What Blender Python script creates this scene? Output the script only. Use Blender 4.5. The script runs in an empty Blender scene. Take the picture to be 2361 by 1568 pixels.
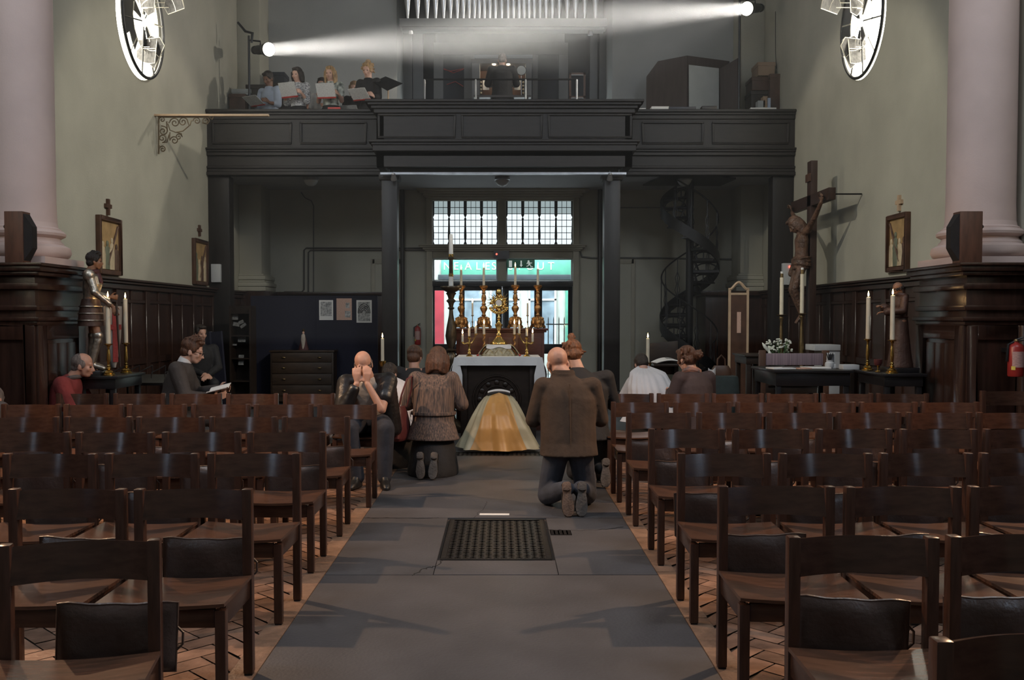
import bpy, bmesh, math, random
import numpy as np
from mathutils import Vector, Matrix, Euler

random.seed(7)
SC = bpy.context.scene
COL = SC.collection
PI = math.pi

# ------------------------------------------------------------------ camera
F, VX, HY, H = 2200.0, 1155.0, 733.0, 1.53        # focal length in pixels, vanishing point, eye height
TH = math.atan(0.035)                              # the camera looks slightly down
CY = HY + F * 0.035
cam_d = bpy.data.cameras.new('camera')
cam = bpy.data.objects.new('camera', cam_d)
COL.objects.link(cam)
cam.location = (0, 0, H)
cam.rotation_euler = (PI / 2 - TH, 0, 0)
cam_d.sensor_width = 36
cam_d.lens = F * 36 / 2361
cam_d.shift_x = (1180.5 - VX) / 2361
cam_d.shift_y = (CY - 784) / 2361
cam_d.clip_end = 200
SC.camera = cam

def at(x, y, Y):
    """the point of the room at depth Y that the photograph shows at (x, y)"""
    u, v = (x - VX) / F, (CY - y) / F
    s, c = math.sin(TH), math.cos(TH)
    dz = Y * (v * c - s) / (c + v * s)
    return Vector((u * (Y * c - dz * s), Y, H + dz))

# ------------------------------------------------------------------ world, lights, exposure
wd = bpy.data.worlds.new('world')
SC.world = wd
wd.use_nodes = True
bgn = wd.node_tree.nodes['Background']
bgn.inputs[0].default_value = (0.55, 0.68, 0.9, 1)
bgn.inputs[1].default_value = 0.12

def lamp(name, kind, loc, target, energy, color, **kw):
    d = bpy.data.lights.new(name, kind)
    d.energy = energy
    d.color = color
    for k, v in kw.items():
        setattr(d, k, v)
    o = bpy.data.objects.new(name, d)
    COL.objects.link(o)
    o.location = loc
    if target is not None:
        o.rotation_euler = (Vector(target) - Vector(loc)).to_track_quat('-Z', 'Y').to_euler()
    return o

# added fills overhead and at both sides, the street's daylight, spotlights and warm floodlights by the columns
lamp('overhead_fill', 'AREA', (0, 4.5, 9.6), (0, 7.5, 0), 150, (0.72, 0.84, 1.0), shape='RECTANGLE', size=7, size_y=9)  # broad cool fill added under the ceiling, no window built there
lamp('street_daylight', 'AREA', (0, 22.5, 6.2), (0, 26.2, 1.0), 1700, (0.86, 0.95, 1.0), shape='RECTANGLE', size=7, size_y=3)
lamp('street_daylight', 'AREA', (0, 23.2, 5.2), (0, 14.0, 0.3), 420, (0.78, 0.9, 1.0), shape='RECTANGLE', size=5, size_y=2.5)
for s in (-1, 1):
    lamp('wall_fill', 'AREA', (s * 4.95, 4.6, 7.6), (-s * 5.1, 10.0, 5.6), 345, (0.84, 0.91, 1.0), shape='RECTANGLE', size=2.4, size_y=2.8)  # fill added on each side to brighten the opposite wall
    lamp('nave_spotlight', 'SPOT', (s * 4.75, 7.2, 8.0), (-s * 5.1, 14.2, 2.6), 1500, (1.0, 0.92, 0.76),
         spot_size=math.radians(31), spot_blend=0.3, shadow_soft_size=0.09)
    lamp('nave_floodlight', 'SPOT', (s * 4.72, 7.45, 4.3), (s * 0.6, 6.4, 0.0), 780, (1.0, 0.62, 0.36),
         spot_size=math.radians(95), spot_blend=0.6, shadow_soft_size=0.06)

SC.view_settings.view_transform = 'Standard'
SC.view_settings.look = 'None'
SC.view_settings.exposure = 0.0
SC.view_settings.gamma = 1.0
SC.view_settings.use_curve_mapping = False
SC.cycles.use_denoising = True
SC.cycles.max_bounces = 7
SC.cycles.diffuse_bounces = 3
SC.cycles.glossy_bounces = 3
SC.cycles.transmission_bounces = 6
SC.cycles.transparent_max_bounces = 12
SC.cycles.volume_bounces = 0
SC.cycles.caustics_reflective = False
SC.cycles.caustics_refractive = False
SC.cycles.sample_clamp_indirect = 4.0

# ------------------------------------------------------------------ materials
MATS = {}

def mat(name, col, rough=0.6, metal=0.0, var=0.18, scale=6.0, bump=0.0, bscale=None, stretch=(1, 1, 1), col2=None,
        island=0.0, spec=0.5, emit=None, estr=0.0, detail=4.0):
    if name in MATS:
        return MATS[name]
    m = bpy.data.materials.new(name)
    m.use_nodes = True
    nt = m.node_tree
    N, L = nt.nodes, nt.links
    b = N['Principled BSDF']
    b.inputs['Roughness'].default_value = rough
    b.inputs['Metallic'].default_value = metal
    b.inputs['Specular IOR Level'].default_value = spec
    tc = N.new('ShaderNodeTexCoord')
    mp = N.new('ShaderNodeMapping')
    mp.inputs['Scale'].default_value = stretch
    L.new(tc.outputs['Object'], mp.inputs[0])
    nz = N.new('ShaderNodeTexNoise')
    nz.inputs['Scale'].default_value = scale
    nz.inputs['Detail'].default_value = detail
    L.new(mp.outputs[0], nz.inputs['Vector'])
    rp = N.new('ShaderNodeValToRGB')
    c2 = col2 or tuple(min(1, c * (1 + var)) for c in col)
    c1 = tuple(c * (1 - var) for c in col)
    rp.color_ramp.elements[0].position = 0.3
    rp.color_ramp.elements[1].position = 0.72
    rp.color_ramp.elements[0].color = (*c1, 1)
    rp.color_ramp.elements[1].color = (*c2, 1)
    L.new(nz.outputs['Fac'], rp.inputs[0])
    out = rp.outputs[0]
    if island:
        ge = N.new('ShaderNodeNewGeometry')
        mr = N.new('ShaderNodeMapRange')
        mr.inputs['To Min'].default_value = 1 - island
        mr.inputs['To Max'].default_value = 1 + island
        L.new(ge.outputs['Random Per Island'], mr.inputs[0])
        mx = N.new('ShaderNodeVectorMath')
        mx.operation = 'SCALE'
        L.new(out, mx.inputs[0])
        L.new(mr.outputs[0], mx.inputs['Scale'])
        out = mx.outputs[0]
    L.new(out, b.inputs['Base Color'])
    if bump:
        n2 = N.new('ShaderNodeTexNoise')
        n2.inputs['Scale'].default_value = bscale or scale * 4
        n2.inputs['Detail'].default_value = 3
        L.new(mp.outputs[0], n2.inputs['Vector'])
        bp = N.new('ShaderNodeBump')
        bp.inputs['Strength'].default_value = bump
        bp.inputs['Distance'].default_value = 0.02
        L.new(n2.outputs['Fac'], bp.inputs['Height'])
        L.new(bp.outputs[0], b.inputs['Normal'])
    if emit:
        b.inputs['Emission Color'].default_value = (*emit, 1)
        b.inputs['Emission Strength'].default_value = estr
    MATS[name] = m
    return m

def glow(name, col, strength):
    if name in MATS:
        return MATS[name]
    m = bpy.data.materials.new(name)
    m.use_nodes = True
    nt = m.node_tree
    nt.nodes.remove(nt.nodes['Principled BSDF'])
    e = nt.nodes.new('ShaderNodeEmission')
    e.inputs[0].default_value = (*col, 1)
    e.inputs[1].default_value = strength
    nt.links.new(e.outputs[0], nt.nodes['Material Output'].inputs[0])
    MATS[name] = m
    return m

def clear_glass(name, tint=(0.9, 0.95, 0.95), gloss=0.08):
    m = bpy.data.materials.new(name)
    m.use_nodes = True
    nt = m.node_tree
    nt.nodes.remove(nt.nodes['Principled BSDF'])
    t = nt.nodes.new('ShaderNodeBsdfTransparent')
    t.inputs[0].default_value = (*tint, 1)
    g = nt.nodes.new('ShaderNodeBsdfGlossy')
    g.inputs['Roughness'].default_value = 0.05
    x = nt.nodes.new('ShaderNodeMixShader')
    x.inputs[0].default_value = gloss
    nt.links.new(t.outputs[0], x.inputs[1])
    nt.links.new(g.outputs[0], x.inputs[2])
    nt.links.new(x.outputs[0], nt.nodes['Material Output'].inputs[0])
    MATS[name] = m
    return m

# ------------------------------------------------------------------ mesh building
def basis(d, up=None):
    d = Vector(d).normalized()
    up = Vector(up) if up is not None else (Vector((0, 0, 1)) if abs(d.z) < 0.95 else Vector((0, 1, 0)))
    x = up.cross(d)
    if x.length < 1e-6:
        x = Vector((1, 0, 0)).cross(d)
    x.normalize()
    return x, d.cross(x).normalized(), d

def rot(rx=0, ry=0, rz=0, loc=(0, 0, 0), deg=True):
    k = PI / 180 if deg else 1
    return Matrix.Translation(loc) @ Euler((rx * k, ry * k, rz * k)).to_matrix().to_4x4()

class MB:
    def __init__(self):
        self.v, self.f = [], []

    def add(self, vs, fs, M=None):
        o = len(self.v)
        for p in vs:
            p = Vector(p)
            self.v.append(M @ p if M is not None else p)
        self.f += [[i + o for i in q] for q in fs]
        return self

    def box(self, x0, x1, y0, y1, z0, z1, M=None):
        vs = [(x, y, z) for z in (z0, z1) for y in (y0, y1) for x in (x0, x1)]
        return self.add(vs, [(0, 2, 3, 1), (4, 5, 7, 6), (0, 1, 5, 4), (2, 6, 7, 3), (0, 4, 6, 2), (1, 3, 7, 5)], M)

    def cbox(self, c, s, M=None):
        return self.box(c[0] - s[0] / 2, c[0] + s[0] / 2, c[1] - s[1] / 2, c[1] + s[1] / 2, c[2] - s[2] / 2, c[2] + s[2] / 2, M)

    def tube(self, pts, r, n=8, M=None, cap=True, flat=1.0):
        pts = [Vector(p) for p in pts]
        rs = [r] * len(pts) if isinstance(r, (int, float)) else list(r)
        vs, fs = [], []
        x = None
        for i, p in enumerate(pts):
            d = (pts[min(i + 1, len(pts) - 1)] - pts[max(i - 1, 0)])
            if d.length < 1e-9:
                d = Vector((0, 0, 1))
            d.normalize()
            if x is None:
                x = basis(d)[0]
            else:
                x = (x - d * x.dot(d))
                x = x.normalized() if x.length > 1e-6 else basis(d)[0]
            y = d.cross(x)
            for k in range(n):
                a = 2 * PI * k / n
                vs.append(p + x * math.cos(a) * rs[i] + y * math.sin(a) * rs[i] * flat)
        m = len(pts)
        for i in range(m - 1):
            for k in range(n):
                k2 = (k + 1) % n
                fs.append((i * n + k, i * n + k2, (i + 1) * n + k2, (i + 1) * n + k))
        if cap:
            fs.append(tuple(range(n - 1, -1, -1)))
            fs.append(tuple((m - 1) * n + k for k in range(n)))
        return self.add(vs, fs, M)

    def cap(self, a, b, ra, rb=None, n=10, M=None):
        """a tapered limb with round ends"""
        rb = ra if rb is None else rb
        a, b = Vector(a), Vector(b)
        d = b - a
        d = d.normalized() if d.length > 1e-6 else Vector((0, 0, 1))
        P, R = [], []
        for t in (-0.985, -0.8, -0.45):
            P.append(a + d * ra * t); R.append(ra * math.sqrt(1 - t * t))
        P += [a, b]; R += [ra, rb]
        for t in (0.45, 0.8, 0.985):
            P.append(b + d * rb * t); R.append(rb * math.sqrt(1 - t * t))
        return self.tube(P, R, n, M)

    def lathe(self, prof, n=20, o=(0, 0, 0), M=None, a0=0.0, flute=0.0, nf=0):
        o = Vector(o)
        vs, fs = [], []
        for r, z in prof:
            for k in range(n):
                a = a0 + 2 * PI * k / n
                rr = max(r, 1e-4) * (1 + flute * math.cos(nf * a))
                vs.append(o + Vector((rr * math.cos(a), rr * math.sin(a), z)))
        m = len(prof)
        for i in range(m - 1):
            for k in range(n):
                k2 = (k + 1) % n
                fs.append((i * n + k, i * n + k2, (i + 1) * n + k2, (i + 1) * n + k))
        fs.append(tuple(range(n - 1, -1, -1)))
        fs.append(tuple((m - 1) * n + k for k in range(n)))
        return self.add(vs, fs, M)

    def ell(self, c, r, M=None, n=14, m=9):
        if isinstance(r, (int, float)):
            r = (r, r, r)
        vs, fs = [], []
        for i in range(m + 1):
            t = PI * (i + 0.02 * (i == 0) - 0.02 * (i == m)) / m
            for k in range(n):
                a = 2 * PI * k / n
                vs.append((c[0] + r[0] * math.sin(t) * math.cos(a), c[1] + r[1] * math.sin(t) * math.sin(a), c[2] - r[2] * math.cos(t)))
        for i in range(m):
            for k in range(n):
                k2 = (k + 1) % n
                fs.append((i * n + k, i * n + k2, (i + 1) * n + k2, (i + 1) * n + k))
        fs.append(tuple(range(n - 1, -1, -1)))
        fs.append(tuple(m * n + k for k in range(n)))
        return self.add(vs, fs, M)

    def loft(self, rings, n=20, M=None, p=2.0):
        """rings: (centre, half width x, half depth y[, tilt about x in degrees]); superellipse power p"""
        vs, fs = [], []
        for r in rings:
            c, rx, ry = Vector(r[0]), r[1], r[2]
            T = Euler((math.radians(r[3]) if len(r) > 3 else 0, 0, math.radians(r[4]) if len(r) > 4 else 0)).to_matrix()
            for k in range(n):
                a = 2 * PI * k / n
                ca, sa = math.cos(a), math.sin(a)
                q = (abs(ca) ** p + abs(sa) ** p) ** (-1 / p)
                vs.append(c + T @ Vector((rx * ca * q, ry * sa * q, 0)))
        m = len(rings)
        for i in range(m - 1):
            for k in range(n):
                k2 = (k + 1) % n
                fs.append((i * n + k, i * n + k2, (i + 1) * n + k2, (i + 1) * n + k))
        fs.append(tuple(range(n - 1, -1, -1)))
        fs.append(tuple((m - 1) * n + k for k in range(n)))
        return self.add(vs, fs, M)

    def prism(self, poly, z0, z1, M=None):
        n = len(poly)
        vs = [(x, y, z0) for x, y in poly] + [(x, y, z1) for x, y in poly]
        fs = [tuple(range(n - 1, -1, -1)), tuple(range(n, 2 * n))] + [(i, (i + 1) % n, n + (i + 1) % n, n + i) for i in range(n)]
        return self.add(vs, fs, M)

    def sheet(self, fn, nu, nv, th=0.0, M=None, wrap=False):
        """a surface fn(u, v) for u, v in 0..1, given thickness th along its normal"""
        g = [[Vector(fn(i / (nu if wrap else nu - 1) if nu > 1 else 0, j / (nv - 1))) for i in range(nu)] for j in range(nv)]
        vs, fs = [], []
        def nrm(i, j):
            a = g[j][(i + 1) % nu if wrap else min(i + 1, nu - 1)] - g[j][(i - 1) % nu if wrap else max(i - 1, 0)]
            b = g[min(j + 1, nv - 1)][i] - g[max(j - 1, 0)][i]
            q = a.cross(b)
            return q.normalized() if q.length > 1e-9 else Vector((0, 0, 1))
        for j in range(nv):
            for i in range(nu):
                vs.append(g[j][i] + (nrm(i, j) * th / 2 if th else Vector()))
        mu = nu if wrap else nu - 1
        for j in range(nv - 1):
            for i in range(mu):
                i2 = (i + 1) % nu
                fs.append((j * nu + i, j * nu + i2, (j + 1) * nu + i2, (j + 1) * nu + i))
        if th:
            o = len(vs)
            for j in range(nv):
                for i in range(nu):
                    vs.append(g[j][i] - nrm(i, j) * th / 2)
            for j in range(nv - 1):
                for i in range(mu):
                    i2 = (i + 1) % nu
                    fs.append((o + j * nu + i, o + (j + 1) * nu + i, o + (j + 1) * nu + i2, o + j * nu + i2))
            for i in range(mu):
                i2 = (i + 1) % nu
                fs.append((i, o + i, o + i2, i2))
                b = (nv - 1) * nu
                fs.append((b + i, b + i2, o + b + i2, o + b + i))
            if not wrap:
                for j in range(nv - 1):
                    a, b = j * nu, (j + 1) * nu
                    fs.append((a, b, o + b, o + a))
                    a, b = a + nu - 1, b + nu - 1
                    fs.append((a, o + a, o + b, b))
        return self.add(vs, fs, M)

    def mesh(self, name, off=None):
        me = bpy.data.meshes.new(name)
        off = Vector(off) if off is not None else Vector()
        me.from_pydata([tuple(p - off) for p in self.v], [], self.f)
        me.update()
        return me

    def build(self, name, m, parent=None, smooth=40, bevel=0.0, world=True, seg=2, off=None):
        """link as one object; a world-space mesh is moved into its parent's frame"""
        if off is None:
            off = Vector()
            if parent is not None and world:
                q = parent
                while q is not None:
                    off += q.location
                    q = q.parent
            elif parent is None and world:
                xs = [p.x for p in self.v]; ys = [p.y for p in self.v]
                off = Vector(((min(xs) + max(xs)) / 2, (min(ys) + max(ys)) / 2, min(p.z for p in self.v)))
        me = self.mesh(name, off)
        if bevel:
            bm = bmesh.new()
            bm.from_mesh(me)
            bmesh.ops.remove_doubles(bm, verts=bm.verts, dist=1e-5)
            es = [e for e in bm.edges if len(e.link_faces) == 2 and e.calc_face_angle(0) > 0.6]
            bmesh.ops.bevel(bm, geom=es, offset=bevel, segments=seg, affect='EDGES', profile=0.6, clamp_overlap=True)
            bm.to_mesh(me)
            bm.free()
        fix(me)
        if smooth:
            me.shade_smooth()
            me.set_sharp_from_angle(angle=math.radians(smooth))
        return place(name, me, m, parent, Vector() if parent is not None else off)

    def melt(self, name, m, parent=None, voxel=0.01, smooth=4, world=True, fac=0.5):
        """union every piece into one continuous skin"""
        off = Vector()
        if parent is not None and world:
            q = parent
            while q is not None:
                off += q.location
                q = q.parent
        me = self.mesh(name, off)
        fix(me)
        t = bpy.data.objects.new('melt', me)
        COL.objects.link(t)
        r = t.modifiers.new('r', 'REMESH'); r.mode = 'VOXEL'; r.voxel_size = voxel
        s = t.modifiers.new('s', 'SMOOTH'); s.factor = fac; s.iterations = smooth
        dg = bpy.context.evaluated_depsgraph_get()
        me2 = bpy.data.meshes.new_from_object(t.evaluated_get(dg))
        me2.name = name
        bpy.data.objects.remove(t)
        bpy.data.meshes.remove(me)
        me2.shade_smooth()
        me2.materials.clear()
        return place(name, me2, m, parent, Vector())

def fix(me):
    bm = bmesh.new()
    bm.from_mesh(me)
    bmesh.ops.recalc_face_normals(bm, faces=bm.faces)
    bm.to_mesh(me)
    bm.free()

def place(name, me, m, parent, loc):
    me.name = name
    me.materials.append(MATS[m] if isinstance(m, str) else m)
    o = bpy.data.objects.new(name, me)
    COL.objects.link(o)
    o.location = loc
    if parent is not None:
        o.parent = parent
    return o

def tag(o, label, cat, group=None, kind=None):
    o['label'] = label
    o['category'] = cat
    if group:
        o['group'] = group
    if kind:
        o['kind'] = kind
    return o

def thing(name, label, cat, loc=(0, 0, 0), rz=0.0, group=None, kind=None):
    o = bpy.data.objects.new(name, None)
    o.empty_display_size = 0.1
    COL.objects.link(o)
    o.location = loc
    o.rotation_euler = (0, 0, math.radians(rz))
    return tag(o, label, cat, group, kind)

def kids(o):
    return list(o.children)

def copy_tree(o, loc=None, rz=None, label=None, parent=None):
    c = o.copy()
    COL.objects.link(c)
    if parent is not None:
        c.parent = parent
    for ch in kids(o):
        copy_tree(ch, parent=c)
    if loc is not None:
        c.location = loc
    if rz is not None:
        c.rotation_euler = (0, 0, math.radians(rz))
    if label:
        c['label'] = label
    return c

def struct(o, label, cat):
    return tag(o, label, cat, kind='structure')

def text(name, s, size, m, parent, M, extrude=0.002):
    """lettering as a mesh lying in its own plane, moved by M"""
    cu = bpy.data.curves.new('lettering', 'FONT')
    cu.body = s; cu.size = size; cu.extrude = extrude
    cu.align_x = 'CENTER'; cu.align_y = 'CENTER'
    t = bpy.data.objects.new('lettering', cu)
    COL.objects.link(t)
    dg = bpy.context.evaluated_depsgraph_get()
    me = bpy.data.meshes.new_from_object(t.evaluated_get(dg))
    bpy.data.objects.remove(t)
    off = Vector()
    q = parent
    while q is not None:
        off += q.location
        q = q.parent
    me.transform(Matrix.Translation(-off) @ M)
    me.materials.clear()
    return place(name, me, m, parent, Vector())
# ------------------------------------------------------------------ palette
mat('plaster', (0.40, 0.385, 0.315), 0.85, var=0.10, scale=1.3, bump=0.12, bscale=45)
mat('gallery_plaster', (0.36, 0.365, 0.355), 0.85, var=0.10, scale=1.1, bump=0.1, bscale=45)
mat('ceiling_paint', (0.42, 0.42, 0.43), 0.8, var=0.06, scale=1.5)
mat('column_paint', (0.60, 0.47, 0.43), 0.7, var=0.08, scale=2.0, bump=0.06, bscale=60)
mat('panel_wood', (0.036, 0.018, 0.013), 0.24, var=0.3, scale=3, stretch=(6, 6, 0.7), bump=0.05, bscale=30)
mat('gallery_wood', (0.020, 0.016, 0.0145), 0.5, var=0.25, scale=3, stretch=(1, 6, 6))
mat('post_wood', (0.020, 0.017, 0.016), 0.4, var=0.2, scale=3, stretch=(6, 6, 1))
mat('brick_tile', (0.225, 0.128, 0.085), 0.42, var=0.35, scale=9, island=0.4, bump=0.25, bscale=30)
mat('mortar', (0.06, 0.045, 0.035), 0.9, scale=20)
mat('border_stone', (0.21, 0.125, 0.08), 0.55, var=0.3, scale=14, bump=0.3, bscale=50)
mat('slab_stone', (0.074, 0.071, 0.075), 0.5, var=0.22, scale=2.2, bump=0.12, bscale=60, detail=8, island=0.08)
mat('cast_iron', (0.035, 0.033, 0.032), 0.38, 0.7, scale=12, bump=0.1)
mat('black', (0.006, 0.006, 0.006), 0.8, scale=10)
mat('cream_paint', (0.34, 0.31, 0.235), 0.55, var=0.08, scale=4)
mat('door_paint', (0.018, 0.018, 0.020), 0.35, var=0.1, scale=5)
mat('iron_black', (0.012, 0.012, 0.013), 0.45, 0.3, scale=8)
clear_glass('door_glass')
glow('window_sky', (1.0, 0.94, 0.78), 16.0)
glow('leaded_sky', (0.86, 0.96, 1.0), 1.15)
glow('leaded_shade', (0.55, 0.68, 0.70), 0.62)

W, YG, YC, YB = 5.1, 16.67, 16.0, 19.36       # half width, gallery front, its centre, west wall
ZT = 2.05                                      # top of the panelling

# ------------------------------------------------------------------ floor
base = MB().box(-W, W, -3, YB, -0.08, -0.012)
fl = base.build('floor', 'mortar')
struct(fl, 'mortar bed under the brick and stone floor of the nave', 'floor')

def herring(x0, x1, y0, y1, w=0.118, gap=0.004):
    m = MB()
    c = math.sqrt(0.5)
    n = int((max(x1 - x0, y1 - y0) * 1.6) / w) + 4
    cx, cy = (x0 + x1) / 2, (y0 + y1) / 2
    rnd = random.Random(3)
    for i in range(-n, n):
        for j in range(-n, n):
            t = (i - j) % 4
            if t == 0:
                r = (i * w, (i + 2) * w, j * w, (j + 1) * w)
            elif t == 2:
                r = (i * w, (i + 1) * w, (j - 1) * w, (j + 1) * w)
            else:
                continue
            a = (r[0] + gap, r[1] - gap, r[2] + gap, r[3] - gap)
            P = [(cx + (x - y) * c, cy + (x + y) * c) for x, y in ((a[0], a[2]), (a[1], a[2]), (a[1], a[3]), (a[0], a[3]))]
            mx, my = sum(p[0] for p in P) / 4, sum(p[1] for p in P) / 4
            if x0 - 0.2 < mx < x1 + 0.2 and y0 < my < y1:
                P = [(min(max(x, x0 - 0.04), x1 + 0.04), y) for x, y in P]
                h = [rnd.uniform(-0.0025, 0.0) for _ in range(4)]
                m.add([(p[0], p[1], q) for p, q in zip(P, h)], [(0, 1, 2, 3)])
    return m

for nm, x0, x1 in (('left', -W + 0.05, -1.17), ('right', 1.055, W - 0.05)):
    o = herring(x0, x1, -0.5, 13.2).build('floor_' + nm, 'brick_tile', smooth=0, off=Vector())
    struct(o, 'herringbone red brick floor under the %s block of chairs' % nm, 'brick floor')
for nm, x0, x1 in (('left', -1.17, -1.05), ('right', 0.935, 1.055)):
    m = MB()
    y = -0.5
    while y < 13:
        m.box(x0 + 0.002, x1 - 0.002, y + 0.002, y + 0.88, -0.03, 0.004)
        y += 0.885
    o = m.build('floor_border_' + nm, 'border_stone', bevel=0.004)
    struct(o, 'worn stone border between aisle and bricks, %s side' % nm, 'floor border')

m = MB()
G0, G1, GX0, GX1 = 5.98, 7.2, -0.385, 0.325
for y0, y1 in ((-0.5, 2.9), (2.9, 5.62), (7.24, 8.95), (8.95, 10.5), (10.85, 13.0)):
    m.box(-1.048, 0.933, y0 + 0.004, y1 - 0.004, -0.05, 0.004)
m.box(-1.048, GX0 - 0.02, 5.628, 7.236, -0.05, 0.003)
m.box(GX0 - 0.016, GX1 + 0.016, 5.628, G0 - 0.02, -0.05, 0.004)
m.box(GX1 + 0.02, 0.933, 5.628, 6.82, -0.05, 0.004)
m.box(GX1 + 0.02, 0.933, 6.828, 7.236, -0.05, 0.002)
m.box(-1.048, -0.70, 10.5, 10.85, -0.05, 0.004)
m.box(0.60, 0.933, 10.5, 10.85, -0.05, 0.004)
aisle = m.build('floor_aisle', 'slab_stone', bevel=0.003, off=Vector((0, 5, 0)))
struct(aisle, 'grey stone slab aisle running between the two blocks of chairs', 'stone floor')
m = MB()
def crack(pts, r=0.004):
    rnd = random.Random(len(pts))
    P = []
    for a, b in zip(pts[:-1], pts[1:]):
        for k in range(8):
            t = k / 8
            P.append((a[0] + (b[0] - a[0]) * t + rnd.uniform(-.012, .012), a[1] + (b[1] - a[1]) * t + rnd.uniform(-.02, .02), 0.0042))
    m.tube(P, r, 5, flat=0.3)
crack([(-0.52, 5.62), (-0.47, 5.75), (-0.39, 5.85), (-0.37, 5.98)])
crack([(-1.04, 7.24), (-0.4, 7.22)], 0.003)
crack([(0.33, 6.83), (0.6, 6.80), (0.93, 6.92)], 0.003)
crack([(-0.2, 7.24), (-0.13, 7.7), (-0.12, 7.9)], 0.002)
m.build('crack', 'black', aisle)
m = MB().box(-W, W, 13.0, YB + 0.4, -0.05, 0.0)
struct(m.build('floor_west', 'slab_stone'), 'smooth grey stone floor under the gallery', 'stone floor')

def grating(name, label, x0, x1, y0, y1, cell):
    t = thing(name, label, 'grate', ((x0 + x1) / 2, (y0 + y1) / 2, -0.05))
    m = MB()
    e = 0.035
    for a in ((x0, x1, y0, y0 + e), (x0, x1, y1 - e, y1), (x0, x0 + e, y0 + e, y1 - e), (x1 - e, x1, y0 + e, y1 - e)):
        m.box(*a, -0.02, 0.004)
    m.build('frame', 'cast_iron', t, bevel=0.003)
    m = MB()
    nx = round((x1 - x0 - 2 * e) / cell)
    ny = round((y1 - y0 - 2 * e) / cell)
    dx, dy = (x1 - x0 - 2 * e) / nx, (y1 - y0 - 2 * e) / ny
    for i in range(nx):
        for j in range(ny):
            cx, cy = x0 + e + (i + .5) * dx, y0 + e + (j + .5) * dy
            vs, n = [], 12
            k = 0.42 if (i + j) % 2 else 0.34
            for q in range(n):
                a = 2 * PI * q / n + PI / 4
                s = 0.5 / max(abs(math.cos(a)), abs(math.sin(a)))
                vs.append((cx + dx * s * math.cos(a), cy + dy * s * math.sin(a), -0.001))
            for q in range(n):
                a = 2 * PI * q / n + PI / 4
                kk = k * (1 if q % 3 else 0.7)
                vs.append((cx + dx * kk * math.cos(a), cy + dy * kk * math.sin(a), -0.001))
            for q in range(n):
                a = 2 * PI * q / n + PI / 4
                kk = k * (1 if q % 3 else 0.7)
                vs.append((cx + dx * kk * math.cos(a), cy + dy * kk * math.sin(a), -0.011))
            m.add(vs, [(q, (q + 1) % n, n + (q + 1) % n, n + q) for q in range(n)] + [(n + q, n + (q + 1) % n, 2 * n + (q + 1) % n, 2 * n + q) for q in range(n)])
    m.build('lattice', 'cast_iron', t, smooth=0)
    MB().box(x0, x1, y0, y1, -0.05, -0.04).build('duct', 'black', t)
    return t
grating('floor_grate', 'cast iron heating grate with pierced lattice in the stone aisle', GX0, GX1, G0, G1, 0.05)
grating('floor_grate', 'black iron grate under the hem of the gold cope before the altar', -0.69, 0.59, 10.5, 10.85, 0.05)
t = thing('drain_cover', 'small slotted drain beside the aisle grate', 'drain', (0.4, 6.72, 0.004))
m = MB()
for k in range(5):
    m.box(GX1 + 0.03 + k * 0.03, GX1 + 0.05 + k * 0.03, 6.66, 6.80, 0.003, 0.007)
m.box(GX1 + 0.025, GX1 + 0.175, 6.655, 6.665, 0.003, 0.007)
m.box(GX1 + 0.025, GX1 + 0.175, 6.795, 6.805, 0.003, 0.007)
m.build('bars', 'cast_iron', t)
MB().box(GX1 + 0.025, GX1 + 0.175, 6.66, 6.80, 0.002, 0.004).build('pit', 'black', t)

# ------------------------------------------------------------------ side walls with the round windows
OY, OZ, OR = 13.58, 5.70, 0.80
def side_wall(s):
    m = MB()
    x, xo = s * W, s * (W + 0.45)
    def rect(y0, y1, z0, z1):
        m.box(min(x, xo), max(x, xo), y0, y1, z0, z1)
    a = 1.2
    rect(-3, OY - a, -0.05, 10)
    rect(OY + a, YB + 1.8, -0.05, 10)
    rect(OY - a, OY + a, -0.05, OZ - a)
    rect(OY - a, OY + a, OZ + a, 10)
    n = 64
    vs, fs = [], []
    for k in range(n):
        t = 2 * PI * k / n
        c, q = math.cos(t), math.sin(t)
        e = a / max(abs(c), abs(q))
        vs += [(x, OY + OR * c, OZ + OR * q), (x, OY + e * c, OZ + e * q), (xo, OY + OR * c, OZ + OR * q), (xo, OY + e * c, OZ + e * q)]
    for k in range(n):
        i, j = 4 * k, 4 * ((k + 1) % n)
        fs += [(i, j, j + 1, i + 1), (i, i + 2, j + 2, j), (i + 2, i + 3, j + 3, j + 2)]
    m.add(vs, fs)
    return m
for s, nm in ((-1, 'left'), (1, 'right')):
    o = side_wall(s).build('wall_' + nm, 'plaster', smooth=20)
    struct(o, 'plain cream plaster wall on the %s of the nave with a round window' % nm, 'wall')

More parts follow.
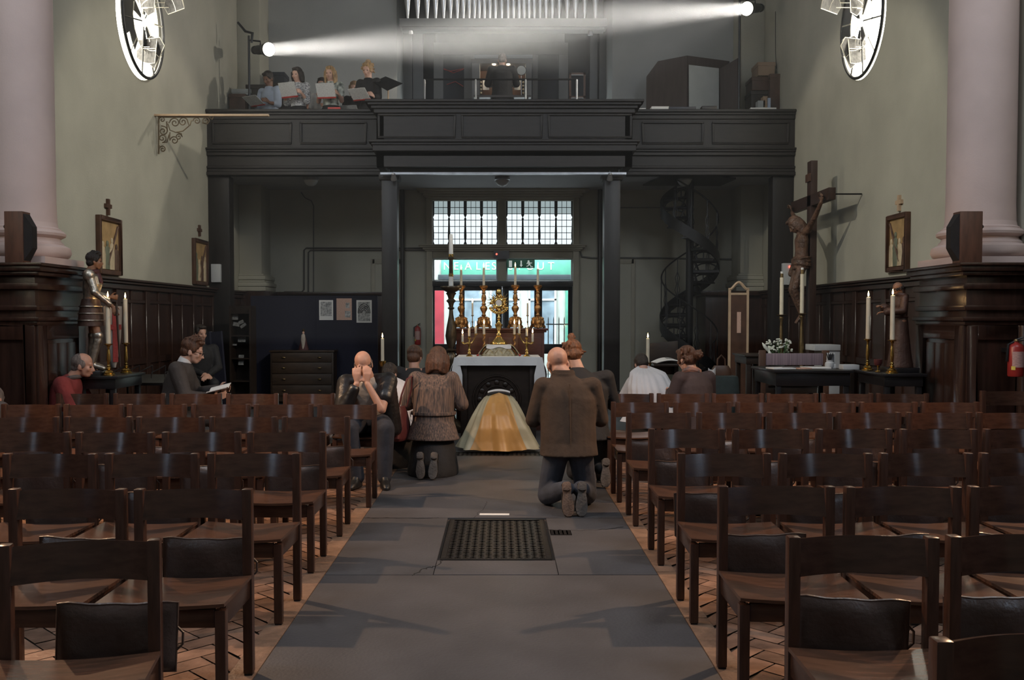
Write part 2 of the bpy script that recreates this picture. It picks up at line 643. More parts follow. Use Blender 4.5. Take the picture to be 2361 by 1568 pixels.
def oculus(s, n):
    nm = 'left' if s < 0 else 'right'
    t = thing('window_%d' % n, 'glowing round window with twisted glass shards high on the %s wall' % nm, 'round window', (s * W, OY, OZ - OR), kind='structure')
    # daylight panes at the back of the recess
    m = MB()
    k = 48
    x = s * (W + 0.06)
    m.add([(x, OY + (OR - 0.005) * math.cos(2 * PI * i / k), OZ + (OR - 0.005) * math.sin(2 * PI * i / k)) for i in range(k)], [tuple(range(k))])
    m.add([(x + s * .01, OY + (OR - 0.005) * math.cos(2 * PI * i / k), OZ + (OR - 0.005) * math.sin(2 * PI * i / k)) for i in range(k)], [tuple(range(k))])
    m.build('pane', 'window_sky', t)
    # frame standing a hand's breadth in front of the wall
    xf = s * (W - (0.075 if s < 0 else 0.03))
    def P(r, a, dx=0.0):
        return (xf + dx, OY + r * math.cos(a), OZ + r * math.sin(a))
    m = MB()
    m.tube([P(OR - 0.03, 2 * PI * i / 64) for i in range(65)], 0.024, 8, cap=False)
    m.build('frame', 'iron_black', t)
    m = MB()
    m.tube([P(0.40, 2 * PI * i / 48) for i in range(49)], 0.009, 6, cap=False)
    m.build('ring_bar', 'pale_came', t)
    rnd = random.Random(5 + n)
    for i in range(10):
        a = 2 * PI * i / 10 + 0.2
        m = MB().tube([P(0.08 if i % 2 else 0.4, a), P(OR - 0.03, a)], 0.012, 6)
        m.build('spoke', 'pale_came' if i % 3 == 0 else 'iron_black', t)
    # dark segments of the rosette
    for i, (a, r0, r1) in enumerate(((2.75, .42, .76), (3.2, .42, .76), (3.65, .42, .60), (1.2, .1, .38), (1.9, .42, .66), (4.6, .12, .38), (5.3, .1, .3), (2.6, .12, .38))):
        aa = a if s < 0 else PI - a
        poly = [P(r0, aa), P(r1, aa), P(r1, aa + 0.22), P(r1, aa + 0.45), P(r0, aa + 0.45)]
        m = MB().add([Vector(p) + Vector((q, 0, 0)) for q in (-.006, .006) for p in poly], [(0, 1, 2, 3, 4), (9, 8, 7, 6, 5)] + [(i2, (i2 + 1) % 5, 5 + (i2 + 1) % 5, 5 + i2) for i2 in range(5)])
        m.build('dark_segment', 'iron_black', t)
    # glass shards twisted out into the room on thin rods
    for i, (a, dx, ry, dy, dz, tz) in enumerate(((0.9, .16, 8, -.05, .04, 62), (-1.6, .20, -10, .0, -.02, 66), (-0.9, .38, 12, -.10, -.16, 70), (0.6, .42, -12, -.15, .42, 72), (2.2, .22, 10, .1, .18, 55))):
        M = rot(0, s * ry, -s * tz, (xf - s * dx, OY + dy, OZ - 0.08 + dz)) @ Euler((a, 0, 0)).to_matrix().to_4x4()
        arc = lambda r, q: (0, 1.22 * r * math.cos(q), 1.22 * r * math.sin(q))
        vs = [arc(0.12, 0), arc(0.12, 0.9)] + [arc(0.42, 0.9 - 0.9 * k2 / 5) for k2 in range(6)]
        m = MB().add([Vector(p) + Vector((q, 0, 0)) for q in (-.007, .007) for p in vs], [tuple(range(8)), tuple(range(15, 7, -1))] + [(k2, (k2 + 1) % 8, 8 + (k2 + 1) % 8, 8 + k2) for k2 in range(8)], M)
        g = m.build('glass_shard', 'shard_glass', t, smooth=0)
        m = MB()
        loop = [Vector(p) for p in vs]
        m.tube(loop + [loop[0]], 0.008, 5, M)
        m.tube([arc(0.27, 0.9 * k2 / 5) for k2 in range(6)], 0.009, 5, M)
        m.build('came', 'pale_came', g)
        m = MB()
        c0 = M @ Vector(arc(0.2, .45))
        for q in (-0.05, 0.05):
            m.tube([c0 + Vector((0, q, q)), Vector((xf, c0.y + q, c0.z + q))], 0.005, 5)
        m.build('rod', 'pale_came', g)
    return t
mat('pale_came', (0.62, 0.58, 0.48), 0.4, 0.4, scale=10)
mat('shard_glass', (0.026, 0.024, 0.023), 0.45, 0.0, var=0.8, spec=0.25, scale=22, bump=0.3, bscale=30)
oculus(-1, 1)
oculus(1, 2)

# unseen glowing side windows beside the viewer, added for streaks on the chair backs
glow('side_sky', (0.62, 0.78, 1.0), 11.0)
for s, nm, n in ((-1, 'left', 10), (1, 'right', 11)):
    t = thing('window_%d' % n, 'unseen tall narrow window on the %s wall beside the viewer' % nm, 'window', (s * W, 1.3, 1.2), kind='structure')
    a, b = sorted((s * (W - .02), s * (W - .01)))
    MB().box(a, b, 1.05, 1.55, 1.5, 4.9).build('pane', 'side_sky', t)
    m = MB()
    a, b = sorted((s * (W - .05), s * (W - .001)))
    for q in ((.98, 1.05, 1.43, 4.97), (1.55, 1.62, 1.43, 4.97), (1.05, 1.55, 1.43, 1.5), (1.05, 1.55, 4.9, 4.97)):
        m.box(a, b, *q)
    m.build('frame', 'cream_paint', t, bevel=.006)

# ------------------------------------------------------------------ panelling, pedestals and columns
def panelling(s):
    m = MB()
    xi, x1 = s * (W - 0.06), s * (W + 0.01)
    def bx(d0, y0, y1, z0, z1, d1=-0.01):
        a, b = s * (W - d0), s * (W - d1)
        m.box(min(a, b), max(a, b), y0, y1, z0, z1)
    bx(0.05, -1, YB - 0.05, 0, ZT - 0.1)
    bx(0.17, -1, YB - 0.05, ZT - 0.035, ZT)
    bx(0.14, -1, YB - 0.05, ZT - 0.07, ZT - 0.035)
    bx(0.10, -1, YB - 0.05, ZT - 0.14, ZT - 0.07)
    bx(0.085, -1, YB - 0.05, 0, 0.2)
    bx(0.075, -1, YB - 0.05, ZT - 0.32, ZT - 0.27)
    bx(0.075, -1, YB - 0.05, 0.88, 0.98)
    y, k = 0.0, 0
    while y < YB - 0.4:
        big = k % 2 == 0
        bx(0.085 if big else 0.072, y, y + (0.14 if big else 0.06), 0.2, ZT - 0.14)
        y += 0.52
        k += 1
    return m
for s, nm in ((-1, 'left'), (1, 'right')):
    o = panelling(s).build('trim_panelling_' + nm, 'panel_wood', bevel=0.008, seg=1)
    struct(o, 'dark wood wall panelling with a moulded rail along the %s wall' % nm, 'panelling')

PX, PY0, PY1 = 4.42, 9.07, 10.1
def pedestal(s):
    nm = 'left' if s < 0 else 'right'
    t = thing('trim_pedestal_' + nm, 'dark panelled wood pedestal carrying the %s column' % nm, 'pedestal', (s * 4.75, 9.57, 0), kind='structure')
    def bx(m, a, b, y0, y1, z0, z1):
        m.box(min(s * a, s * b), max(s * a, s * b), y0, y1, z0, z1)
    m = MB()
    bx(m, PX, W - .09, PY0, PY1, 0.0, ZT - 0.1)
    m.build('core', 'panel_wood', t, bevel=0.006)
    m = MB()
    for d, z0, z1 in ((0.04, 0, 0.22), (0.025, 0.22, 0.3), (0.03, 1.46, 1.50), (0.055, 1.50, 1.54), (0.03, 1.60, 1.65), (0.05, ZT - 0.25, ZT - 0.19), (0.07, ZT - 0.12, ZT - 0.08), (0.10, ZT - 0.08, ZT - 0.03), (0.125, ZT - 0.03, ZT)):
        bx(m, PX - d, W - .09, PY0 - d, PY1 + d, z0, z1)
    m.build('moulding', 'panel_wood', t, bevel=0.012)
    m = MB()
    # raised stiles leaving a sunk panel on the nave face and the near face
    e = 0.028
    for y0, y1, z0, z1 in ((PY0 - .005, PY0 + .17, .3, 1.46), (PY1 - .17, PY1 + .005, .3, 1.46), (PY0 + .17, PY1 - .17, 1.32, 1.46), (PY0 + .17, PY1 - .17, .3, .44)):
        bx(m, PX - e, PX + .01, y0, y1, z0, z1)
    for a, b, z0, z1 in ((PX, PX + .1, .3, 1.46), (W - .2, W - .09, .3, 1.46), (PX + .1, W - .2, 1.32, 1.46), (PX + .1, W - .2, .3, .44)):
        bx(m, a, b, PY0 - e, PY0 + .01, z0, z1)
    m.build('stiles', 'panel_wood', t, bevel=0.01)
    m = MB()
    for k in range(3):
        y0 = PY0 + .21 + k * (PY1 - PY0 - .42) / 3
        bx(m, PX - 0.012, PX + .01, y0 + .004, y0 + (PY1 - PY0 - .42) / 3 - .004, .48, 1.28)
    m.build('sunk_panel', 'panel_wood', t, bevel=0.004)
    return t
for s in (-1, 1):
    pedestal(s)
    nm = 'left' if s < 0 else 'right'
    t = thing('column_' + nm, 'pale plastered column with a moulded base on the %s pedestal' % nm, 'column', (s * 4.8, 9.6, ZT), kind='structure')
    MB().lathe([(.325, .42), (.318, .6), (.315, 2.5), (.30, 5.0), (.285, 7.9)], 40).build('shaft', 'column_paint', t, world=False)
    m = MB().lathe([(.40, .07), (.435, .09), (.455, .13), (.445, .18), (.40, .205), (.385, .21), (.385, .222), (.36, .25), (.35, .275), (.375, .285), (.40, .30), (.405, .325), (.385, .35), (.36, .355), (.36, .37), (.335, .385), (.325, .43)], 40)
    m.cbox((0, 0, .037), (.86, .86, .07))
    m.build('base', 'column_paint', t, world=False)

# ------------------------------------------------------------------ west wall
def B(*a):
    return MB().box(*a)
m = MB()
DX0, DX1 = -1.5, 1.57
RX0, RX1 = -2.09, 2.24
m.box(-W, DX0, YB, YB + .4, -.05, 4.2)
m.box(DX1, W, YB, YB + .4, -.05, 4.2)
m.box(DX0, DX1, YB, YB + .4, 3.99, 4.2)
o = m.build('wall_west_lower', 'plaster')
struct(o, 'stained plaster wall under the gallery around the street doors', 'wall')
m = MB()
m.box(-W, RX0, YB, YB + .4, 4.2, 10)
m.box(RX1, W, YB, YB + .4, 4.2, 10)
m.box(RX0 - .05, RX1 + .05, YB + 2.2, YB + 2.5, 4.1, 10)
m.box(RX0 - .3, RX0, YB + .4, YB + 2.3, 4.1, 10)
m.box(RX1, RX1 + .3, YB + .4, YB + 2.3, 4.1, 10)
o = m.build('wall_west_upper', 'gallery_plaster')
struct(o, 'grey plaster wall above the gallery with the organ recess', 'wall')
o = B(-W - .5, W + .5, -3.3, YB + 2.6, 10, 10.2).build('ceiling', 'ceiling_paint')
struct(o, 'plain nave ceiling above the picture', 'ceiling')
o = B(-W - .5, W + .5, -3.3, -3, -.05, 10).build('wall_east', 'plaster')
struct(o, 'plain wall at the altar end behind the viewer', 'wall')
for s in (-1, 1):
    nm = 'left' if s < 0 else 'right'
    m = MB()
    a, b = sorted((s * W, s * 4.66))
    m.box(a, b, 18.63, YB, ZT, 10)
    for d, z0, z1 in ((.10, ZT, ZT + .09), (.12, ZT + .09, ZT + .17), (.07, ZT + .17, ZT + .22), (.09, ZT + .22, ZT + .30), (.05, ZT + .30, ZT + .34)):
        a, b = sorted((s * W, s * (4.66 - d)))
        m.box(a, b, 18.63 - d, YB, z0, z1)
    o = m.build('column_corner_' + nm, 'plaster', bevel=.02)
    struct(o, 'square plaster pilaster in the %s corner behind the gallery' % nm, 'pilaster')
    m = MB()
    a, b = sorted((s * (W - .05), s * 1.95))
    if s < 0:
        m.box(-W + .05, -2.15, YB - .09, YB + .01, 0, ZT)
        m.box(-W + .05, -2.15, YB - .16, YB, ZT - .06, ZT)
        m.box(-W + .05, -4.5, 18.55, YB, 0, ZT)
    else:
        m.box(3.95, W - .05, 18.45, YB + .01, 0, ZT)
        m.box(3.85, W - .05, 18.35, YB, ZT - .09, ZT)
    o = m.build('trim_west_panelling_' + nm, 'panel_wood', bevel=.01)
    struct(o, 'dark panelling on the west wall, %s of the doors' % nm, 'panelling')

# flush side doors in the west wall
for n, (x0, x1) in enumerate(((858, 925), (1432, 1462)), 6):
    a, b = at(x0, 600, YB).x, at(x1, 600, YB).x
    if n == 7:
        a = 1.95
    t = thing('door_%d' % n, 'plain flush door with a pale frame, %s of the street doors' % ('left' if n == 6 else 'right'), 'door', ((a + b) / 2, YB, 0), kind='structure')
    m = MB().box(a, b, YB - .03, YB + .005, 2.62, 2.72).box(a - .02, a + .06, YB - .03, YB + .005, 0, 2.72).box(b - .06, b + .02, YB - .03, YB + .005, 0, 2.72)
    m.build('frame', 'cream_paint', t, bevel=.008)
    MB().box(a + .06, b - .06, YB - .012, YB + .004, 0, 2.62).build('leaf', 'plaster', t)

# ------------------------------------------------------------------ street doors, fanlights and leaded windows
k = YB / F
fr = thing('trim_door_surround', 'cream painted surround with two cornices framing the street doors', 'door surround', (0.03, YB, 0), kind='structure')
m = MB()
m.box(DX0, -1.38, YB - .12, YB + .2, 0, 4.0).box(1.45, DX1, YB - .12, YB + .2, 0, 4.0)
m.box(-0.065, 0.105, YB - .06, YB + .16, 2.23, 4.0)
m.box(-1.38, 1.45, YB - .08, YB + .2, 3.89, 4.0).box(-1.38, 1.45, YB - .08, YB + .2, 2.73, 3.0)
m.build('jambs', 'cream_paint', fr, bevel=.012)
m = MB()
for d, z0, z1 in ((.03, 2.87, 2.90), (.07, 2.90, 2.94), (.12, 2.94, 2.97), (.15, 2.97, 3.0)):
    m.box(DX0 - d, DX1 + d, YB - .12 - d, YB, z0, z1)
for d, z0, z1 in ((.02, 3.93, 3.97), (.06, 3.97, 4.02), (.12, 4.02, 4.06), (.18, 4.06, 4.108)):
    m.box(DX0 - d, DX1 + d, YB - .12 - d, YB, z0, z1)
m.build('cornice', 'cream_paint', fr, bevel=.01)
m = MB().box(-1.40, 1.47, YB - .10, YB + .14, 2.17, 2.275)
m.build('transom', 'door_paint', fr, bevel=.01)

def leaded(n, x0, x1):
    t = thing('window_%d' % n, 'leaded window of small square panes above the street doors, %s half' % ('left' if n == 3 else 'right'), 'leaded window', ((x0 + x1) / 2, YB, 3.0), kind='structure')
    z0, z1 = 3.0, 3.89
    yy = YB + .06
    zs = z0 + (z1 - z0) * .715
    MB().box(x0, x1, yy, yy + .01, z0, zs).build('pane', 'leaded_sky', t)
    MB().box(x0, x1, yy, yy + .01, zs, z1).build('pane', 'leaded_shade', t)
    m = MB()
    w = (x1 - x0) / 4
    for i in range(4):
        for j in (1, 2):
            x = x0 + w * i + .02 + (w - .04) * j / 3
            m.box(x - .005, x + .005, yy - .012, yy, z0, z1)
    for j in range(1, 7):
        z = z0 + (z1 - z0) * j / 7
        m.box(x0, x1, yy - .012, yy, z - .006, z + .006)
    m.build('lead_bars', 'black', t)
    # flat turned mullions
    prof = [(.035, 0), (.035, .02), (.012, .085), (.024, .13), (.026, .2), (.020, .35), (.016, .5), (.024, .535), (.008, .555), (.012, .575), (.030, .61), (.032, .89)]
    for i in range(0, 5):
        x = x0 + w * i
        poly = [(max(x - r, x0 - .002), z0 + z) for r, z in prof] + [(min(x + r, x1 + .002), z0 + z) for r, z in reversed(prof)]
        M = Matrix(((1, 0, 0, 0), (0, 0, -1, yy - .002), (0, 1, 0, 0), (0, 0, 0, 1)))
        MB().prism(poly, 0, .03, M).build('mullion', 'door_paint', t, smooth=0)
leaded(3, -1.38, -0.065)
leaded(4, 0.105, 1.45)
for n, x0, x1 in ((8, -1.38, -.065), (9, .105, 1.45)):
    t = thing('window_%d' % n, 'clear fanlight over the street doors showing the %s' % ('word ALES' if n == 8 else 'exit sign'), 'fanlight', ((x0 + x1) / 2, YB, 2.275), kind='structure')
    m = MB()
    for a in ((x0, x1, 2.275, 2.30), (x0, x1, 2.705, 2.73), (x0, x0 + .03, 2.3, 2.705), (x1 - .03, x1, 2.3, 2.705)):
        m.box(a[0], a[1], YB + .01, YB + .07, a[2], a[3])
    m.build('frame', 'white_paint' if 'white_paint' in MATS else mat('white_paint', (.6, .62, .62), .5), t)
    MB().box(x0, x1, YB + .035, YB + .042, 2.28, 2.725).build('pane', 'door_glass', t)
for n, (x0, x1, p0, p1) in enumerate(((990, 1066, 1002, 1060), (1066, 1158, 1071, 1143), (1158, 1240, 1173, 1232), (1240, 1325, 1250, 1310)), 1):
    X = [(q - VX) * k for q in (x0, x1, p0, p1)]
    X[0], X[1] = max(X[0], -1.38), min(X[1], 1.45)
    t = thing('door_%d' % n, 'dark framed glazed street door leaf, %s from the left' % ('first', 'second', 'third', 'fourth')[n - 1], 'glazed door', ((X[0] + X[1]) / 2, YB, 0), kind='structure')
    m = MB()
    zz = (0.02, .30, .80, 1.0, 2.085, 2.168)
    y0, y1 = YB + .02, YB + .08
    m.box(X[0] + .002, X[2], y0, y1, zz[0], zz[5]).box(X[3], X[1] - .002, y0, y1, zz[0], zz[5])
    m.box(X[2], X[3], y0, y1, zz[0], zz[1]).box(X[2], X[3], y0, y1, zz[2], zz[3]).box(X[2], X[3], y0, y1, zz[4], zz[5])
    m.build('frame', 'door_paint', t, bevel=.006)
    MB().box(X[2], X[3], YB + .045, YB + .052, zz[3], zz[4]).build('pane', 'door_glass', t)
    MB().box(X[2], X[3], YB + .045, YB + .052, zz[1], zz[2]).build('pane', 'door_glass', t)
    if n in (2, 3):
        xh = X[3] + .02 if n == 2 else X[2] - .02
        MB().tube([(xh, y0, 1.0), (xh, y0 - .05, 1.02), (xh, y0 - .05, 1.28), (xh, y0, 1.30)], .012, 6).build('handle', 'iron_black', t)

# ------------------------------------------------------------------ the street outside
mat('street_stone', (.45, .46, .47), .8, scale=3)
mat('pub_brick', (.62, .60, .55), .8, var=.1, scale=5)
mat('pub_green', (.13, .42, .30), .5, scale=4)
mat('pub_dark', (.05, .06, .07), .4, scale=4)
mat('pub_window', (.30, .36, .42), .15, var=.4, scale=3)
mat('letter_white', (.85, .86, .84), .5, scale=4)
mat('red_paint', (.45, .04, .06), .5, scale=4)
o = B(-6, 6, YB + .4, 30, -.1, -.01).build('street_outside', 'street_stone')
struct(o, 'pale paved street beyond the glazed doors', 'street')
PYF = 26.0
pub = thing('pub_front', 'green fronted pub across the street seen through the doors', 'building', (0, PYF, -.01))
B(-6, 6, PYF, PYF + .4, 0, 6.5).build('wall', 'pub_brick', pub)
m = B(-1.62, 2.1, PYF - .12, PYF, 2.70, 3.10)
fas = m.build('fascia', 'pub_green', pub, bevel=.01)
Rx = Matrix(((1, 0, 0, 0), (0, 0, -1, 0), (0, 1, 0, 0), (0, 0, 0, 1)))
def put(x, y, z, sc=1.0):
    return Matrix.Translation((x, y, z)) @ Rx @ Matrix.Scale(sc, 4)
c = at(1087, 616, PYF)
for ch, xx in zip('NEALES', (1032, 1052, 1080, 1103, 1124, 1139)):
    c = at(xx, 615, PYF)
    text('letter', ch, .29, 'letter_white', fas, put(c.x, PYF - .13, c.z))
for ch, xx in zip('STOUT', (1177, 1197, 1222, 1246, 1270)):
    c = at(xx, 615, PYF)
    text('letter', ch, .29, 'letter_white', fas, put(c.x, PYF - .13, c.z))
B(-1.7, 2.15, PYF - .2, PYF, 2.56, 2.70).build('cornice', 'pub_dark', pub, bevel=.02)
for x0, x1, z0, z1 in ((-1.35, -.45, .75, 2.35), (-.3, .5, .75, 2.35), (.75, 1.5, .75, 2.35)):
    w = B(x0, x1, PYF - .05, PYF, z0, z1).build('window', 'pub_window', pub)
    m = MB()
    for a in ((x0, x1, z0, z0 + .05), (x0, x1, z1 - .05, z1), (x0, x0 + .05, z0, z1), (x1 - .05, x1, z0, z1), (x0, x1, 2.0, 2.05)):
        m.box(a[0], a[1], PYF - .08, PYF - .05, a[2], a[3])
    m.build('window_frame', 'letter_white', w)
B(-2.0, -1.55, PYF - .06, PYF, 0, 2.5).build('door', 'red_paint', pub)
B(1.75, 1.85, PYF - .14, PYF, 0, 2.6).build('pilaster', 'pub_green', pub)
t = thing('railings', 'black iron street railings beyond the rightmost glazed door', 'railings', (1.6, 23.2, -.01))
for i in range(9):
    x = 1.15 + i * .13
    MB().tube([(x, 23.2, 0), (x, 23.2, 1.5), (x, 23.2, 1.56)], [.012, .012, .002], 6).build('bar', 'iron_black', t)
MB().box(1.1, 2.25, 23.19, 23.21, 1.36, 1.39).build('rail', 'iron_black', t)

# ------------------------------------------------------------------ gallery
ZP = 5.13
o = B(-W, W, YG + .05, YB, 4.11, 4.25).build('ceiling_under_gallery', 'ceiling_paint')
struct(o, 'flat plaster ceiling under the gallery', 'ceiling')
o = B(-2.0, 2.1, YC + .1, YG + .05, 4.11, 4.25).build('ceiling_under_gallery_centre', 'ceiling_paint')
struct(o, 'flat plaster ceiling under the projecting gallery centre', 'ceiling')
def gallery_side(s):
    nm = 'left' if s < 0 else 'right'
    xa = s * (W - .002)
    xb = -2.08 if s < 0 else 2.18
    x0, x1 = min(xa, xb), max(xa, xb)
    t = thing('trim_gallery_front_' + nm, 'dark panelled wood gallery front on the %s of the projecting centre' % nm, 'gallery front', ((x0 + x1) / 2, YG, 4.0), kind='structure')
    MB().box(x0, x1, YG, YG + .12, 4.0, ZP - .05).build('body', 'gallery_wood', t)
    m = MB()
    for d, z0, z1 in ((.09, ZP - .05, ZP), (.06, ZP - .09, ZP - .05), (.03, ZP - .16, ZP - .09), (.11, 4.44, 4.47), (.08, 4.40, 4.44), (.05, 4.34, 4.40), (.06, 4.12, 4.16), (.04, 4.06, 4.12), (.07, 4.0, 4.06)):
        m.box(x0, x1, YG - d, YG + .12 + (.06 if z1 >= ZP - .01 else 0), z0, z1)
    m.build('mouldings', 'gallery_wood', t, bevel=.008, seg=1)
    edges = ((490, 672, 692, 845) if s < 0 else (1480, 1622, 1642, 1818))
    for a, b in (edges[:2], edges[2:]):
        a, b = at(a, 300, YG).x, at(b, 300, YG).x
        m = MB()
        z0, z1, e = 4.54, 4.93, .035
        for q in ((a, b, z0, z0 + e), (a, b, z1 - e, z1), (a, a + e, z0 + e, z1 - e), (b - e, b, z0 + e, z1 - e)):
            m.box(q[0], q[1], YG - .028, YG + .01, q[2], q[3])
        m.build('panel_moulding', 'gallery_wood', t, bevel=.01)
gallery_side(-1)
gallery_side(1)
t = thing('trim_gallery_front_centre', 'projecting centre of the dark wood gallery front below the organ', 'gallery front', (.05, YC, 4.0), kind='structure')
cx0, cx1 = at(868, 300, YC).x, at(1458, 300, YC).x
m = MB().box(cx0, cx1, YC, YC + .12, 4.05, ZP - .05)
m.box(cx0, cx0 + .12, YC, YG + .1, 4.05, ZP - .05).box(cx1 - .12, cx1, YC, YG + .1, 4.05, ZP - .05)
m.build('body', 'gallery_wood', t)
m = MB()
for d, z0, z1 in ((.17, ZP - .04, ZP), (.13, ZP - .08, ZP - .04), (.08, ZP - .13, ZP - .08), (.04, ZP - .2, ZP - .13), (.12, 4.44, 4.48), (.08, 4.40, 4.44)):
    m.box(cx0 - d, cx1 + d, YC - d, YC + .1, z0, z1)
    m.box(cx0 - d, cx0 + .1, YC + .1, YG + .05, z0, z1).box(cx1 - .1, cx1 + d, YC + .1, YG + .05, z0, z1)
for d, z0, z1 in ((.06, 4.30, 4.40), (.0, 4.22, 4.30), (-.08, 4.14, 4.22), (-.14, 4.06, 4.14), (-.2, 3.97, 4.06)):
    m.box(cx0 - d, cx1 + d, YC - d, YC + .4, z0, z1)
m.build('mouldings', 'gallery_wood', t, bevel=.008, seg=1)
for a, b in ((872, 1050), (1064, 1250), (1264, 1456)):
    a, b = at(a, 300, YC).x, at(b, 300, YC).x
    m = MB()
    z0, z1, e = 4.52, 4.92, .03
    for q in ((a, b, z0, z0 + e), (a, b, z1 - e, z1), (a, a + e, z0 + e, z1 - e), (b - e, b, z0 + e, z1 - e)):
        m.box(q[0], q[1], YC - .028, YC + .01, q[2], q[3])
    m.build('panel_moulding', 'gallery_wood', t, bevel=.01)
m = B(-2.02, 2.1, YC + .06, YC + .12, 3.93, 3.965)  # bright metal strip added for the lit lower edge of the gallery centre
m.build('lit_edge', 'steel', t) if 'steel' in MATS else m.build('lit_edge', mat('steel', (.45, .46, .48), .35, .9, scale=8), t)
# posts
for nm, x0, x1, Y in (('left', 880, 916, 16.25), ('right', 1393, 1430, 16.25)):
    a, b = at(x0, 600, Y).x, at(x1, 600, Y).x
    t = thing('column_post_' + nm, 'square dark wood post holding up the gallery, %s of the altar' % nm, 'post', ((a + b) / 2, Y, 0), kind='structure')
    MB().box(a, b, Y, Y + .27, 0, 3.98).build('shaft', 'post_wood', t, bevel=.012)
    MB().box(a - .04, b + .04, Y - .04, Y + .31, 0, .28).build('base', 'post_wood', t, bevel=.02)
    MB().box(a - .04, b + .04, Y - .04, Y + .31, 3.86, 3.97).build('capital', 'post_wood', t, bevel=.02)
for s in (-1, 1):
    nm = 'left' if s < 0 else 'right'
    a, b = sorted((s * (W - .005), s * 4.73))
    o = MB().box(a, b, YG + .02, YG + .3, 0, 4.0).build('column_wall_post_' + nm, 'post_wood', bevel=.012)
    struct(o, 'dark wood post against the %s wall under the gallery end' % nm, 'post')
# ------------------------------------------------------------------ people
mat('skin', (0.50, 0.27, 0.19), 0.5, var=0.10, scale=20)
mat('skin_pale', (0.60, 0.36, 0.27), 0.5, var=0.08, scale=20)
mat('skin_brown', (0.20, 0.10, 0.06), 0.5, var=0.10, scale=20)
mat('eye_dark', (0.02, 0.015, 0.012), 0.3, scale=20)
mat('lip', (0.34, 0.12, 0.10), 0.5, scale=20)
HAIR = dict(scale=16, var=0.6, bump=0.6, bscale=60, stretch=(3, 3, 0.5))
mat('hair_dark', (0.022, 0.013, 0.009), 0.45, **HAIR)
mat('hair_brown', (0.085, 0.035, 0.018), 0.42, **HAIR)
mat('hair_auburn', (0.16, 0.062, 0.025), 0.42, **HAIR)
mat('hair_blonde', (0.42, 0.26, 0.12), 0.45, **HAIR)
mat('hair_fair', (0.30, 0.18, 0.09), 0.45, **HAIR)
mat('hair_grey', (0.16, 0.13, 0.115), 0.5, **HAIR)
CL = dict(scale=7, var=0.25, bump=0.35, bscale=14)
mat('tweed', (0.056, 0.033, 0.020), 0.9, **CL)
mat('denim', (0.045, 0.050, 0.066), 0.8, **CL)
mat('denim_dark', (0.022, 0.024, 0.034), 0.8, **CL)
mat('black_cloth', (0.012, 0.011, 0.012), 0.8, **CL)
mat('leather_jacket', (0.014, 0.012, 0.012), 0.35, **CL)
mat('suit_charcoal', (0.040, 0.033, 0.031), 0.75, **CL)
mat('shirt_white', (0.72, 0.72, 0.72), 0.7, scale=6, var=.06, bump=.3, bscale=14)
mat('polo_grey', (0.42, 0.36, 0.31), 0.8, **CL)
mat('shirt_blue', (0.42, 0.49, 0.62), 0.8, scale=6, var=.1, bump=.3, bscale=14)
mat('fleece_red', (0.19, 0.03, 0.028), 0.95, **CL)
mat('coat_plum', (0.040, 0.026, 0.028), 0.8, **CL)
mat('coat_grey', (0.10, 0.085, 0.08), 0.85, **CL)
mat('striped_jacket', (0.045, 0.042, 0.046), 0.8, scale=7, col2=(0.23, 0.145, 0.105), stretch=(13, 13, 0.07), bump=.4, bscale=9, detail=2)
mat('print_zigzag', (0.06, 0.06, 0.07), 0.8, scale=34, col2=(0.85, 0.85, 0.86), stretch=(.8, .8, 2.6))
mat('print_floral', (0.07, 0.085, 0.075), 0.8, scale=13, col2=(0.62, 0.66, 0.6), detail=1)
mat('surplice', (0.60, 0.59, 0.61), 0.85, scale=4, var=.05, bump=.3, bscale=10)
mat('cope_gold', (0.44, 0.40, 0.27), 0.45, scale=3, var=.12, bump=.2, bscale=9)
mat('cope_orphrey', (0.50, 0.27, 0.085), 0.42, scale=3, var=.22, bump=.25, bscale=8)
mat('shoe_black', (0.010, 0.010, 0.010), 0.4, scale=8)
mat('sole_tan', (0.16, 0.098, 0.068), 0.75, scale=12, var=.3, bump=.3, bscale=60)
mat('sole_grey', (0.10, 0.085, 0.075), 0.8, scale=12, var=.3, bump=.3, bscale=60)
mat('bag_maroon', (0.10, 0.024, 0.024), 0.5, scale=5, bump=.3)
mat('scarf', (0.14, 0.12, 0.13), 0.9, scale=16, col2=(0.5, 0.22, 0.13), detail=1, bump=.3)
mat('paper', (0.78, 0.77, 0.74), 0.8, scale=5, var=.04)
mat('print_grey', (0.50, 0.50, 0.50), 0.8, scale=60, col2=(0.82, 0.82, 0.81), stretch=(1, 1, 6))
mat('folder_red', (0.45, 0.05, 0.04), 0.5, scale=6)

V = Vector

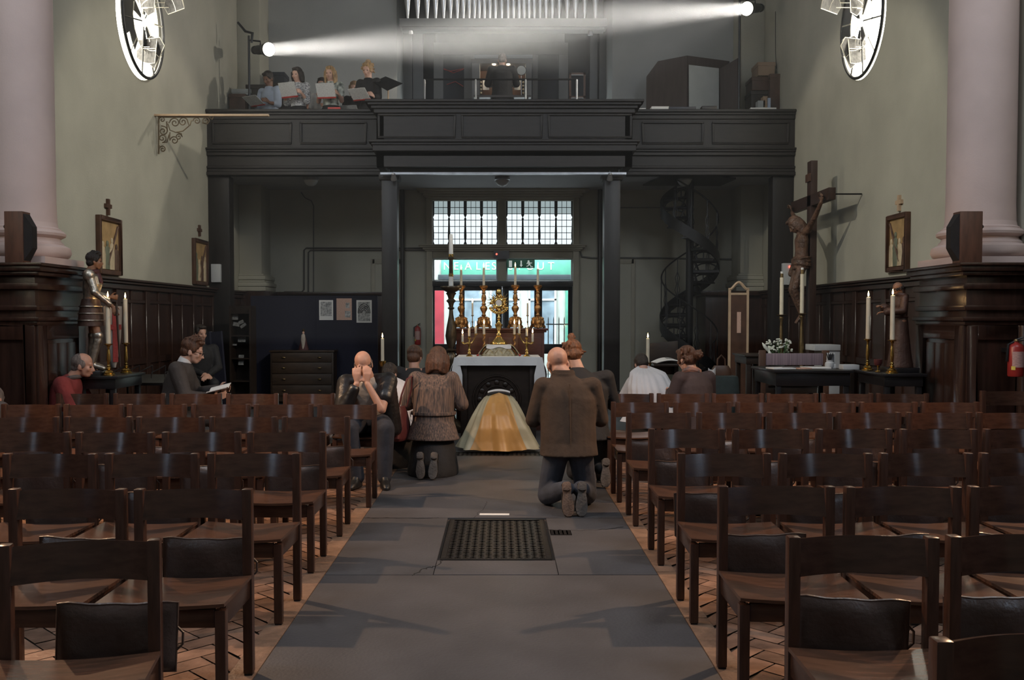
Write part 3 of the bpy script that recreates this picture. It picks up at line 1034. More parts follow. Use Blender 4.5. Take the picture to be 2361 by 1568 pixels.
def hand(m, w, d, nrm, thumb, curl=22, k=1.0):
    """palm, four bent fingers and a thumb; d wrist->fingers, nrm the way the palm faces, thumb the thumb side"""
    w, d, nrm = V(w), V(d).normalized(), V(nrm).normalized()
    t = V(thumb)
    t = (t - d * t.dot(d)).normalized()
    nrm = (nrm - d * nrm.dot(d)); nrm = (nrm - t * nrm.dot(t))
    nrm = nrm.normalized() if nrm.length > 1e-4 else d.cross(t)
    for q in (-.028, -.009, .01, .029):
        m.cap(w + d * .012 * k, w + (d * .092 + t * q) * k, .017 * k, .0135 * k, 8)
    for i, (q, L) in enumerate(((.032, .072), (.011, .082), (-.011, .076), (-.031, .060))):
        p = w + (d * .095 + t * q) * k
        a = 0.0
        for j, (f, r) in enumerate(((.44, .0098), (.31, .0090), (.25, .0082))):
            a += math.radians(curl * (1.0 if j else .7) + i * 2)
            e = p + (d * math.cos(a) + nrm * math.sin(a)) * L * f * k + t * (q * .05) * k
            m.cap(p, e, r * k, r * .93 * k, 8)
            p = e
    p = w + (d * .028 + t * .034) * k
    e = p + (d * .035 + t * .030 + nrm * .012) * k
    m.cap(p, e, .0135 * k, .0115 * k, 8)
    m.cap(e, e + (d * .034 + t * .004 + nrm * .012) * k, .011 * k, .0088 * k, 8)

def head_frame(c, yaw=0, pitch=0, roll=0):
    """yaw turns left(+), pitch looks down(+), roll tilts"""
    return Matrix.Translation(c) @ Matrix.Rotation(math.radians(yaw), 4, 'Z') @ Matrix.Rotation(math.radians(-pitch), 4, 'X') @ Matrix.Rotation(math.radians(roll), 4, 'Y')

def head(m, M, nek, k=1.0):
    S = M @ Matrix.Scale(k, 4)
    m.ell((0, -.010, .035), (.076, .096, .084), S)
    m.ell((0, .022, -.03), (.064, .072, .078), S)
    m.ell((0, .046, -.088), (.040, .040, .030), S)
    m.ell((0, .030, -.070), (.055, .045, .045), S)
    m.ell((0, .074, .018), (.050, .020, .014), S)
    m.tube([(0, .086, .010), (0, .102, -.020), (0, .112, -.042), (0, .092, -.054)], [.008, .011, .0155, .008], 8, S)
    for s in (-1, 1):
        m.ell((s * .011, .095, -.046), (.009, .012, .008), S)
        m.ell((s * .040, .066, -.032), (.022, .018, .022), S)
        m.ell((s * .078, -.008, -.020), (.010, .022, .033), S)
    m.ell((0, .088, -.066), (.022, .011, .007), S)
    m.ell((0, .086, -.078), (.020, .011, .008), S)
    m.cap(S @ V((0, -.022, -.055)), nek, .058 * k, .062 * k)

def face(root, M, k=1.0):
    S = M @ Matrix.Scale(k, 4)
    for s in (-1, 1):
        MB().ell((s * .031, .0815, -.006), (.014, .010, .0065), S, 10, 6).build('eye', 'eye_dark', root, world=False)
    MB().ell((0, .0915, -.0715), (.021, .008, .005), S, 10, 6).build('mouth', 'lip', root, world=False)

def hair(root, M, style, m_, k=1.0, voxel=.007):
    S = M @ Matrix.Scale(k, 4)
    m = MB()
    if style == 'ring':            # bald on top
        for i in range(13):
            a = math.radians(-150 + 300 * i / 12)
            m.ell((.074 * math.sin(a), -.015 - .090 * math.cos(a), -.012 + .012 * math.cos(a)), (.013, .016, .040), S, 10, 7)
    elif style == 'receding':
        m.ell((0, -.034, .030), (.082, .084, .082), S)
        m.ell((0, -.050, -.035), (.062, .060, .050), S)
        for s in (-1, 1):
            m.ell((s * .070, .012, .012), (.012, .032, .042), S)
    else:
        m.ell((0, -.020, .046), (.084, .100, .084), S)
        m.ell((0, -.045, -.02), (.072, .066, .068), S)
        for s in (-1, 1):
            m.ell((s * .070, .008, .020), (.014, .040, .044), S)
        m.ell((0, .050, .088), (.060, .040, .028), S)
    if style == 'crop':
        for i in range(40):
            r = random.Random(i)
            a, b = r.uniform(-2.8, 2.8), r.uniform(.1, 1.1)
            p = V((.080 * math.sin(a) * math.sin(b), -.015 + .098 * math.cos(a) * math.sin(b), .048 + .084 * math.cos(b)))
            m.cap(p, p + V((p.x * .2, p.y * .2 + .012, .018)), .013, .005, 6, S)
    if style in ('bob', 'long'):
        z1 = -.13 if style == 'bob' else -.20
        for i in range(15):
            a = math.radians(-118 + 236 * i / 14)
            p0 = V((.080 * math.sin(a), -.012 - .090 * math.cos(a), .04))
            p1 = V((.090 * math.sin(a), -.02 - .088 * math.cos(a), -.05))
            p2 = V((.086 * math.sin(a), -.025 - .080 * math.cos(a), z1 + .015 * math.cos(3 * a)))
            m.tube([p0, p1, p2], [.026, .028, .020], 8, S)
    if style in ('bun', 'updo', 'knot'):
        c = {'bun': V((0, -.03, .155)), 'updo': V((0, -.07, .115)), 'knot': V((.02, -.145, .0))}[style]
        r0 = {'bun': .036, 'updo': .048, 'knot': .050}[style]
        m.ell(c, (r0, r0, r0 * .9), S)
        rnd = random.Random(4)
        for i in range(22):
            q = V((rnd.gauss(0, 1), rnd.gauss(0, 1), rnd.gauss(0, 1))).normalized()
            m.cap(c + q * r0 * .6, c + q * r0 * rnd.uniform(1.0, 1.25), .012, .005, 6, S)
        if style == 'bun':
            m.cap((0, -.025, .11), (0, -.03, .15), .03, .022, 10, S)
        for i in range(14):       # loose twists round the head
            a = rnd.uniform(-2.4, 2.4)
            p = V((.084 * math.sin(a), -.02 - .10 * math.cos(a), rnd.uniform(-.05, .08)))
            m.cap(p, p + V((rnd.uniform(-.03, .03), 0, rnd.uniform(-.03, .03))), .017, .010, 6, S)
    return m.melt('hair', m_, root, voxel, 2, world=False)

def J0(kind, **kw):
    """joints for a pose, in metres, facing +Y; s is the person's left (-1) or right (+1)"""
    if kind == 'kneel':
        j = dict(pel=(0, .36, .52), che=(0, .42, .86), nek=(0, .45, 1.04), hed=(0, .50, 1.17))
        for s in (-1, 1):
            j.update({('sh', s): (s * .185, .42, .975), ('el', s): (s * .265, .47, .70), ('wr', s): (s * .07, .68, .84),
                      ('hip', s): (s * .09, .36, .48), ('kn', s): (s * .12, .46, .075), ('an', s): (s * .06, .05, .17)})
    elif kind == 'sit':
        j = dict(pel=(0, .0, .56), che=(0, .04, .90), nek=(0, .06, 1.08), hed=(0, .10, 1.215))
        for s in (-1, 1):
            j.update({('sh', s): (s * .185, .05, 1.01), ('el', s): (s * .24, .12, .74), ('wr', s): (s * .14, .36, .72),
                      ('hip', s): (s * .10, .03, .54), ('kn', s): (s * .13, .46, .52), ('an', s): (s * .13, .44, .10)})
    else:
        j = dict(pel=(0, 0, .95), che=(0, .0, 1.26), nek=(0, .01, 1.44), hed=(0, .04, 1.58))
        for s in (-1, 1):
            j.update({('sh', s): (s * .18, 0, 1.38), ('el', s): (s * .22, .02, 1.10), ('wr', s): (s * .13, .25, 1.16),
                      ('hip', s): (s * .09, 0, .92), ('kn', s): (s * .10, .02, .50), ('an', s): (s * .10, -.02, .09)})
    j.update(kw)
    return {a: V(b) for a, b in j.items()}

def body(root_name, label, loc, rz, j, look=(0, 0, 0), skin='skin', k=1.0, hands=True, hd=None, feet=True, voxel=.009, legs=True, cat='person', group=None):
    m = MB()
    M = head_frame(j['hed'], *look)
    head(m, M, j['nek'], k)
    m.cap(j['nek'], j['che'], .058, .10)
    m.loft([(j['pel'] - V((0, 0, .08)), .12, .09), (j['pel'], .14, .10), ((j['pel'] + j['che']) / 2, .125, .09), (j['che'], .145, .10), (j['che'] + (j['nek'] - j['che']) * .55, .10, .075)])
    for s in (-1, 1):
        sh, el, wr = j[('sh', s)], j[('el', s)], j[('wr', s)]
        m.cap(j['che'] + V((0, 0, .08)), sh, .07, .058)
        m.cap(sh, el, .052, .040)
        m.cap(el, wr, .041, .028)
        if hands:
            d, nr, th, cu = (hd or {}).get(s, (wr - el, (0, 0, -1), (-s, .2, 0), 25))
            hand(m, wr, d, nr, th, cu)
        if legs:
            hp, kn, an = j[('hip', s)], j[('kn', s)], j[('an', s)]
            m.cap(j['pel'], hp, .09, .085)
            m.cap(hp, kn, .08, .055)
            m.cap(kn, an, .056, .036)
            if feet:
                f = j.get(('to', s), an + V((0, .07, -.065)))
                m.cap(an, f, .032, .020)
    o = m.melt(root_name, skin, None, voxel, 3)
    o.location = loc
    o.rotation_euler = (0, 0, math.radians(rz))
    tag(o, label, cat, group)
    return o, M

def sleeves(m, j, r=(.072, .060, .046), to=.95):
    for s in (-1, 1):
        sh, el, wr = j[('sh', s)], j[('el', s)], j[('wr', s)]
        c = j['che'] + (j['nek'] - j['che']) * .35
        m.cap(c, sh, r[0], r[0])
        m.cap(sh, el, r[0], r[1], 12)
        m.cap(el, el + (wr - el) * to, r[1], r[2], 12)

def trousers(root, j, m_, r=(.098, .072, .055), name='trousers', to=1.0):
    m = MB()
    m.loft([(j['pel'] - V((0, 0, .10)), .13, .10), (j['pel'], .155, .115), (j['pel'] + V((0, 0, .08)), .15, .11)])
    for s in (-1, 1):
        hp, kn, an = j[('hip', s)], j[('kn', s)], j[('an', s)]
        m.cap(j['pel'], hp, .10, r[0])
        m.cap(hp, kn, r[0], r[1], 12)
        m.cap(kn, kn + (an - kn) * to, r[1], r[2], 12)
    return m.melt(name, m_, root, .011, 3, world=False)

def sole(root, an, m_, heel='sole_grey', k=1.0, s=1):
    """a shoe of a kneeling person: toe on the ground, sole turned back"""
    T = Matrix.Translation(an) @ Matrix.Rotation(math.radians(-14), 4, 'X') @ Matrix.Rotation(math.radians(s * 3), 4, 'Y') @ Matrix.Scale(k, 4)
    m = MB()
    m.loft([((0, .02, .075), .022, .02), ((0, .02, .06), .036, .036), ((0, .03, .0), .038, .045), ((0, .02, -.07), .044, .036), ((0, .015, -.14), .042, .028), ((0, .01, -.175), .026, .018)], 16, T)
    sh = m.build('shoe', 'shoe_black', root, world=False)
    out = [(-.032, .062), (-.018, .078), (.018, .078), (.032, .062), (.034, .02), (.030, -.01), (.040, -.06), (.045, -.11), (.038, -.155), (.018, -.18), (-.012, -.182), (-.036, -.16), (-.046, -.11), (-.040, -.06), (-.030, -.01), (-.034, .02)]
    R = Matrix(((1, 0, 0, 0), (0, 0, -1, 0), (0, 1, 0, 0), (0, 0, 0, 1)))
    MB().prism(out, .0, .016, T @ Matrix.Translation((0, -.010, 0)) @ R).build('sole', m_, sh, world=False, bevel=.004)
    hl = [(-.031, .063), (-.017, .077), (.017, .077), (.031, .063), (.032, .018), (0, .010), (-.032, .018)]
    MB().prism(hl, .016, .036, T @ Matrix.Translation((0, -.010, 0)) @ R).build('heel', heel, sh, world=False, bevel=.003)

def shoe(root, an, ang=0, m_='shoe_black', k=1.0):
    T = Matrix.Translation((an.x, an.y, 0)) @ Matrix.Rotation(math.radians(ang), 4, 'Z') @ Matrix.Scale(k, 4)
    m = MB()
    m.loft([((0, .06, .005), .046, .14), ((0, .06, .03), .047, .14), ((0, .05, .055), .042, .12), ((0, .02, .08), .036, .075), ((0, .0, .12), .038, .05)], 18, T, p=2.4)
    return m.melt('shoe', m_, root, .009, 2, world=False)

def coat(m, j, hem, rx, ry, hemy=None, n=24, flare=1.1, sh=.205):
    """a jacket body lofted from the hem to the neck, rings in pelvis/chest/neck frame"""
    p, c, nk = j['pel'], j['che'], j['nek']
    h = V((p.x, hemy if hemy is not None else p.y, hem))
    ax = (c - p).normalized()
    til = math.degrees(math.atan2(ax.y, ax.z)) * -1
    m.loft([(h, rx * flare, ry * flare, 0), (h + (p - h) * .5, rx * (1 + flare) / 2, ry * (1 + flare) / 2, til * .3), (p, rx, ry, til * .6), ((p + c) / 2, rx * .98, ry, til), (c, rx * 1.02, ry * .98, til),
            (c + (nk - c) * .45, sh * .86, ry * .82, til), (c + (nk - c) * .8, sh * .5, ry * .62, til), (nk, .070, .068, til)], n, p=2.25)

# ---- bald man in the brown jacket, kneeling in the aisle
j = J0('kneel', hed=(-.075, .50, 1.160), nek=(-.035, .455, 1.075))
for s in (-1, 1):
    j[('sh', s)] = V((s * .20, .42, .975))
    j[('an', s)] = V((s * .058, .06, .20)); j[('kn', s)] = V((s * .16, .44, .085)); j[('el', s)] = V((s * .275, .46, .70))
px = at(1322, 1150, 7.4)
r, M = body('person', 'bald man in a brown jacket and jeans kneeling in the aisle, seen from behind', (px.x, 7.32, 0), 3, j, (8, 14, -4), 'skin', k=1.1, feet=False, hands=True)
m = MB()
coat(m, j, .425, .228, .150, hemy=.33, flare=1.04, sh=.262)
sleeves(m, j, (.078, .068, .054))
m.tube([V((-.035, .455, 1.085)) + V((.082 * math.cos(a), .078 * math.sin(a), .012 * math.sin(a))) for a in [i * PI / 8 for i in range(17)]], .018, 8)
m.melt('jacket', 'tweed', r, .010, 4, world=False)
MB().loft([((-.035, .452, 1.050), .105, .092), ((-.035, .455, 1.085), .094, .088), ((-.035, .458, 1.108), .084, .080), ((-.035, .458, 1.098), .070, .066), ((-.035, .455, 1.05), .07, .066)], 24).build('collar', 'tweed', r, world=False, smooth=60)
MB().tube([(.0, .30, 1.0), (.0, .262, .86), (.0, .228, .66), (.0, .205, .50), (.0, .19, .43)], .005, 5).build('back_seam', 'tweed', r, world=False)
trousers(r, j, 'denim', (.108, .085, .066), 'jeans')
for s in (-1, 1):
    sole(r, V((s * .058, .0, .185)), 'sole_tan' if s < 0 else 'sole_grey', 'sole_tan' if s < 0 else 'sole_grey', 1.03, s)
    MB().lathe([(.044, 0), (.047, .02), (.044, .05)], 14, M=Matrix.Translation((s * .062, .085, .175)) @ Matrix.Rotation(math.radians(60), 4, 'X')).build('sock', 'shirt_white', r, world=False)
T = MB()
for s in (-1, 1):
    T.tube([M @ V((s * .083, .0, .0)), M @ V((s * .078, .06, -.002)), M @ V((s * .06, .096, -.004))], .003, 5)
    T.tube([M @ V((s * .036 + .022 * math.cos(a), .105, -.008 + .017 * math.sin(a))) for a in [q * PI / 6 for q in range(13)]], .0025, 5)
T.build('glasses', 'shoe_black', r, world=False)

# ---- woman with a topknot behind him
j = J0('kneel', hed=(-.13, .50, 1.19), nek=(-.09, .45, 1.06))
px = at(1368, 1125, 8.62)
r, M = body('person', 'kneeling woman with an auburn topknot, partly hidden behind the bald man', (px.x, 8.52, 0), 4, j, (8, 24, 0), 'skin_pale', feet=False)
m = MB()
coat(m, j, .40, .19, .14, hemy=.33)
sleeves(m, j)
m.melt('coat', 'black_cloth', r, .011, 3, world=False)
trousers(r, j, 'black_cloth')
for s in (-1, 1):
    sole(r, V((s * .07 + .03, .0, .19)), 'sole_grey', 'sole_grey', 1.0, s)
hair(r, M, 'bun', 'hair_auburn', 1.05)

# ---- woman in the striped jacket
j = J0('kneel', hed=(.035, .46, 1.115), nek=(.02, .42, .985), che=(0, .40, .82))
for s in (-1, 1):
    j[('sh', s)] = V((s * .175, .40, .93)); j[('el', s)] = V((s * .27, .44, .68)); j[('wr', s)] = V((s * .12, .66, .72))
    j[('an', s)] = V((s * .065, .14, .15))
px = at(987, 1105, 9.05)
r, M = body('person', 'kneeling woman with a brown bob in a striped grey and rust jacket', (px.x, 8.97, 0), -5, j, (-4, 14, 0), 'skin_pale', feet=False)
m = MB()
coat(m, j, .345, .205, .15, hemy=.33, flare=1.30, sh=.225)
sleeves(m, j, (.080, .072, .062))
m.melt('jacket', 'striped_jacket', r, .010, 3, world=False)
m = MB().loft([((0, .365, .585), .222, .163), ((0, .366, .60), .224, .166), ((0, .367, .615), .222, .163)], 28, p=2.25)
m.build('waist_seam', 'striped_jacket', r, world=False)
m = MB()
m.loft([((0, .34, .0), .25, .30), ((0, .34, .06), .25, .29), ((0, .34, .2), .23, .22), ((0, .36, .4), .19, .15), ((0, .36, .55), .16, .12)], 24)
m.melt('skirt', 'black_cloth', r, .012, 3, world=False)
for s in (-1, 1):
    sole(r, V((s * .065, .0, .185)), 'sole_grey', 'sole_grey', .98, s)
hair(r, M, 'bob', 'hair_brown', 1.06)
WOMAN = r
# her bag hangs from her left shoulder
g = thing('shoulder_bag', 'maroon shoulder bag hanging at the side of the woman in stripes', 'bag', (px.x - .275, 9.25, .34), -20)
m = MB().loft([((0, 0, 0), .04, .12), ((0, 0, .03), .06, .155), ((0, 0, .16), .055, .145), ((0, 0, .27), .04, .10), ((0, 0, .33), .02, .07)], 18, p=3)
m.build('pouch', 'bag_maroon', g, world=False)
MB().tube([(0, -.06, .31), (.03, -.05, .45), (.075, -.02, .60), (.10, .04, .625), (.07, .09, .5), (.02, .08, .32)], .010, 6, flat=.5).build('strap', 'bag_maroon', g, world=False)

# ---- person with short brown hair beside her
j = J0('kneel', hed=(.0, .48, 1.07), nek=(0, .42, .94), che=(0, .40, .78))
for s in (-1, 1):
    j[('sh', s)] = V((s * .18, .40, .90)); j[('el', s)] = V((s * .24, .46, .66)); j[('wr', s)] = V((s * .1, .66, .74))
px = at(957, 840, 11.25)
r, M = body('person', 'dark-dressed person with short brown hair kneeling behind the woman in stripes', (px.x, 10.72, 0), 0, j, (-10, 22, 0), 'skin', feet=False)
m = MB()
coat(m, j, .36, .20, .15, hemy=.33)
sleeves(m, j)
m.melt('coat', 'black_cloth', r, .011, 3, world=False)
trousers(r, j, 'black_cloth')
for s in (-1, 1):
    sole(r, V((s * .07, .0, .185)), 'sole_grey', 'shoe_black', .98, s)
hair(r, M, 'short', 'hair_brown', 1.1)

# ---- two servers in white surplices, bowed low
def server(label, x, y, rz, lean, hx, tall):
    j = J0('kneel', pel=(0, .34, .45), che=(hx * .6, .56, .70 * tall), nek=(hx * .9, .74, .80 * tall), hed=(hx, .84, .90 * tall))
    for s in (-1, 1):
        j[('sh', s)] = V((hx * .7 + s * .15, .62, .72 * tall)); j[('el', s)] = V((s * .22, .80, .55)); j[('wr', s)] = V((s * .06, .95, .66))
    r, M = body('person', label, (x, y, 0), rz, j, (0, 55, 0), 'skin', feet=False)
    def fn(u, v):
        a = 2 * PI * u
        prof = [(.0, .36, .44, .34), (.25, .30, .37, .36), (.5, .26, .30, .40), (.72, .25, .24, .46), (.88, .20, .17, .56), (1.0, .07, .07, .72)]
        for q in range(len(prof) - 1):
            if prof[q][0] <= v <= prof[q + 1][0]:
                t = (v - prof[q][0]) / (prof[q + 1][0] - prof[q][0]); break
        A, Bq = prof[q], prof[q + 1]
        rx, ry, cy = (A[i] + (Bq[i] - A[i]) * t for i in (1, 2, 3))
        w = 1 + .06 * math.sin(a * 17 + 2 * math.sin(3 * a)) * (1 - v * .6)
        zt = (.05, .30, .52, .70, .84, .90)[q]; zb = (.30, .52, .70, .84, .90, .90)[q]
        zs = (.33, .40, .50, .70, .83, .885)
        z = (zs[q] + (zs[q + 1] - zs[q]) * t) * tall
        tilt = (math.sin(a)) * ry * .18 * v
        return (rx * math.cos(a) * w + hx * v * v, cy + ry * math.sin(a) * w, z + tilt * 1.3 + .0)
    MB().sheet(fn, 120, 26, .006, wrap=True).build('surplice', 'surplice', r, world=False, smooth=80)
    m = MB()
    for s in (-1, 1):
        m.cap(j[('sh', s)], j[('el', s)], .095, .11)
        m.cap(j[('el', s)], j[('wr', s)], .10, .12)
    m.melt('sleeves', 'surplice', r, .014, 3, world=False)
    hair(r, M, 'short', 'hair_dark', 1.04)
    MB().loft([((0, .33, .0), .34, .42), ((0, .33, .06), .33, .40), ((0, .34, .2), .29, .35), ((0, .36, .38), .25, .30), ((0, .40, .55), .20, .22)], 20).build('cassock', 'black_cloth', r, world=False)
    return r
p1 = at(905, 900, 10.3)
server('server in a white surplice bowed low left of the altar, dark hair', p1.x, 9.66, -6, 0, -.15, 1.0)
p1 = at(1512, 900, 10.9)
server('server in a pleated white surplice bowed low beside the right-hand torch', p1.x, 10.45, 6, 0, -.02, 1.08)

# ---- the priest prostrate in a gold cope
j = J0('kneel', pel=(0, .30, .34), che=(0, .72, .50), nek=(0, .94, .50), hed=(0, 1.07, .47))
for s in (-1, 1):
    j[('sh', s)] = V((s * .18, .84, .48)); j[('el', s)] = V((s * .26, 1.0, .22)); j[('wr', s)] = V((s * .12, 1.15, .06))
    j[('hip', s)] = V((s * .1, .28, .32)); j[('kn', s)] = V((s * .14, .58, .09)); j[('an', s)] = V((s * .08, .16, .10))
px = at(1150, 1045, 10.72)
r, M = body('person', 'priest in a gold cope bowed to the floor before the altar', (px.x, 10.66, 0), 0, j, (0, 62, 0), 'skin', feet=False)
hair(r, M, 'short', 'hair_brown', 1.05)
PR = [(.00, .475, .0, .03), (.14, .43, .03, .13), (.34, .355, .05, .28), (.55, .285, .12, .43), (.75, .215, .26, .56), (.90, .165, .44, .625), (1.0, .125, .62, .645)]
def cope(u, v, grow=0.0, a0=-1.0, a1=1.0):
    a = (a0 + (a1 - a0) * u) * 1.75
    for q in range(len(PR) - 1):
        if PR[q][0] <= v <= PR[q + 1][0] + 1e-9:
            t = (v - PR[q][0]) / (PR[q + 1][0] - PR[q][0]); break
    A, C = PR[q], PR[q + 1]
    rx, y0, z = (A[i] + (C[i] - A[i]) * t for i in (1, 2, 3))
    dep = .78 - .35 * v
    fold = .030 * (1 - v) * math.sin(a * 7.0 + .7) + .018 * (1 - v * .8) * math.sin(a * 13.0 + 5 * v)
    x = (rx + fold + grow) * math.sin(a)
    y = y0 + (1 - math.cos(a)) * dep * .45 - (fold + grow) * math.cos(a)
    hem = .03 * math.sin(9 * a + 1) * max(0, .12 - v) * 6 * .3
    return (x, y - hem * .5, max(z - .05 * abs(math.sin(a)) * v + .004, .012) + max(0, hem))
MB().sheet(lambda u, v: cope(u, v), 110, 40, .008).build('cope', 'cope_gold', r, world=False, smooth=80)
MB().sheet(lambda u, v: cope(u, v, .012, -.34 - .06 * (1 - v), .36 + .06 * (1 - v)), 60, 40, .006).build('orphrey', 'cope_orphrey', r, world=False, smooth=80)
MB().sheet(lambda u, v: (-.13 + .26 * u, .60 + .10 * v + .06 * (2 * u - 1) ** 2, .665 + .014 * math.sin(PI * v) - .03 * (2 * u - 1) ** 2), 24, 6, .012).build('collar', 'shirt_white', r, world=False)
MB().sheet(lambda u, v: (-.135 + .27 * u, .575 + .03 * v + .06 * (2 * u - 1) ** 2, .658 - .03 * (2 * u - 1) ** 2 - .02 * (1 - v)), 24, 4, .008).build('collar_braid', 'black_cloth', r, world=False)

# ---- man with his face in his hands, on the aisle chair
j = J0('sit', pel=(0, .0, .55), che=(.0, .12, .86), nek=(.0, .19, .99), hed=(.03, .25, 1.105))
j[('sh', -1)] = V((-.19, .17, .94)); j[('sh', 1)] = V((.20, .15, .92))
j[('el', -1)] = V((-.16, .40, .70)); j[('wr', -1)] = V((-.03, .39, .93))
j[('el', 1)] = V((.20, .36, .68)); j[('wr', 1)] = V((.07, .39, .93))
j[('kn', -1)] = V((-.20, .44, .53)); j[('an', -1)] = V((-.19, .46, .10)); j[('kn', 1)] = V((.13, .45, .53)); j[('an', 1)] = V((.06, .44, .10))
px = at(842, 900, 8.9)
hd = {s: (V((0.01 - s * .0, -.02, 1)), V((0, -1, .1)), V((-s, 0, .1)), 14) for s in (-1, 1)}
r, M = body('person', 'seated man in a black jacket hiding his face in his hands', (px.x + .03, 9.02, 0), 180, j, (0, 28, 4), 'skin', hd=hd, voxel=.008)
hair(r, M, 'ring', 'hair_grey')
m = MB()
coat(m, j, .52, .175, .13, flare=1.0, sh=.19)
m.melt('polo_shirt', 'polo_grey', r, .010, 3, world=False)
m = MB()
for s in (-1, 1):
    sh, el = j[('sh', s)], j[('el', s)]
    m.cap(j['nek'] + V((s * .06, -.05, -.05)), sh, .075, .085, 12)
    m.cap(sh, sh + (el - sh) * (.55 if s < 0 else 1.0), .092, .086, 12)
    if s > 0:
        m.cap(el, el + (j[('wr', s)] - el) * .8, .078, .055, 12)
    for q in range(12):
        t = q / 11
        a = V((s * (.165 + .045 * t), .12 - .06 * t, .90 - .42 * t)); m.cap(a, a + V((s * .01, -.14, -.01)), .062 + .010 * t, .076, 10)
m.loft([((0, -.10, .42), .22, .07), ((0, -.06, .6), .22, .08), ((0, .02, .85), .21, .08), ((0, .08, .97), .14, .07)], 20)
m.melt('leather_jacket', 'leather_jacket', r, .010, 4, world=False)
trousers(r, j, 'denim_dark', (.105, .082, .066), 'jeans', 1.02)
for s in (-1, 1):
    shoe(r, j[('an', s)], s * -12)
for s in (-1, 1):
    MB().tube([(s * .015, .235, .97), (s * .045, .255, .93), (s * .05, .26, .90)], [.012, .020, .004], 6, flat=.4).build('shirt_collar', 'polo_grey', r, world=False)

# ---- man in the red fleece, in profile
j = J0('sit', che=(0, .10, .80), nek=(0, .18, .95), hed=(0, .27, 1.06))
for s in (-1, 1):
    j[('sh', s)] = V((s * .19, .13, .88)); j[('el', s)] = V((s * .24, .25, .64)); j[('wr', s)] = V((s * .10, .46, .62))
px = at(184, 845, 9.46)
r, M = body('person', 'balding man in a red fleece sitting below the armoured statue', (px.x - .25, 9.46, 0), -84, j, (2, 8, 0), 'skin')
face(r, M, 1.04)
hair(r, M, 'receding', 'hair_grey', 1.02)
m = MB()
coat(m, j, .50, .19, .15, flare=1.0, sh=.215)
sleeves(m, j, (.085, .072, .055))
m.melt('fleece', 'fleece_red', r, .010, 3, world=False)
MB().tube([j['nek'] + V((.078 * math.cos(a), .075 * math.sin(a) - .01, -.012 + .012 * math.sin(a))) for a in [i * PI / 10 for i in range(21)]], .022, 8).build('collar', 'coat_grey', r, world=False)
trousers(r, j, 'denim_dark')
for s in (-1, 1):
    shoe(r, j[('an', s)], 0)

# ---- man in the charcoal suit reading a booklet
j = J0('sit', pel=(0, 0, .58), che=(0, .07, .95), nek=(0, .12, 1.13), hed=(0, .20, 1.245))
for s in (-1, 1):
    j[('sh', s)] = V((s * .195, .08, 1.06)); j[('el', s)] = V((s * .25, .18, .78))
    j[('kn', s)] = V((s * .13, .46, .54))
j[('wr', 1)] = V((.13, .42, .76)); j[('wr', -1)] = V((-.10, .44, .83))
hd = {1: (V((-.2, 1, .2)), V((-.4, 0, 1)), V((.2, .3, 1)), 24), -1: (V((.3, 1, .12)), V((.6, 0, -.9)), V((0, .2, 1)), 20)}
px = at(432, 860, 9.9)
r, M = body('person', 'man in a charcoal suit and dark glasses reading from a booklet', (px.x - .15, 9.9, -.055), -84, j, (4, 16, 0), 'skin_pale', k=1.08, hd=hd)
face(r, M, 1.08)
hair(r, M, 'crop', 'hair_brown', 1.10)
m = MB()
coat(m, j, .54, .19, .15, flare=1.0, sh=.225)
sleeves(m, j, (.085, .072, .056))
m.melt('suit_jacket', 'suit_charcoal', r, .010, 4, world=False)
MB().lathe([(.068, -.05), (.072, -.02), (.070, .02), (.066, .045)], 20, M=Matrix.Translation(j['nek'] + V((0, 0, -.005))) @ Matrix.Rotation(math.radians(-24), 4, 'X')).build('shirt_collar', 'shirt_white', r, world=False)
m = MB()
S = M @ Matrix.Scale(1.08, 4)
for s in (-1, 1):
    m.tube([S @ V((s * .082, -.005, .004)), S @ V((s * .080, .05, .0)), S @ V((s * .062, .102, -.003))], .0035, 5)
    m.tube([S @ V((s * .034 + .024 * math.cos(a), .105, -.006 + .016 * math.sin(a))) for a in [q * PI / 6 for q in range(13)]], .003, 5)
m.build('glasses', 'shoe_black', r, world=False)
trousers(r, j, 'suit_charcoal')
for s in (-1, 1):
    shoe(r, j[('an', s)], 0)
bk = at(484, 899, 9.86)
b = thing('booklet', 'white order of service held open by the man in the suit', 'booklet', (bk.x, 9.86, bk.z - .03), -84)
for s, nm, m_ in ((-1, 'left', 'paper'), (1, 'right', 'print_grey')):
    MB().sheet(lambda u, v: (s * .145 * u, -.01 + .20 * v, .045 * math.sin(u * 1.8) * .6 + .05 * v + s * -.015 * u), 12, 6, .006).build('page_' + nm, m_, b, world=False)

# ---- dim seated figure by the wall
j = J0('sit', hed=(0, .08, 1.24))
j[('wr', 1)] = V((.02, .34, .66)); j[('wr', -1)] = V((-.06, .36, .64))
px = at(455, 770, 14.0)
r, M = body('person', 'dim dark-clothed person sitting against the left wall panelling', (px.x + .04, 14.0, .07), 205, j, (20, 6, 0), 'skin', voxel=.012)
face(r, M)
hair(r, M, 'short', 'hair_dark')
m = MB()
coat(m, j, .54, .19, .15, flare=1.0)
sleeves(m, j)
m.melt('coat', 'black_cloth', r, .014, 3, world=False)
trousers(r, j, 'black_cloth')
for s in (-1, 1):
    shoe(r, j[('an', s)], 0)

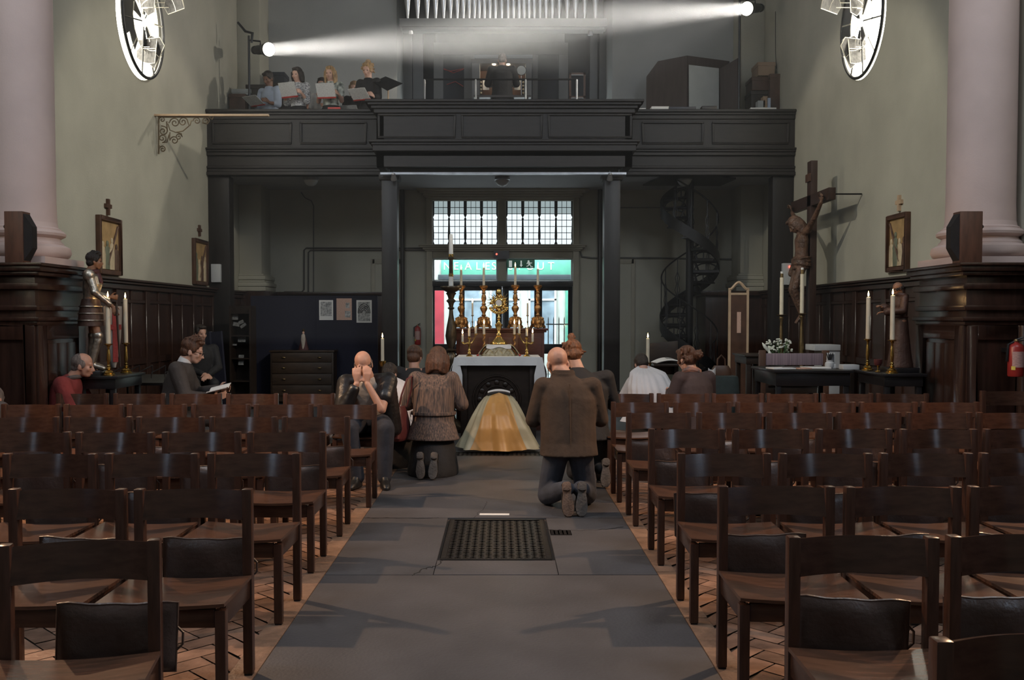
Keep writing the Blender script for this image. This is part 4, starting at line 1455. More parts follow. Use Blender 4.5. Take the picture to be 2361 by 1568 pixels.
# ---- stooping figure cut by the left edge of the picture
j = J0('sit', che=(0, .26, .70), nek=(0, .40, .76), hed=(0, .52, .78))
for s in (-1, 1):
    j[('sh', s)] = V((s * .18, .32, .72)); j[('el', s)] = V((s * .22, .42, .52)); j[('wr', s)] = V((s * .1, .6, .55))
r, M = body('person', 'stooping person in grey-brown at the left edge, before the pedestal', (-4.63, 8.15, 0), 0, j, (0, 50, 0), 'skin')
m = MB()
coat(m, j, .48, .20, .16, flare=1.0)
sleeves(m, j)
m.melt('coat', 'coat_grey', r, .012, 3, world=False)
hair(r, M, 'short', 'hair_grey')
trousers(r, j, 'black_cloth')
for s in (-1, 1):
    shoe(r, j[('an', s)], 0)

# ---- woman in the dark coat on the right
j = J0('kneel', hed=(-.03, .52, 1.10), nek=(0, .46, .975), che=(0, .42, .80))
for s in (-1, 1):
    j[('sh', s)] = V((s * .185, .42, .90)); j[('el', s)] = V((s * .25, .48, .66)); j[('wr', s)] = V((s * .1, .70, .74))
px = at(1618, 900, 10.0)
r, M = body('person', 'kneeling woman in a plum coat with her brown hair in a knot', (px.x + .1, 9.6, 0), 26, j, (8, 18, 0), 'skin_pale', feet=False)
m = MB()
coat(m, j, .34, .20, .15, hemy=.33, sh=.22)
sleeves(m, j, (.078, .068, .054))
m.melt('coat', 'coat_plum', r, .011, 3, world=False)
trousers(r, j, 'black_cloth')
for s in (-1, 1):
    sole(r, V((s * .07, .0, .185)), 'sole_grey', 'shoe_black', .98, s)
hair(r, M, 'knot', 'hair_brown', 1.08)
MB().tube([j['nek'] + V((.075 * math.cos(a), .075 * math.sin(a) + .005, .005 + .012 * math.sin(2 * a))) for a in [i * PI / 10 for i in range(21)]], .030, 8).build('scarf', 'scarf', r, world=False)
px = at(1688, 858, 10.6)

# ---- the choir in the gallery
ZG = 4.25
def page(M, m_, root):
    return MB().sheet(lambda u, v: (-.155 + .31 * u, .11 * math.cos(PI * v) * 0 + .225 * v, .02 * math.sin(PI * abs(2 * u - 1)) * .5), 9, 4, .004, M).build('pages', m_, root, world=False)

def singer(label, x, y, Y, top, rz, look, skin, hr, hm, cloth, folder=None, hold=(.02, .30, 1.12), tilt=35, sex='f', short=False):
    p = at(x, y, Y)
    H0 = 1.70
    k = (top - ZG) / H0
    j = J0('stand')
    w = .9 if sex == 'f' else 1.05
    for s in (-1, 1):
        j[('sh', s)] = V((s * .175 * w, 0, 1.37)); j[('el', s)] = V((s * .23 * w, .05, 1.10)); j[('wr', s)] = V((hold[0] + s * .185, hold[1] - .11, hold[2] - .01))
    hd = {s: (V((-s * .12, 1, .35)), V((-s * 1, 0, .15)), V((-s * .2, -.2, 1)), 34) for s in (-1, 1)}
    r, M = body('person', label, (p.x, Y, ZG), rz, j, look, skin, hd=hd, voxel=.011, group='choir singers in the gallery')
    r.scale = (k, k, k)
    face(r, M)
    hair(r, M, hr, hm, 1.03, .010)
    m = MB()
    coat(m, j, .80, .155 * w, .115 * w, flare=1.08, sh=.185 * w)
    sl = .0 if short else .9
    for s in (-1, 1):
        sh, el, wr = j[('sh', s)], j[('el', s)], j[('wr', s)]
        m.cap(j['che'] + V((0, 0, .07)), sh, .075, .074)
        m.cap(sh, sh + (el - sh) * (.6 if short else 1), .074, .064)
        if not short:
            m.cap(el, el + (wr - el) * (.35 if short == 0 and cloth in ('shirt_blue', 'print_zigzag') else .85), .055, .046)
    m.melt('top', cloth, r, .012, 3, world=False)
    trousers(r, j, 'black_cloth')
    for s in (-1, 1):
        shoe(r, j[('an', s)], 0)
    if folder:
        q = r.matrix_basis @ V((hold[0], hold[1], hold[2] - .03))
        f = thing('music_folder', folder, 'folder', q, rz, 'music folders held by the choir')
        T = Matrix.Rotation(math.radians(tilt), 4, 'X') @ Matrix.Translation((0, -.02, 0))
        MB().sheet(lambda u, v: (-.165 + .33 * u, .245 * v - .005, -.006 + .012 * math.sin(PI * abs(2 * u - 1)) * .5), 9, 4, .008, T).build('cover', 'print_grey', f, world=False)
        MB().box(-.167, .167, -.03, -.004, -.012, .004, T).build('red_edge', 'folder_red', f, world=False)
        page(T, 'print_grey', f)
    return r
singer('dark-haired man in a pale blue shirt at the left end of the choir', 622, 200, 17.6, 6.02, 150, (0, 26, 0), 'skin_brown', 'short', 'hair_dark', 'shirt_blue', 'pale red-edged music folder held low by the man in blue', sex='m', tilt=28)
singer('dark-haired woman singing in a black and white zigzag top', 688, 200, 17.2, 5.99, 158, (0, 8, 0), 'skin_pale', 'bob', 'hair_dark', 'print_zigzag', 'pale red-edged music folder held up by the woman in zigzag', hold=(-.02, .30, 1.20), tilt=62)
singer('singer mostly hidden behind the long-haired blonde woman', 744, 200, 17.9, 5.98, 165, (10, 8, 0), 'skin', 'short', 'hair_dark', 'shirt_white', None, sex='m')
singer('woman with long blonde hair singing in a green floral top', 763, 200, 17.2, 6.01, 172, (0, 8, 0), 'skin_pale', 'long', 'hair_blonde', 'print_floral', 'pale red-edged music folder held by the blonde in florals', hold=(-.02, .30, 1.17), tilt=60, short=True)
singer('short fair-haired woman singing in black beside the updo', 818, 210, 17.75, 5.88, 172, (0, 14, 0), 'skin_pale', 'bob', 'hair_fair', 'black_cloth', 'pale red-edged music folder held low by the shortest singer', hold=(0, .30, 1.03), tilt=40)
singer('blonde woman with an updo and glasses singing in black', 850, 200, 17.05, 6.04, 160, (4, 18, 0), 'skin_pale', 'updo', 'hair_blonde', 'black_cloth', 'pale red-edged music folder held by the woman with an updo', hold=(-.02, .30, 1.08), tilt=35)

# ---- the organist, from behind
j = J0('sit', hed=(0, .08, 1.20))
for s in (-1, 1):
    j[('wr', s)] = V((s * .24, .42, .80)); j[('el', s)] = V((s * .28, .14, .76)); j[('sh', s)] = V((s * .20, .03, 1.0))
px = at(1158, 236, 18.7)
r, M = body('person', 'organist in a black coat seated at the organ, seen from behind', (px.x, 18.7, 5.35), 0, j, (0, 10, 0), 'skin', voxel=.011)
hair(r, M, 'short', 'hair_grey')
m = MB()
coat(m, j, .36, .20, .14, flare=1.2, sh=.235)
sleeves(m, j, (.085, .075, .055))
m.melt('tailcoat', 'black_cloth', r, .011, 3, world=False)
trousers(r, j, 'black_cloth')
for s in (-1, 1):
    shoe(r, j[('an', s)], 0)
# ------------------------------------------------------------------ candles
mat('wax', (0.74, 0.66, 0.50), 0.5, var=.06, scale=9, spec=.4)
mat('wax_white', (0.78, 0.77, 0.72), 0.5, var=.05, scale=9)
glow('flame', (1.0, 0.62, 0.24), 26.0)
mat('wick', (.01, .01, .01), .9)
mat('brass', (0.62, 0.42, 0.13), 0.24, 1.0, var=.15, scale=14)
mat('old_brass', (0.30, 0.21, 0.10), 0.32, 0.9, var=.3, scale=14)
mat('gilt', (0.46, 0.24, 0.085), 0.36, 0.75, var=.5, scale=16, bump=.35, bscale=40)
mat('gold', (0.72, 0.50, 0.18), 0.25, 1.0, var=.25, scale=20)
mat('bronze_dark', (0.075, 0.060, 0.042), 0.35, 0.7, var=.4, scale=14)
mat('mahogany', (0.085, 0.026, 0.016), 0.32, var=.3, scale=4, stretch=(1.5, 6, 6))
mat('linen', (0.74, 0.73, 0.72), 0.85, var=.04, scale=5, bump=.15, bscale=22)
mat('brocade', (0.42, 0.33, 0.16), 0.5, scale=26, var=.5, col2=(.62, .55, .38))
mat('oak_dark', (0.022, 0.014, 0.010), 0.4, var=.3, scale=4, stretch=(2, 6, 6))
mat('host_white', (.8, .78, .72), .5)
clear_glass('lunette_glass')

def candle(base, h, r, label, group, lit=True, watt=0.55, m_='wax', cat='candle'):
    t = thing('candle', label, cat, base, 0, group)
    MB().lathe([(r * .96, 0), (r, .01), (r * .94, h - .004), (r * .70, h)], 14).build('wax', m_, t, world=False)
    MB().tube([(0, 0, h - .002), (0, 0, h + .012)], .0015, 5).build('wick', 'wick', t, world=False)
    if lit:
        f = MB().lathe([(.001, 0), (.0075, .010), (.0088, .020), (.006, .036), (.0025, .050), (.0005, .060)], 10, (0, 0, h + .006))
        f.build('flame', 'flame', t, world=False)
        l = lamp('flame_light', 'POINT', (0, 0, h + .035), None, watt, (1.0, .58, .24), shadow_soft_size=.012)
        l.parent = t
    return t

# ------------------------------------------------------------------ altar
YA = 12.0
ZA = at(1150, 824, YA).z
a0, a1 = at(1058, 824, YA).x, at(1240, 824, YA).x
al = thing('altar', 'dark wooden altar table with a carved roundel on its front panel', 'altar', ((a0 + a1) / 2, YA + .32, 0))
MB().box(a0, a1, YA, YA + .66, ZA - .06, ZA).build('tabletop', 'oak_dark', al, bevel=.006)
for x0, x1 in ((a0 + .02, a0 + .10), (a1 - .10, a1 - .02)):
    for y0 in (YA + .02, YA + .56):
        MB().box(x0, x1, y0, y0 + .08, 0, ZA - .06).build('leg', 'oak_dark', al, bevel=.006)
MB().box(a0 + .10, a1 - .10, YA + .06, YA + .10, .06, ZA - .07).build('front_panel', 'oak_dark', al)
xm = (a0 + a1) / 2 - .02
m = MB()
for r in (.30, .26, .17):
    m.tube([(xm + r * math.cos(q * PI / 20), YA + .055, .50 + r * math.sin(q * PI / 20)) for q in range(41)], .014, 6)
for q in range(12):
    a = q * PI / 6
    m.ell((xm + .215 * math.cos(a), YA + .055, .50 + .215 * math.sin(a)), (.035, .015, .035), None, 8, 6)
m.ell((xm, YA + .055, .5), (.12, .03, .12), None, 12, 8)
m.build('carved_roundel', 'oak_dark', al)
cl = thing('altar_cloth', 'white linen cloth over the altar, hanging long at both ends', 'altar cloth', ((a0 + a1) / 2, YA + .3, ZA))
def wav(t, k, ph):
    return .5 + .5 * math.sin(k * t + ph)
MB().box(a0 - .03, a1 + .03, YA - .03, YA + .68, ZA + .001, ZA + .007).build('top', 'linen', cl)
MB().sheet(lambda u, v: (a0 - .03 + (a1 - a0 + .06) * u, YA - .032 - .012 * v * wav(u, 22, 1) - .006 * v, ZA + .004 - .105 * v), 50, 6, .005).build('front_fall', 'linen', cl, smooth=80)
for s, xe in ((-1, a0 - .03), (1, a1 + .03)):
    L = .56
    def side(u, v, s=s, xe=xe):
        bulge = .085 * math.sin(PI * min(1, v * 1.15)) + .02 * v * math.sin(11 * u + 2) - .05 * v * v
        return (xe + s * bulge, YA - .035 + .71 * u - .03 * v * math.sin(6 * u), ZA + .004 - L * v)
    MB().sheet(side, 30, 14, .005).build('side_fall', 'linen', cl, smooth=80)

for s, xe in ((-1, a0 - .03), (1, a1 + .03)):
    MB().sheet(lambda u, v: (xe + s * (-.075 + .15 * u) * (.35 + .65 * min(1, v * 2.2)) - s * .05 * v * v * u, YA - .04 - .035 * math.sin(PI * u) * v, ZA + .002 - (.56 - .08 * (1 - u) - .05 * u) * v), 12, 14, .005).build('corner_fold', 'linen', cl, smooth=80)

# reredos cabinet behind, with the gilded candlesticks
YR = 12.9
ZR = at(1150, 757, YR).z
r0, r1 = at(1052, 800, YR).x, at(1255, 800, YR).x
t = thing('reredos_cabinet', 'reddish mahogany cabinet standing behind the altar below the gilt candlesticks', 'cabinet', ((r0 + r1) / 2, YR + .2, 0))
MB().box(r0, r1, YR, YR + .42, 0, ZR - .05).build('body', 'mahogany', t, bevel=.005)
MB().box(r0 - .04, r1 + .05, YR - .04, YR + .46, ZR - .03, ZR).box(r0 - .02, r1 + .03, YR - .02, YR + .44, ZR - .055, ZR - .03).build('top', 'mahogany', t, bevel=.008)
for i in range(3):
    w = (r1 - r0) / 3
    MB().box(r0 + w * i + .04, r0 + w * (i + 1) - .04, YR - .012, YR + .004, .15, ZR - .12).build('panel', 'mahogany', t, bevel=.008)

def big_stick(loc, h, label):
    t = thing('candlestick', label, 'candlestick', loc, 0, 'tall gilt candlesticks behind the altar')
    k = h / .58
    m = MB()
    for q in range(3):
        a = q * 2 * PI / 3 - PI / 2
        d = V((math.cos(a), math.sin(a), 0))
        m.tube([d * .035 + V((0, 0, .14)), d * .065 + V((0, 0, .13)), d * .055 + V((0, 0, .06)), d * .085 + V((0, 0, .035)), d * .105 + V((0, 0, .012)), d * .085 + V((0, 0, .004))], [.022, .03, .026, .024, .022, .015], 8)
        m.ell(d * .06 + V((0, 0, .075)), (.042, .042, .05), None, 10, 7)
    m.lathe([(.07, .012), (.06, .05), (.052, .11), (.035, .15), (.02, .165)], 14)
    m.v = [p * k for p in m.v]
    m.build('foot', 'gilt', t, world=False, smooth=60)
    m = MB().lathe([(.02, .16), (.032, .175), (.018, .19), (.024, .215), (.042, .25), (.046, .275), (.030, .30), (.018, .315), (.034, .325), (.017, .34), (.024, .37), (.032, .40), (.026, .44), (.016, .465), (.030, .475), (.018, .487), (.022, .51), (.034, .53)], 16, flute=.10, nf=6)
    m.v = [p * k for p in m.v]
    m.build('stem', 'gilt', t, world=False, smooth=60)
    m = MB().lathe([(.030, .525), (.052, .548), (.058, .56), (.058, .57), (.045, .58)], 16)
    m.v = [p * k for p in m.v]
    m.build('drip_pan', 'gilt', t, world=False)
    return t
posn = ['leftmost', 'second from left', 'third from left', 'rightmost']
for i, (x, yc, yf) in enumerate(((1063.5, 658, 622), (1115.5, 658, 617), (1188, 657, 616), (1240, 657, 620))):
    p = at(x, 757, YR + (.15 if i in (0, 3) else .13))
    p.z = ZR
    h = at(x, yc, p.y).z - ZR
    big_stick(p, h, 'tall carved gilt candlestick behind the altar, %s of four' % posn[i])
    candle(p + V((0, 0, h)), at(x, yf, p.y).z - ZR - h, .0165, 'white candle in the %s tall gilt candlestick' % posn[i], 'candles on the tall gilt candlesticks', watt=.5)
for i, (x, yb, yf) in enumerate(((1089.4, 727, 699), (1216.5, 727, 699))):
    p = at(x, 755, YR + .1)
    p.z = ZR
    h = at(x, yb, p.y).z - ZR
    sd = ('left', 'right')[i]
    t = thing('candlestick', 'thin brass candlestick on the cabinet, %s of the monstrance' % sd, 'candlestick', p, 0, 'thin brass candlesticks')
    MB().lathe([(.038, 0), (.036, .008), (.015, .018), (.008, .03)], 14).build('foot', 'old_brass', t, world=False)
    MB().lathe([(.008, .028), (.006, h * .4), (.013, h * .5), (.006, h * .58), (.006, h * .92), (.018, h * .94), (.018, h)], 10).build('stem', 'old_brass', t, world=False)
    candle(p + V((0, 0, h)), at(x, yf, p.y).z - p.z - h, .0125, 'slender candle on the thin brass stick %s of the monstrance' % sd, 'slender candles on the cabinet', watt=.4)

# throne, monstrance
YM = YA + .36
tb = thing('monstrance_throne', 'low sloping throne under a brocade veil, in the middle of the altar', 'throne', (at(1150, 815, YM).x, YM, ZA + .007))
zt = at(1150, 796, YM - .1).z - ZA - .007
MB().loft([((0, 0, 0), .215, .16), ((0, 0, .02), .215, .16), ((0, 0, zt - .03), .150, .12), ((0, 0, zt), .148, .12)], 24, p=8).build('base', 'brocade', tb, world=False, smooth=30)
m = MB()
for i in range(3):
    x = (-.12, 0, .12)[i]
    m.tube([(x - .05, -.152, .03), (x, -.125, zt - .05), (x + .05, -.152, .03)], .005, 5)
m.build('braid', 'gold', tb, world=False)
for s in (-1, 1):
    MB().sheet(lambda u, v: (s * (.150 + .115 * v), -.13 + .26 * u + (.04 * v if False else 0), zt + .003 - (zt - .012) * v ** 1.2 + .014 * math.sin(7 * u + 3 * v)), 16, 8, .006).build('veil', 'brocade', tb, world=False, smooth=80)
    MB().ell((s * .27, -.17, .012), (.016, .016, .012), None, 8, 6).tube([(s * .25, -.15, .03), (s * .27, -.17, .014)], .004, 5).build('tassel', 'folder_red', tb, world=False)
v_ = thing('corporal', 'small white linen cloth on top of the throne under the monstrance', 'cloth', (tb.location.x, YM, ZA + .007 + zt))
MB().box(-.16, .16, -.12, .12, .0, .006).build('top', 'linen', v_, world=False)
MB().sheet(lambda u, v: (-.16 + .32 * u, -.121 - .014 * v, .004 - .05 * v * (.8 + .25 * math.sin(9 * u))), 24, 4, .004).build('fall', 'linen', v_, world=False, smooth=80)

mo = thing('monstrance', 'gold sunburst monstrance with a glass lunette on the altar throne', 'monstrance', (tb.location.x, YM, ZA + zt + .013))
hm = at(1150, 698, YM).z - mo.location.z
k = hm / .52
m = MB().lathe([(.105, 0), (.107, .012), (.095, .03), (.07, .05), (.045, .085), (.025, .11)], 24, flute=.07, nf=8)
m.v = [V((p.x, p.y, p.z * k)) for p in m.v]
m.build('foot', 'gold', mo, world=False, smooth=60)
m = MB().lathe([(.024, .105), (.034, .125), (.020, .145), (.016, .175), (.030, .19), (.045, .225), (.050, .25), (.026, .27), (.014, .285), (.014, .32), (.024, .335), (.015, .35), (.015, .40)], 16)
m.v = [V((p.x, p.y, p.z * k)) for p in m.v]
m.build('stem', 'gold', mo, world=False)
c = V((0, 0, hm))
m = MB()
for q in range(48):
    a = 2 * PI * q / 48
    L = (.155, .125, .17, .115)[q % 4] * (1.05 if abs(math.cos(a)) > .5 else .9)
    w = .008
    d, e = V((math.cos(a), 0, math.sin(a))), V((-math.sin(a), 0, math.cos(a)))
    wob = .008 * (1 if q % 2 else -1)
    m.tube([c + d * .055, c + d * (L * .6) + e * wob, c + d * (L * .85) - e * wob * .6, c + d * L], [w, w * .9, w * .6, .001], 5, flat=.5)
m.build('rays', 'gold', mo, world=False)
rnd = random.Random(2)
m = MB()
for q in range(46):
    a = rnd.uniform(0, 2 * PI)
    r = rnd.uniform(.062, .098)
    m.ell(c + V((r * math.cos(a), -.012 + rnd.uniform(-.01, .01), r * math.sin(a))), rnd.uniform(.012, .022), None, 8, 6)
for q in range(10):
    a = -PI / 2 + (q - 4.5) * .22
    m.ell(c + V((.125 * math.cos(a), -.012, .13 * math.sin(a))), (.022, .018, .022), None, 8, 6)
m.ell(c + V((0, -.012, .13)), (.032, .02, .05), None, 10, 7)
m.build('cloud_relief', 'gold', mo, world=False)
m = MB().tube([c + V((.050 * math.cos(q * PI / 16), -.022, .050 * math.sin(q * PI / 16))) for q in range(33)], .010, 8)
m.build('lunette_ring', 'brass', mo, world=False)
MB().lathe([(.044, 0), (.044, .004)], 24, M=Matrix.Translation(c + V((0, -.018, 0))) @ Matrix.Rotation(PI / 2, 4, 'X')).build('host', 'host_white', mo, world=False)

def candelabrum(x, pts, label, s):
    p = at(x, 817, YA + .14)
    p.z = ZA + .007
    t = thing('candelabrum', label, 'candelabrum', p, 0, 'brass candelabra on the altar')
    hz = at(x, 775, p.y).z - p.z
    q = hz / .245
    pr = [(.042, 0), (.042, .008), (.030, .014), (.014, .022), (.022, .04), (.012, .055), (.020, .075), (.010, .09), (.014, .13), (.018, .155), (.010, .175), (.008, .20), (.024, .215), (.026, .222), (.012, .226), (.013, .245)]
    MB().lathe([(r, z * q) for r, z in pr[:4]], 18).build('foot', 'brass', t, world=False)
    MB().lathe([(r, z * q) for r, z in pr[3:]], 16).build('stem', 'brass', t, world=False)
    for i, (cx, yb, yf) in enumerate(pts):
        e = at(cx, yb, p.y) - p
        e.y = 0
        if i:
            a0_ = V((0, 0, .165 * q))
            low = min(e.z, .165 * q) - .035
            MB().tube([a0_, V((e.x * .35, 0, a0_.z - .004)), V((e.x * .72, 0, (a0_.z + low) / 2 if e.z < a0_.z else (a0_.z + e.z) / 2 - .02)), V((e.x * .97, 0, e.z - .02)), e], .0075, 6).build('arm', 'brass', t, world=False)
            MB().lathe([(.008, -.02), (.024, -.010), (.026, -.004), (.014, 0)], 14, e).build('drip_pan', 'brass', t, world=False)
        b = p + (V((0, 0, hz)) if i == 0 else e)
        candle(b, at(cx, yf, p.y).z - b.z, .0145, 'short candle on the %s candelabrum, %s' % (('left', 'right')[s], ('middle stem', 'outer arm', 'inner arm')[i]), 'candles on the altar candelabra', watt=.6)
candelabrum(1082, ((1081.5, 775, 756), (1066.5, 788, 771), (1097, 769, 752)), 'brass three-light candelabrum at the left end of the altar', 0)
candelabrum(1214.5, ((1213.7, 775, 757), (1228, 788, 769), (1197, 769, 749)), 'brass three-light candelabrum at the right end of the altar', 1)
for i, x in enumerate((1116, 1186)):
    p = at(x, 795, YA + .55)
    p.z = ZA + .007
    h = at(x, 771, p.y).z - p.z
    sd = ('left', 'right')[i]
    t = thing('candlestick', 'short twisted brass candlestick just behind the throne, %s side' % sd, 'candlestick', p, 0, 'twisted brass candlesticks')
    MB().lathe([(.04, 0), (.038, .01), (.016, .02)], 16).build('foot', 'brass', t, world=False)
    MB().tube([(.008 * math.cos(z * 80), .008 * math.sin(z * 80), z) for z in [.015 + (h - .03) * q / 40 for q in range(41)]], .012, 8).build('twisted_stem', 'gilt', t, world=False)
    MB().lathe([(.012, h - .02), (.024, h - .01), (.024, h)], 14).build('drip_pan', 'brass', t, world=False)
    candle(p + V((0, 0, h)), at(x, 748, p.y).z - p.z - h, .0165, 'candle on the twisted stick close %s of the monstrance foot' % sd, 'candles beside the throne', watt=.6)

# ------------------------------------------------------------------ paschal candlestick
YP = 12.75
p = at(1040, 662, YP)
z = lambda y: at(1040, y, YP).z
pc = thing('paschal_candlestick', 'tall turned dark bronze candlestick left of the altar', 'candlestick', (p.x, YP, 0))
MB().lathe([(.20, 0), (.20, .05), (.16, .08), (.12, .14), (.07, .18)], 24).build('foot', 'bronze_dark', pc, world=False)
k0 = z(660) / 2.0
pr = [(.07, .17), (.05, .25), (.085, .29), (.05, .33), (.065, .40), (.10, .52), (.105, .62), (.08, .74), (.045, .80), (.095, .83), (.05, .86), (.075, .92), (.095, .98), (.08, 1.06), (.04, 1.10), (.09, 1.125), (.04, 1.15), (.07, 1.22), (.088, 1.32), (.07, 1.44), (.035, 1.60), (.028, 1.68), (.055, 1.70), (.03, 1.72), (.045, 1.77), (.075, 1.80), (.04, 1.83), (.06, 1.88), (.08, 1.90), (.05, 1.93)]
MB().lathe([(r * .86, zz * k0) for r, zz in pr], 20, flute=.03, nf=10).build('turned_stem', 'bronze_dark', pc, world=False)
MB().lathe([(.06, 1.92 * k0), (.13, 1.96 * k0), (.145, 1.985 * k0), (.14, 2.0 * k0), (.04, 2.0 * k0)], 24).build('drip_pan', 'bronze_dark', pc, world=False)
g = thing('paschal_candle', 'tall paschal candle with gold bands on the bronze candlestick', 'candle', (p.x, YP, z(660)))
zz = lambda y: z(y) - z(660)
MB().lathe([(.032, 0), (.030, zz(636))], 18).build('lower_wax', 'wax_white', g, world=False)
MB().lathe([(.031, zz(638)), (.031, zz(631))], 18).build('lower_band', 'gold', g, world=False)
MB().lathe([(.028, zz(632)), (.026, zz(598)), (.040, zz(597)), (.042, zz(594)), (.030, zz(592))], 18).build('painted_section', 'bronze_dark', g, world=False)
MB().lathe([(.032, zz(594)), (.032, zz(586))], 18).build('upper_band', 'gold', g, world=False)
MB().lathe([(.030, zz(587)), (.027, zz(565)), (.022, zz(541)), (.018, zz(540))], 18).build('upper_wax', 'wax_white', g, world=False)
RX = Matrix(((1, 0, 0, 0), (0, 0, -1, 0), (0, 1, 0, 0), (0, 0, 0, 1)))
text('letter', 'A', .05, 'black', g, Matrix.Translation((p.x, YP - .034, z(590))) @ RX)
text('letter', 'O', .04, 'black', g, Matrix.Translation((p.x, YP - .033, z(634.5))) @ RX)

# ------------------------------------------------------------------ processional torches by the servers
for i, (x, yt, yb) in enumerate(((882, 780, 832), (1493.5, 780, 836))):
    YT = 11.75
    p = at(x, yb, YT)
    sd = ('left', 'right')[i]
    t = thing('processional_torch', 'standing torch pole behind the bowed server %s of the altar' % sd, 'torch', (p.x, YT, 0), 0, 'processional torches')
    MB().lathe([(.15, 0), (.15, .03), (.05, .06), (.02, .1)], 20).build('foot', 'oak_dark', t, world=False)
    MB().lathe([(.018, .08), (.018, p.z - .08), (.03, p.z - .06)], 12).build('pole', 'oak_dark', t, world=False)
    MB().lathe([(.025, p.z - .07), (.045, p.z - .02), (.045, p.z)], 16).build('socket', 'brass', t, world=False)
    candle(p, at(x, yt, YT).z - p.z, .021, 'thick candle burning on the torch %s of the altar' % sd, 'torch candles', watt=1.0)

# card on the aisle floor
p = at(1140, 1193, 7.33)
t = tag(MB().box(-.115, .115, -.03, .03, .0045, .0065, rot(0, 0, -1, (p.x, 7.36, 0))).build('card', 'paper'), 'narrow white printed card lying at the top of the aisle grate', 'card')
# ------------------------------------------------------------------ things along the side walls
mat('steel_armour', (0.42, 0.38, 0.32), 0.36, 0.9, var=.35, scale=18, bump=.2, bscale=30)
mat('statue_skin', (0.26, 0.13, 0.075), 0.5, var=.15, scale=14)
mat('statue_hair', (0.012, 0.008, 0.007), 0.5, **HAIR)
mat('scarf_maroon', (0.055, 0.014, 0.016), 0.7, **CL)
mat('flag_red', (0.22, 0.02, 0.02), 0.7, **CL)
mat('carved_wood', (0.115, 0.060, 0.036), 0.5, var=.55, scale=11, bump=.9, bscale=30)
mat('robe_brown', (0.055, 0.026, 0.018), 0.55, **CL)
mat('cross_wood', (0.040, 0.020, 0.014), 0.5, var=.25, scale=5, stretch=(5, 5, 1))
mat('table_black', (0.014, 0.013, 0.014), 0.3, scale=5)
mat('frame_wood', (0.075, 0.035, 0.020), 0.45, var=.3, scale=6)
mat('picture_ground', (0.36, 0.23, 0.10), 0.7, var=.25, scale=8)
mat('picture_dark', (0.10, 0.055, 0.035), 0.7, var=.4, scale=12)
mat('picture_pale', (0.50, 0.40, 0.26), 0.7, var=.2, scale=12)
mat('picture_green', (0.14, 0.15, 0.10), 0.7, var=.2, scale=12)
mat('speaker_wood', (0.095, 0.042, 0.026), 0.5, var=.3, scale=5, stretch=(6, 6, 1))
mat('speaker_cloth', (0.012, 0.010, 0.010), 0.9, scale=30)
mat('iron_bracket', (0.14, 0.105, 0.065), 0.5, 0.4, scale=10)
mat('bare_wood', (0.48, 0.34, 0.22), 0.6, var=.15, scale=5)
mat('box_grey', (0.52, 0.54, 0.55), 0.45, var=.04, scale=4)
glow('led_red', (1, .08, .05), 5)
mat('ext_red', (0.33, 0.030, 0.026), 0.32, var=.08, scale=5)
mat('label_pale', (0.42, 0.24, 0.22), 0.6, scale=50, stretch=(1, 1, 8), col2=(.62, .40, .36))
mat('label_yellow', (.75, .60, .10), .6)
mat('flower_white', (.72, .74, .66), .6, scale=20)
mat('leaf_green', (.06, .12, .04), .6, scale=20)
mat('vase_glass', (.12, .14, .12), .08, scale=5)
mat('purple_stripe', (0.13, 0.095, 0.12), .85, scale=4, col2=(.32, .24, .27), stretch=(28, 28, .2))
mat('board_blue', (0.012, 0.0125, 0.027), .9, var=.12, scale=40)
mat('board_edge', (.10, .10, .11), .5)
mat('poster_pink', (.55, .33, .25), .8, scale=60, col2=(.70, .48, .38), stretch=(1, 1, 7))
mat('etching', (.16, .16, .16), .8, scale=26, col2=(.62, .62, .60))
mat('chest_wood', (0.040, 0.024, 0.014), .45, var=.3, scale=4, stretch=(1.5, 6, 6))

def table(name, label, x0, x1, y0, y1, z, m_, leg=.05, apron=.10, cat='table', shelf=False):
    t = thing(name, label, cat, ((x0 + x1) / 2, (y0 + y1) / 2, 0))
    MB().box(x0, x1, y0, y1, z - .03, z).build('tabletop', m_, t, bevel=.006)
    MB().box(x0 + .03, x1 - .03, y0 + .03, y1 - .03, z - .03 - apron, z - .03).build('apron', m_, t, bevel=.004)
    for a in (x0 + .04, x1 - .04 - leg):
        for b in (y0 + .04, y1 - .04 - leg):
            MB().box(a, a + leg, b, b + leg, 0, z - .03).build('leg', m_, t, bevel=.004)
    return t

def brass_stick(p, h, label, group, big=1.0, m_='brass'):
    t = thing('candlestick', label, 'candlestick', p, 0, group)
    MB().lathe([(.060 * big, 0), (.060 * big, .012), (.045 * big, .022), (.05 * big, .032), (.028 * big, .05), (.014 * big, .06)], 20).build('foot', m_, t, world=False)
    pr = [(.014, .058), (.026, .075), (.014, .092), (.022, .105), (.013, .12), (.016, .14), (.020, .19), (.013, .30), (.011, .33), (.020, .345), (.012, .355)]
    MB().lathe([(r * big, .058 + (zz - .058) * (h - .078) / .297) for r, zz in pr], 18).build('stem', m_, t, world=False)
    MB().lathe([(.012 * big, h - .025), (.040 * big, h - .012), (.043 * big, h - .004), (.018, h)], 20).build('drip_pan', m_, t, world=False)
    return t

def tall_pair(pts, Y, zt, side, where):
    for i, (x, yb, yd, yf) in enumerate(pts):
        p = at(x, yb, Y[i]); p.z = zt
        h = at(x, yd, Y[i]).z - zt
        nm = ('nearer', 'farther')[i]
        brass_stick(p, h, '%s brass candlestick on the table below %s' % (nm, where), 'brass candlesticks before the statues')
        candle(p + V((0, 0, h)), at(x, yf, Y[i]).z - zt - h, .023, 'tall lit candle on the %s stick below %s' % (nm, where), 'tall candles before the statues', watt=1.2)

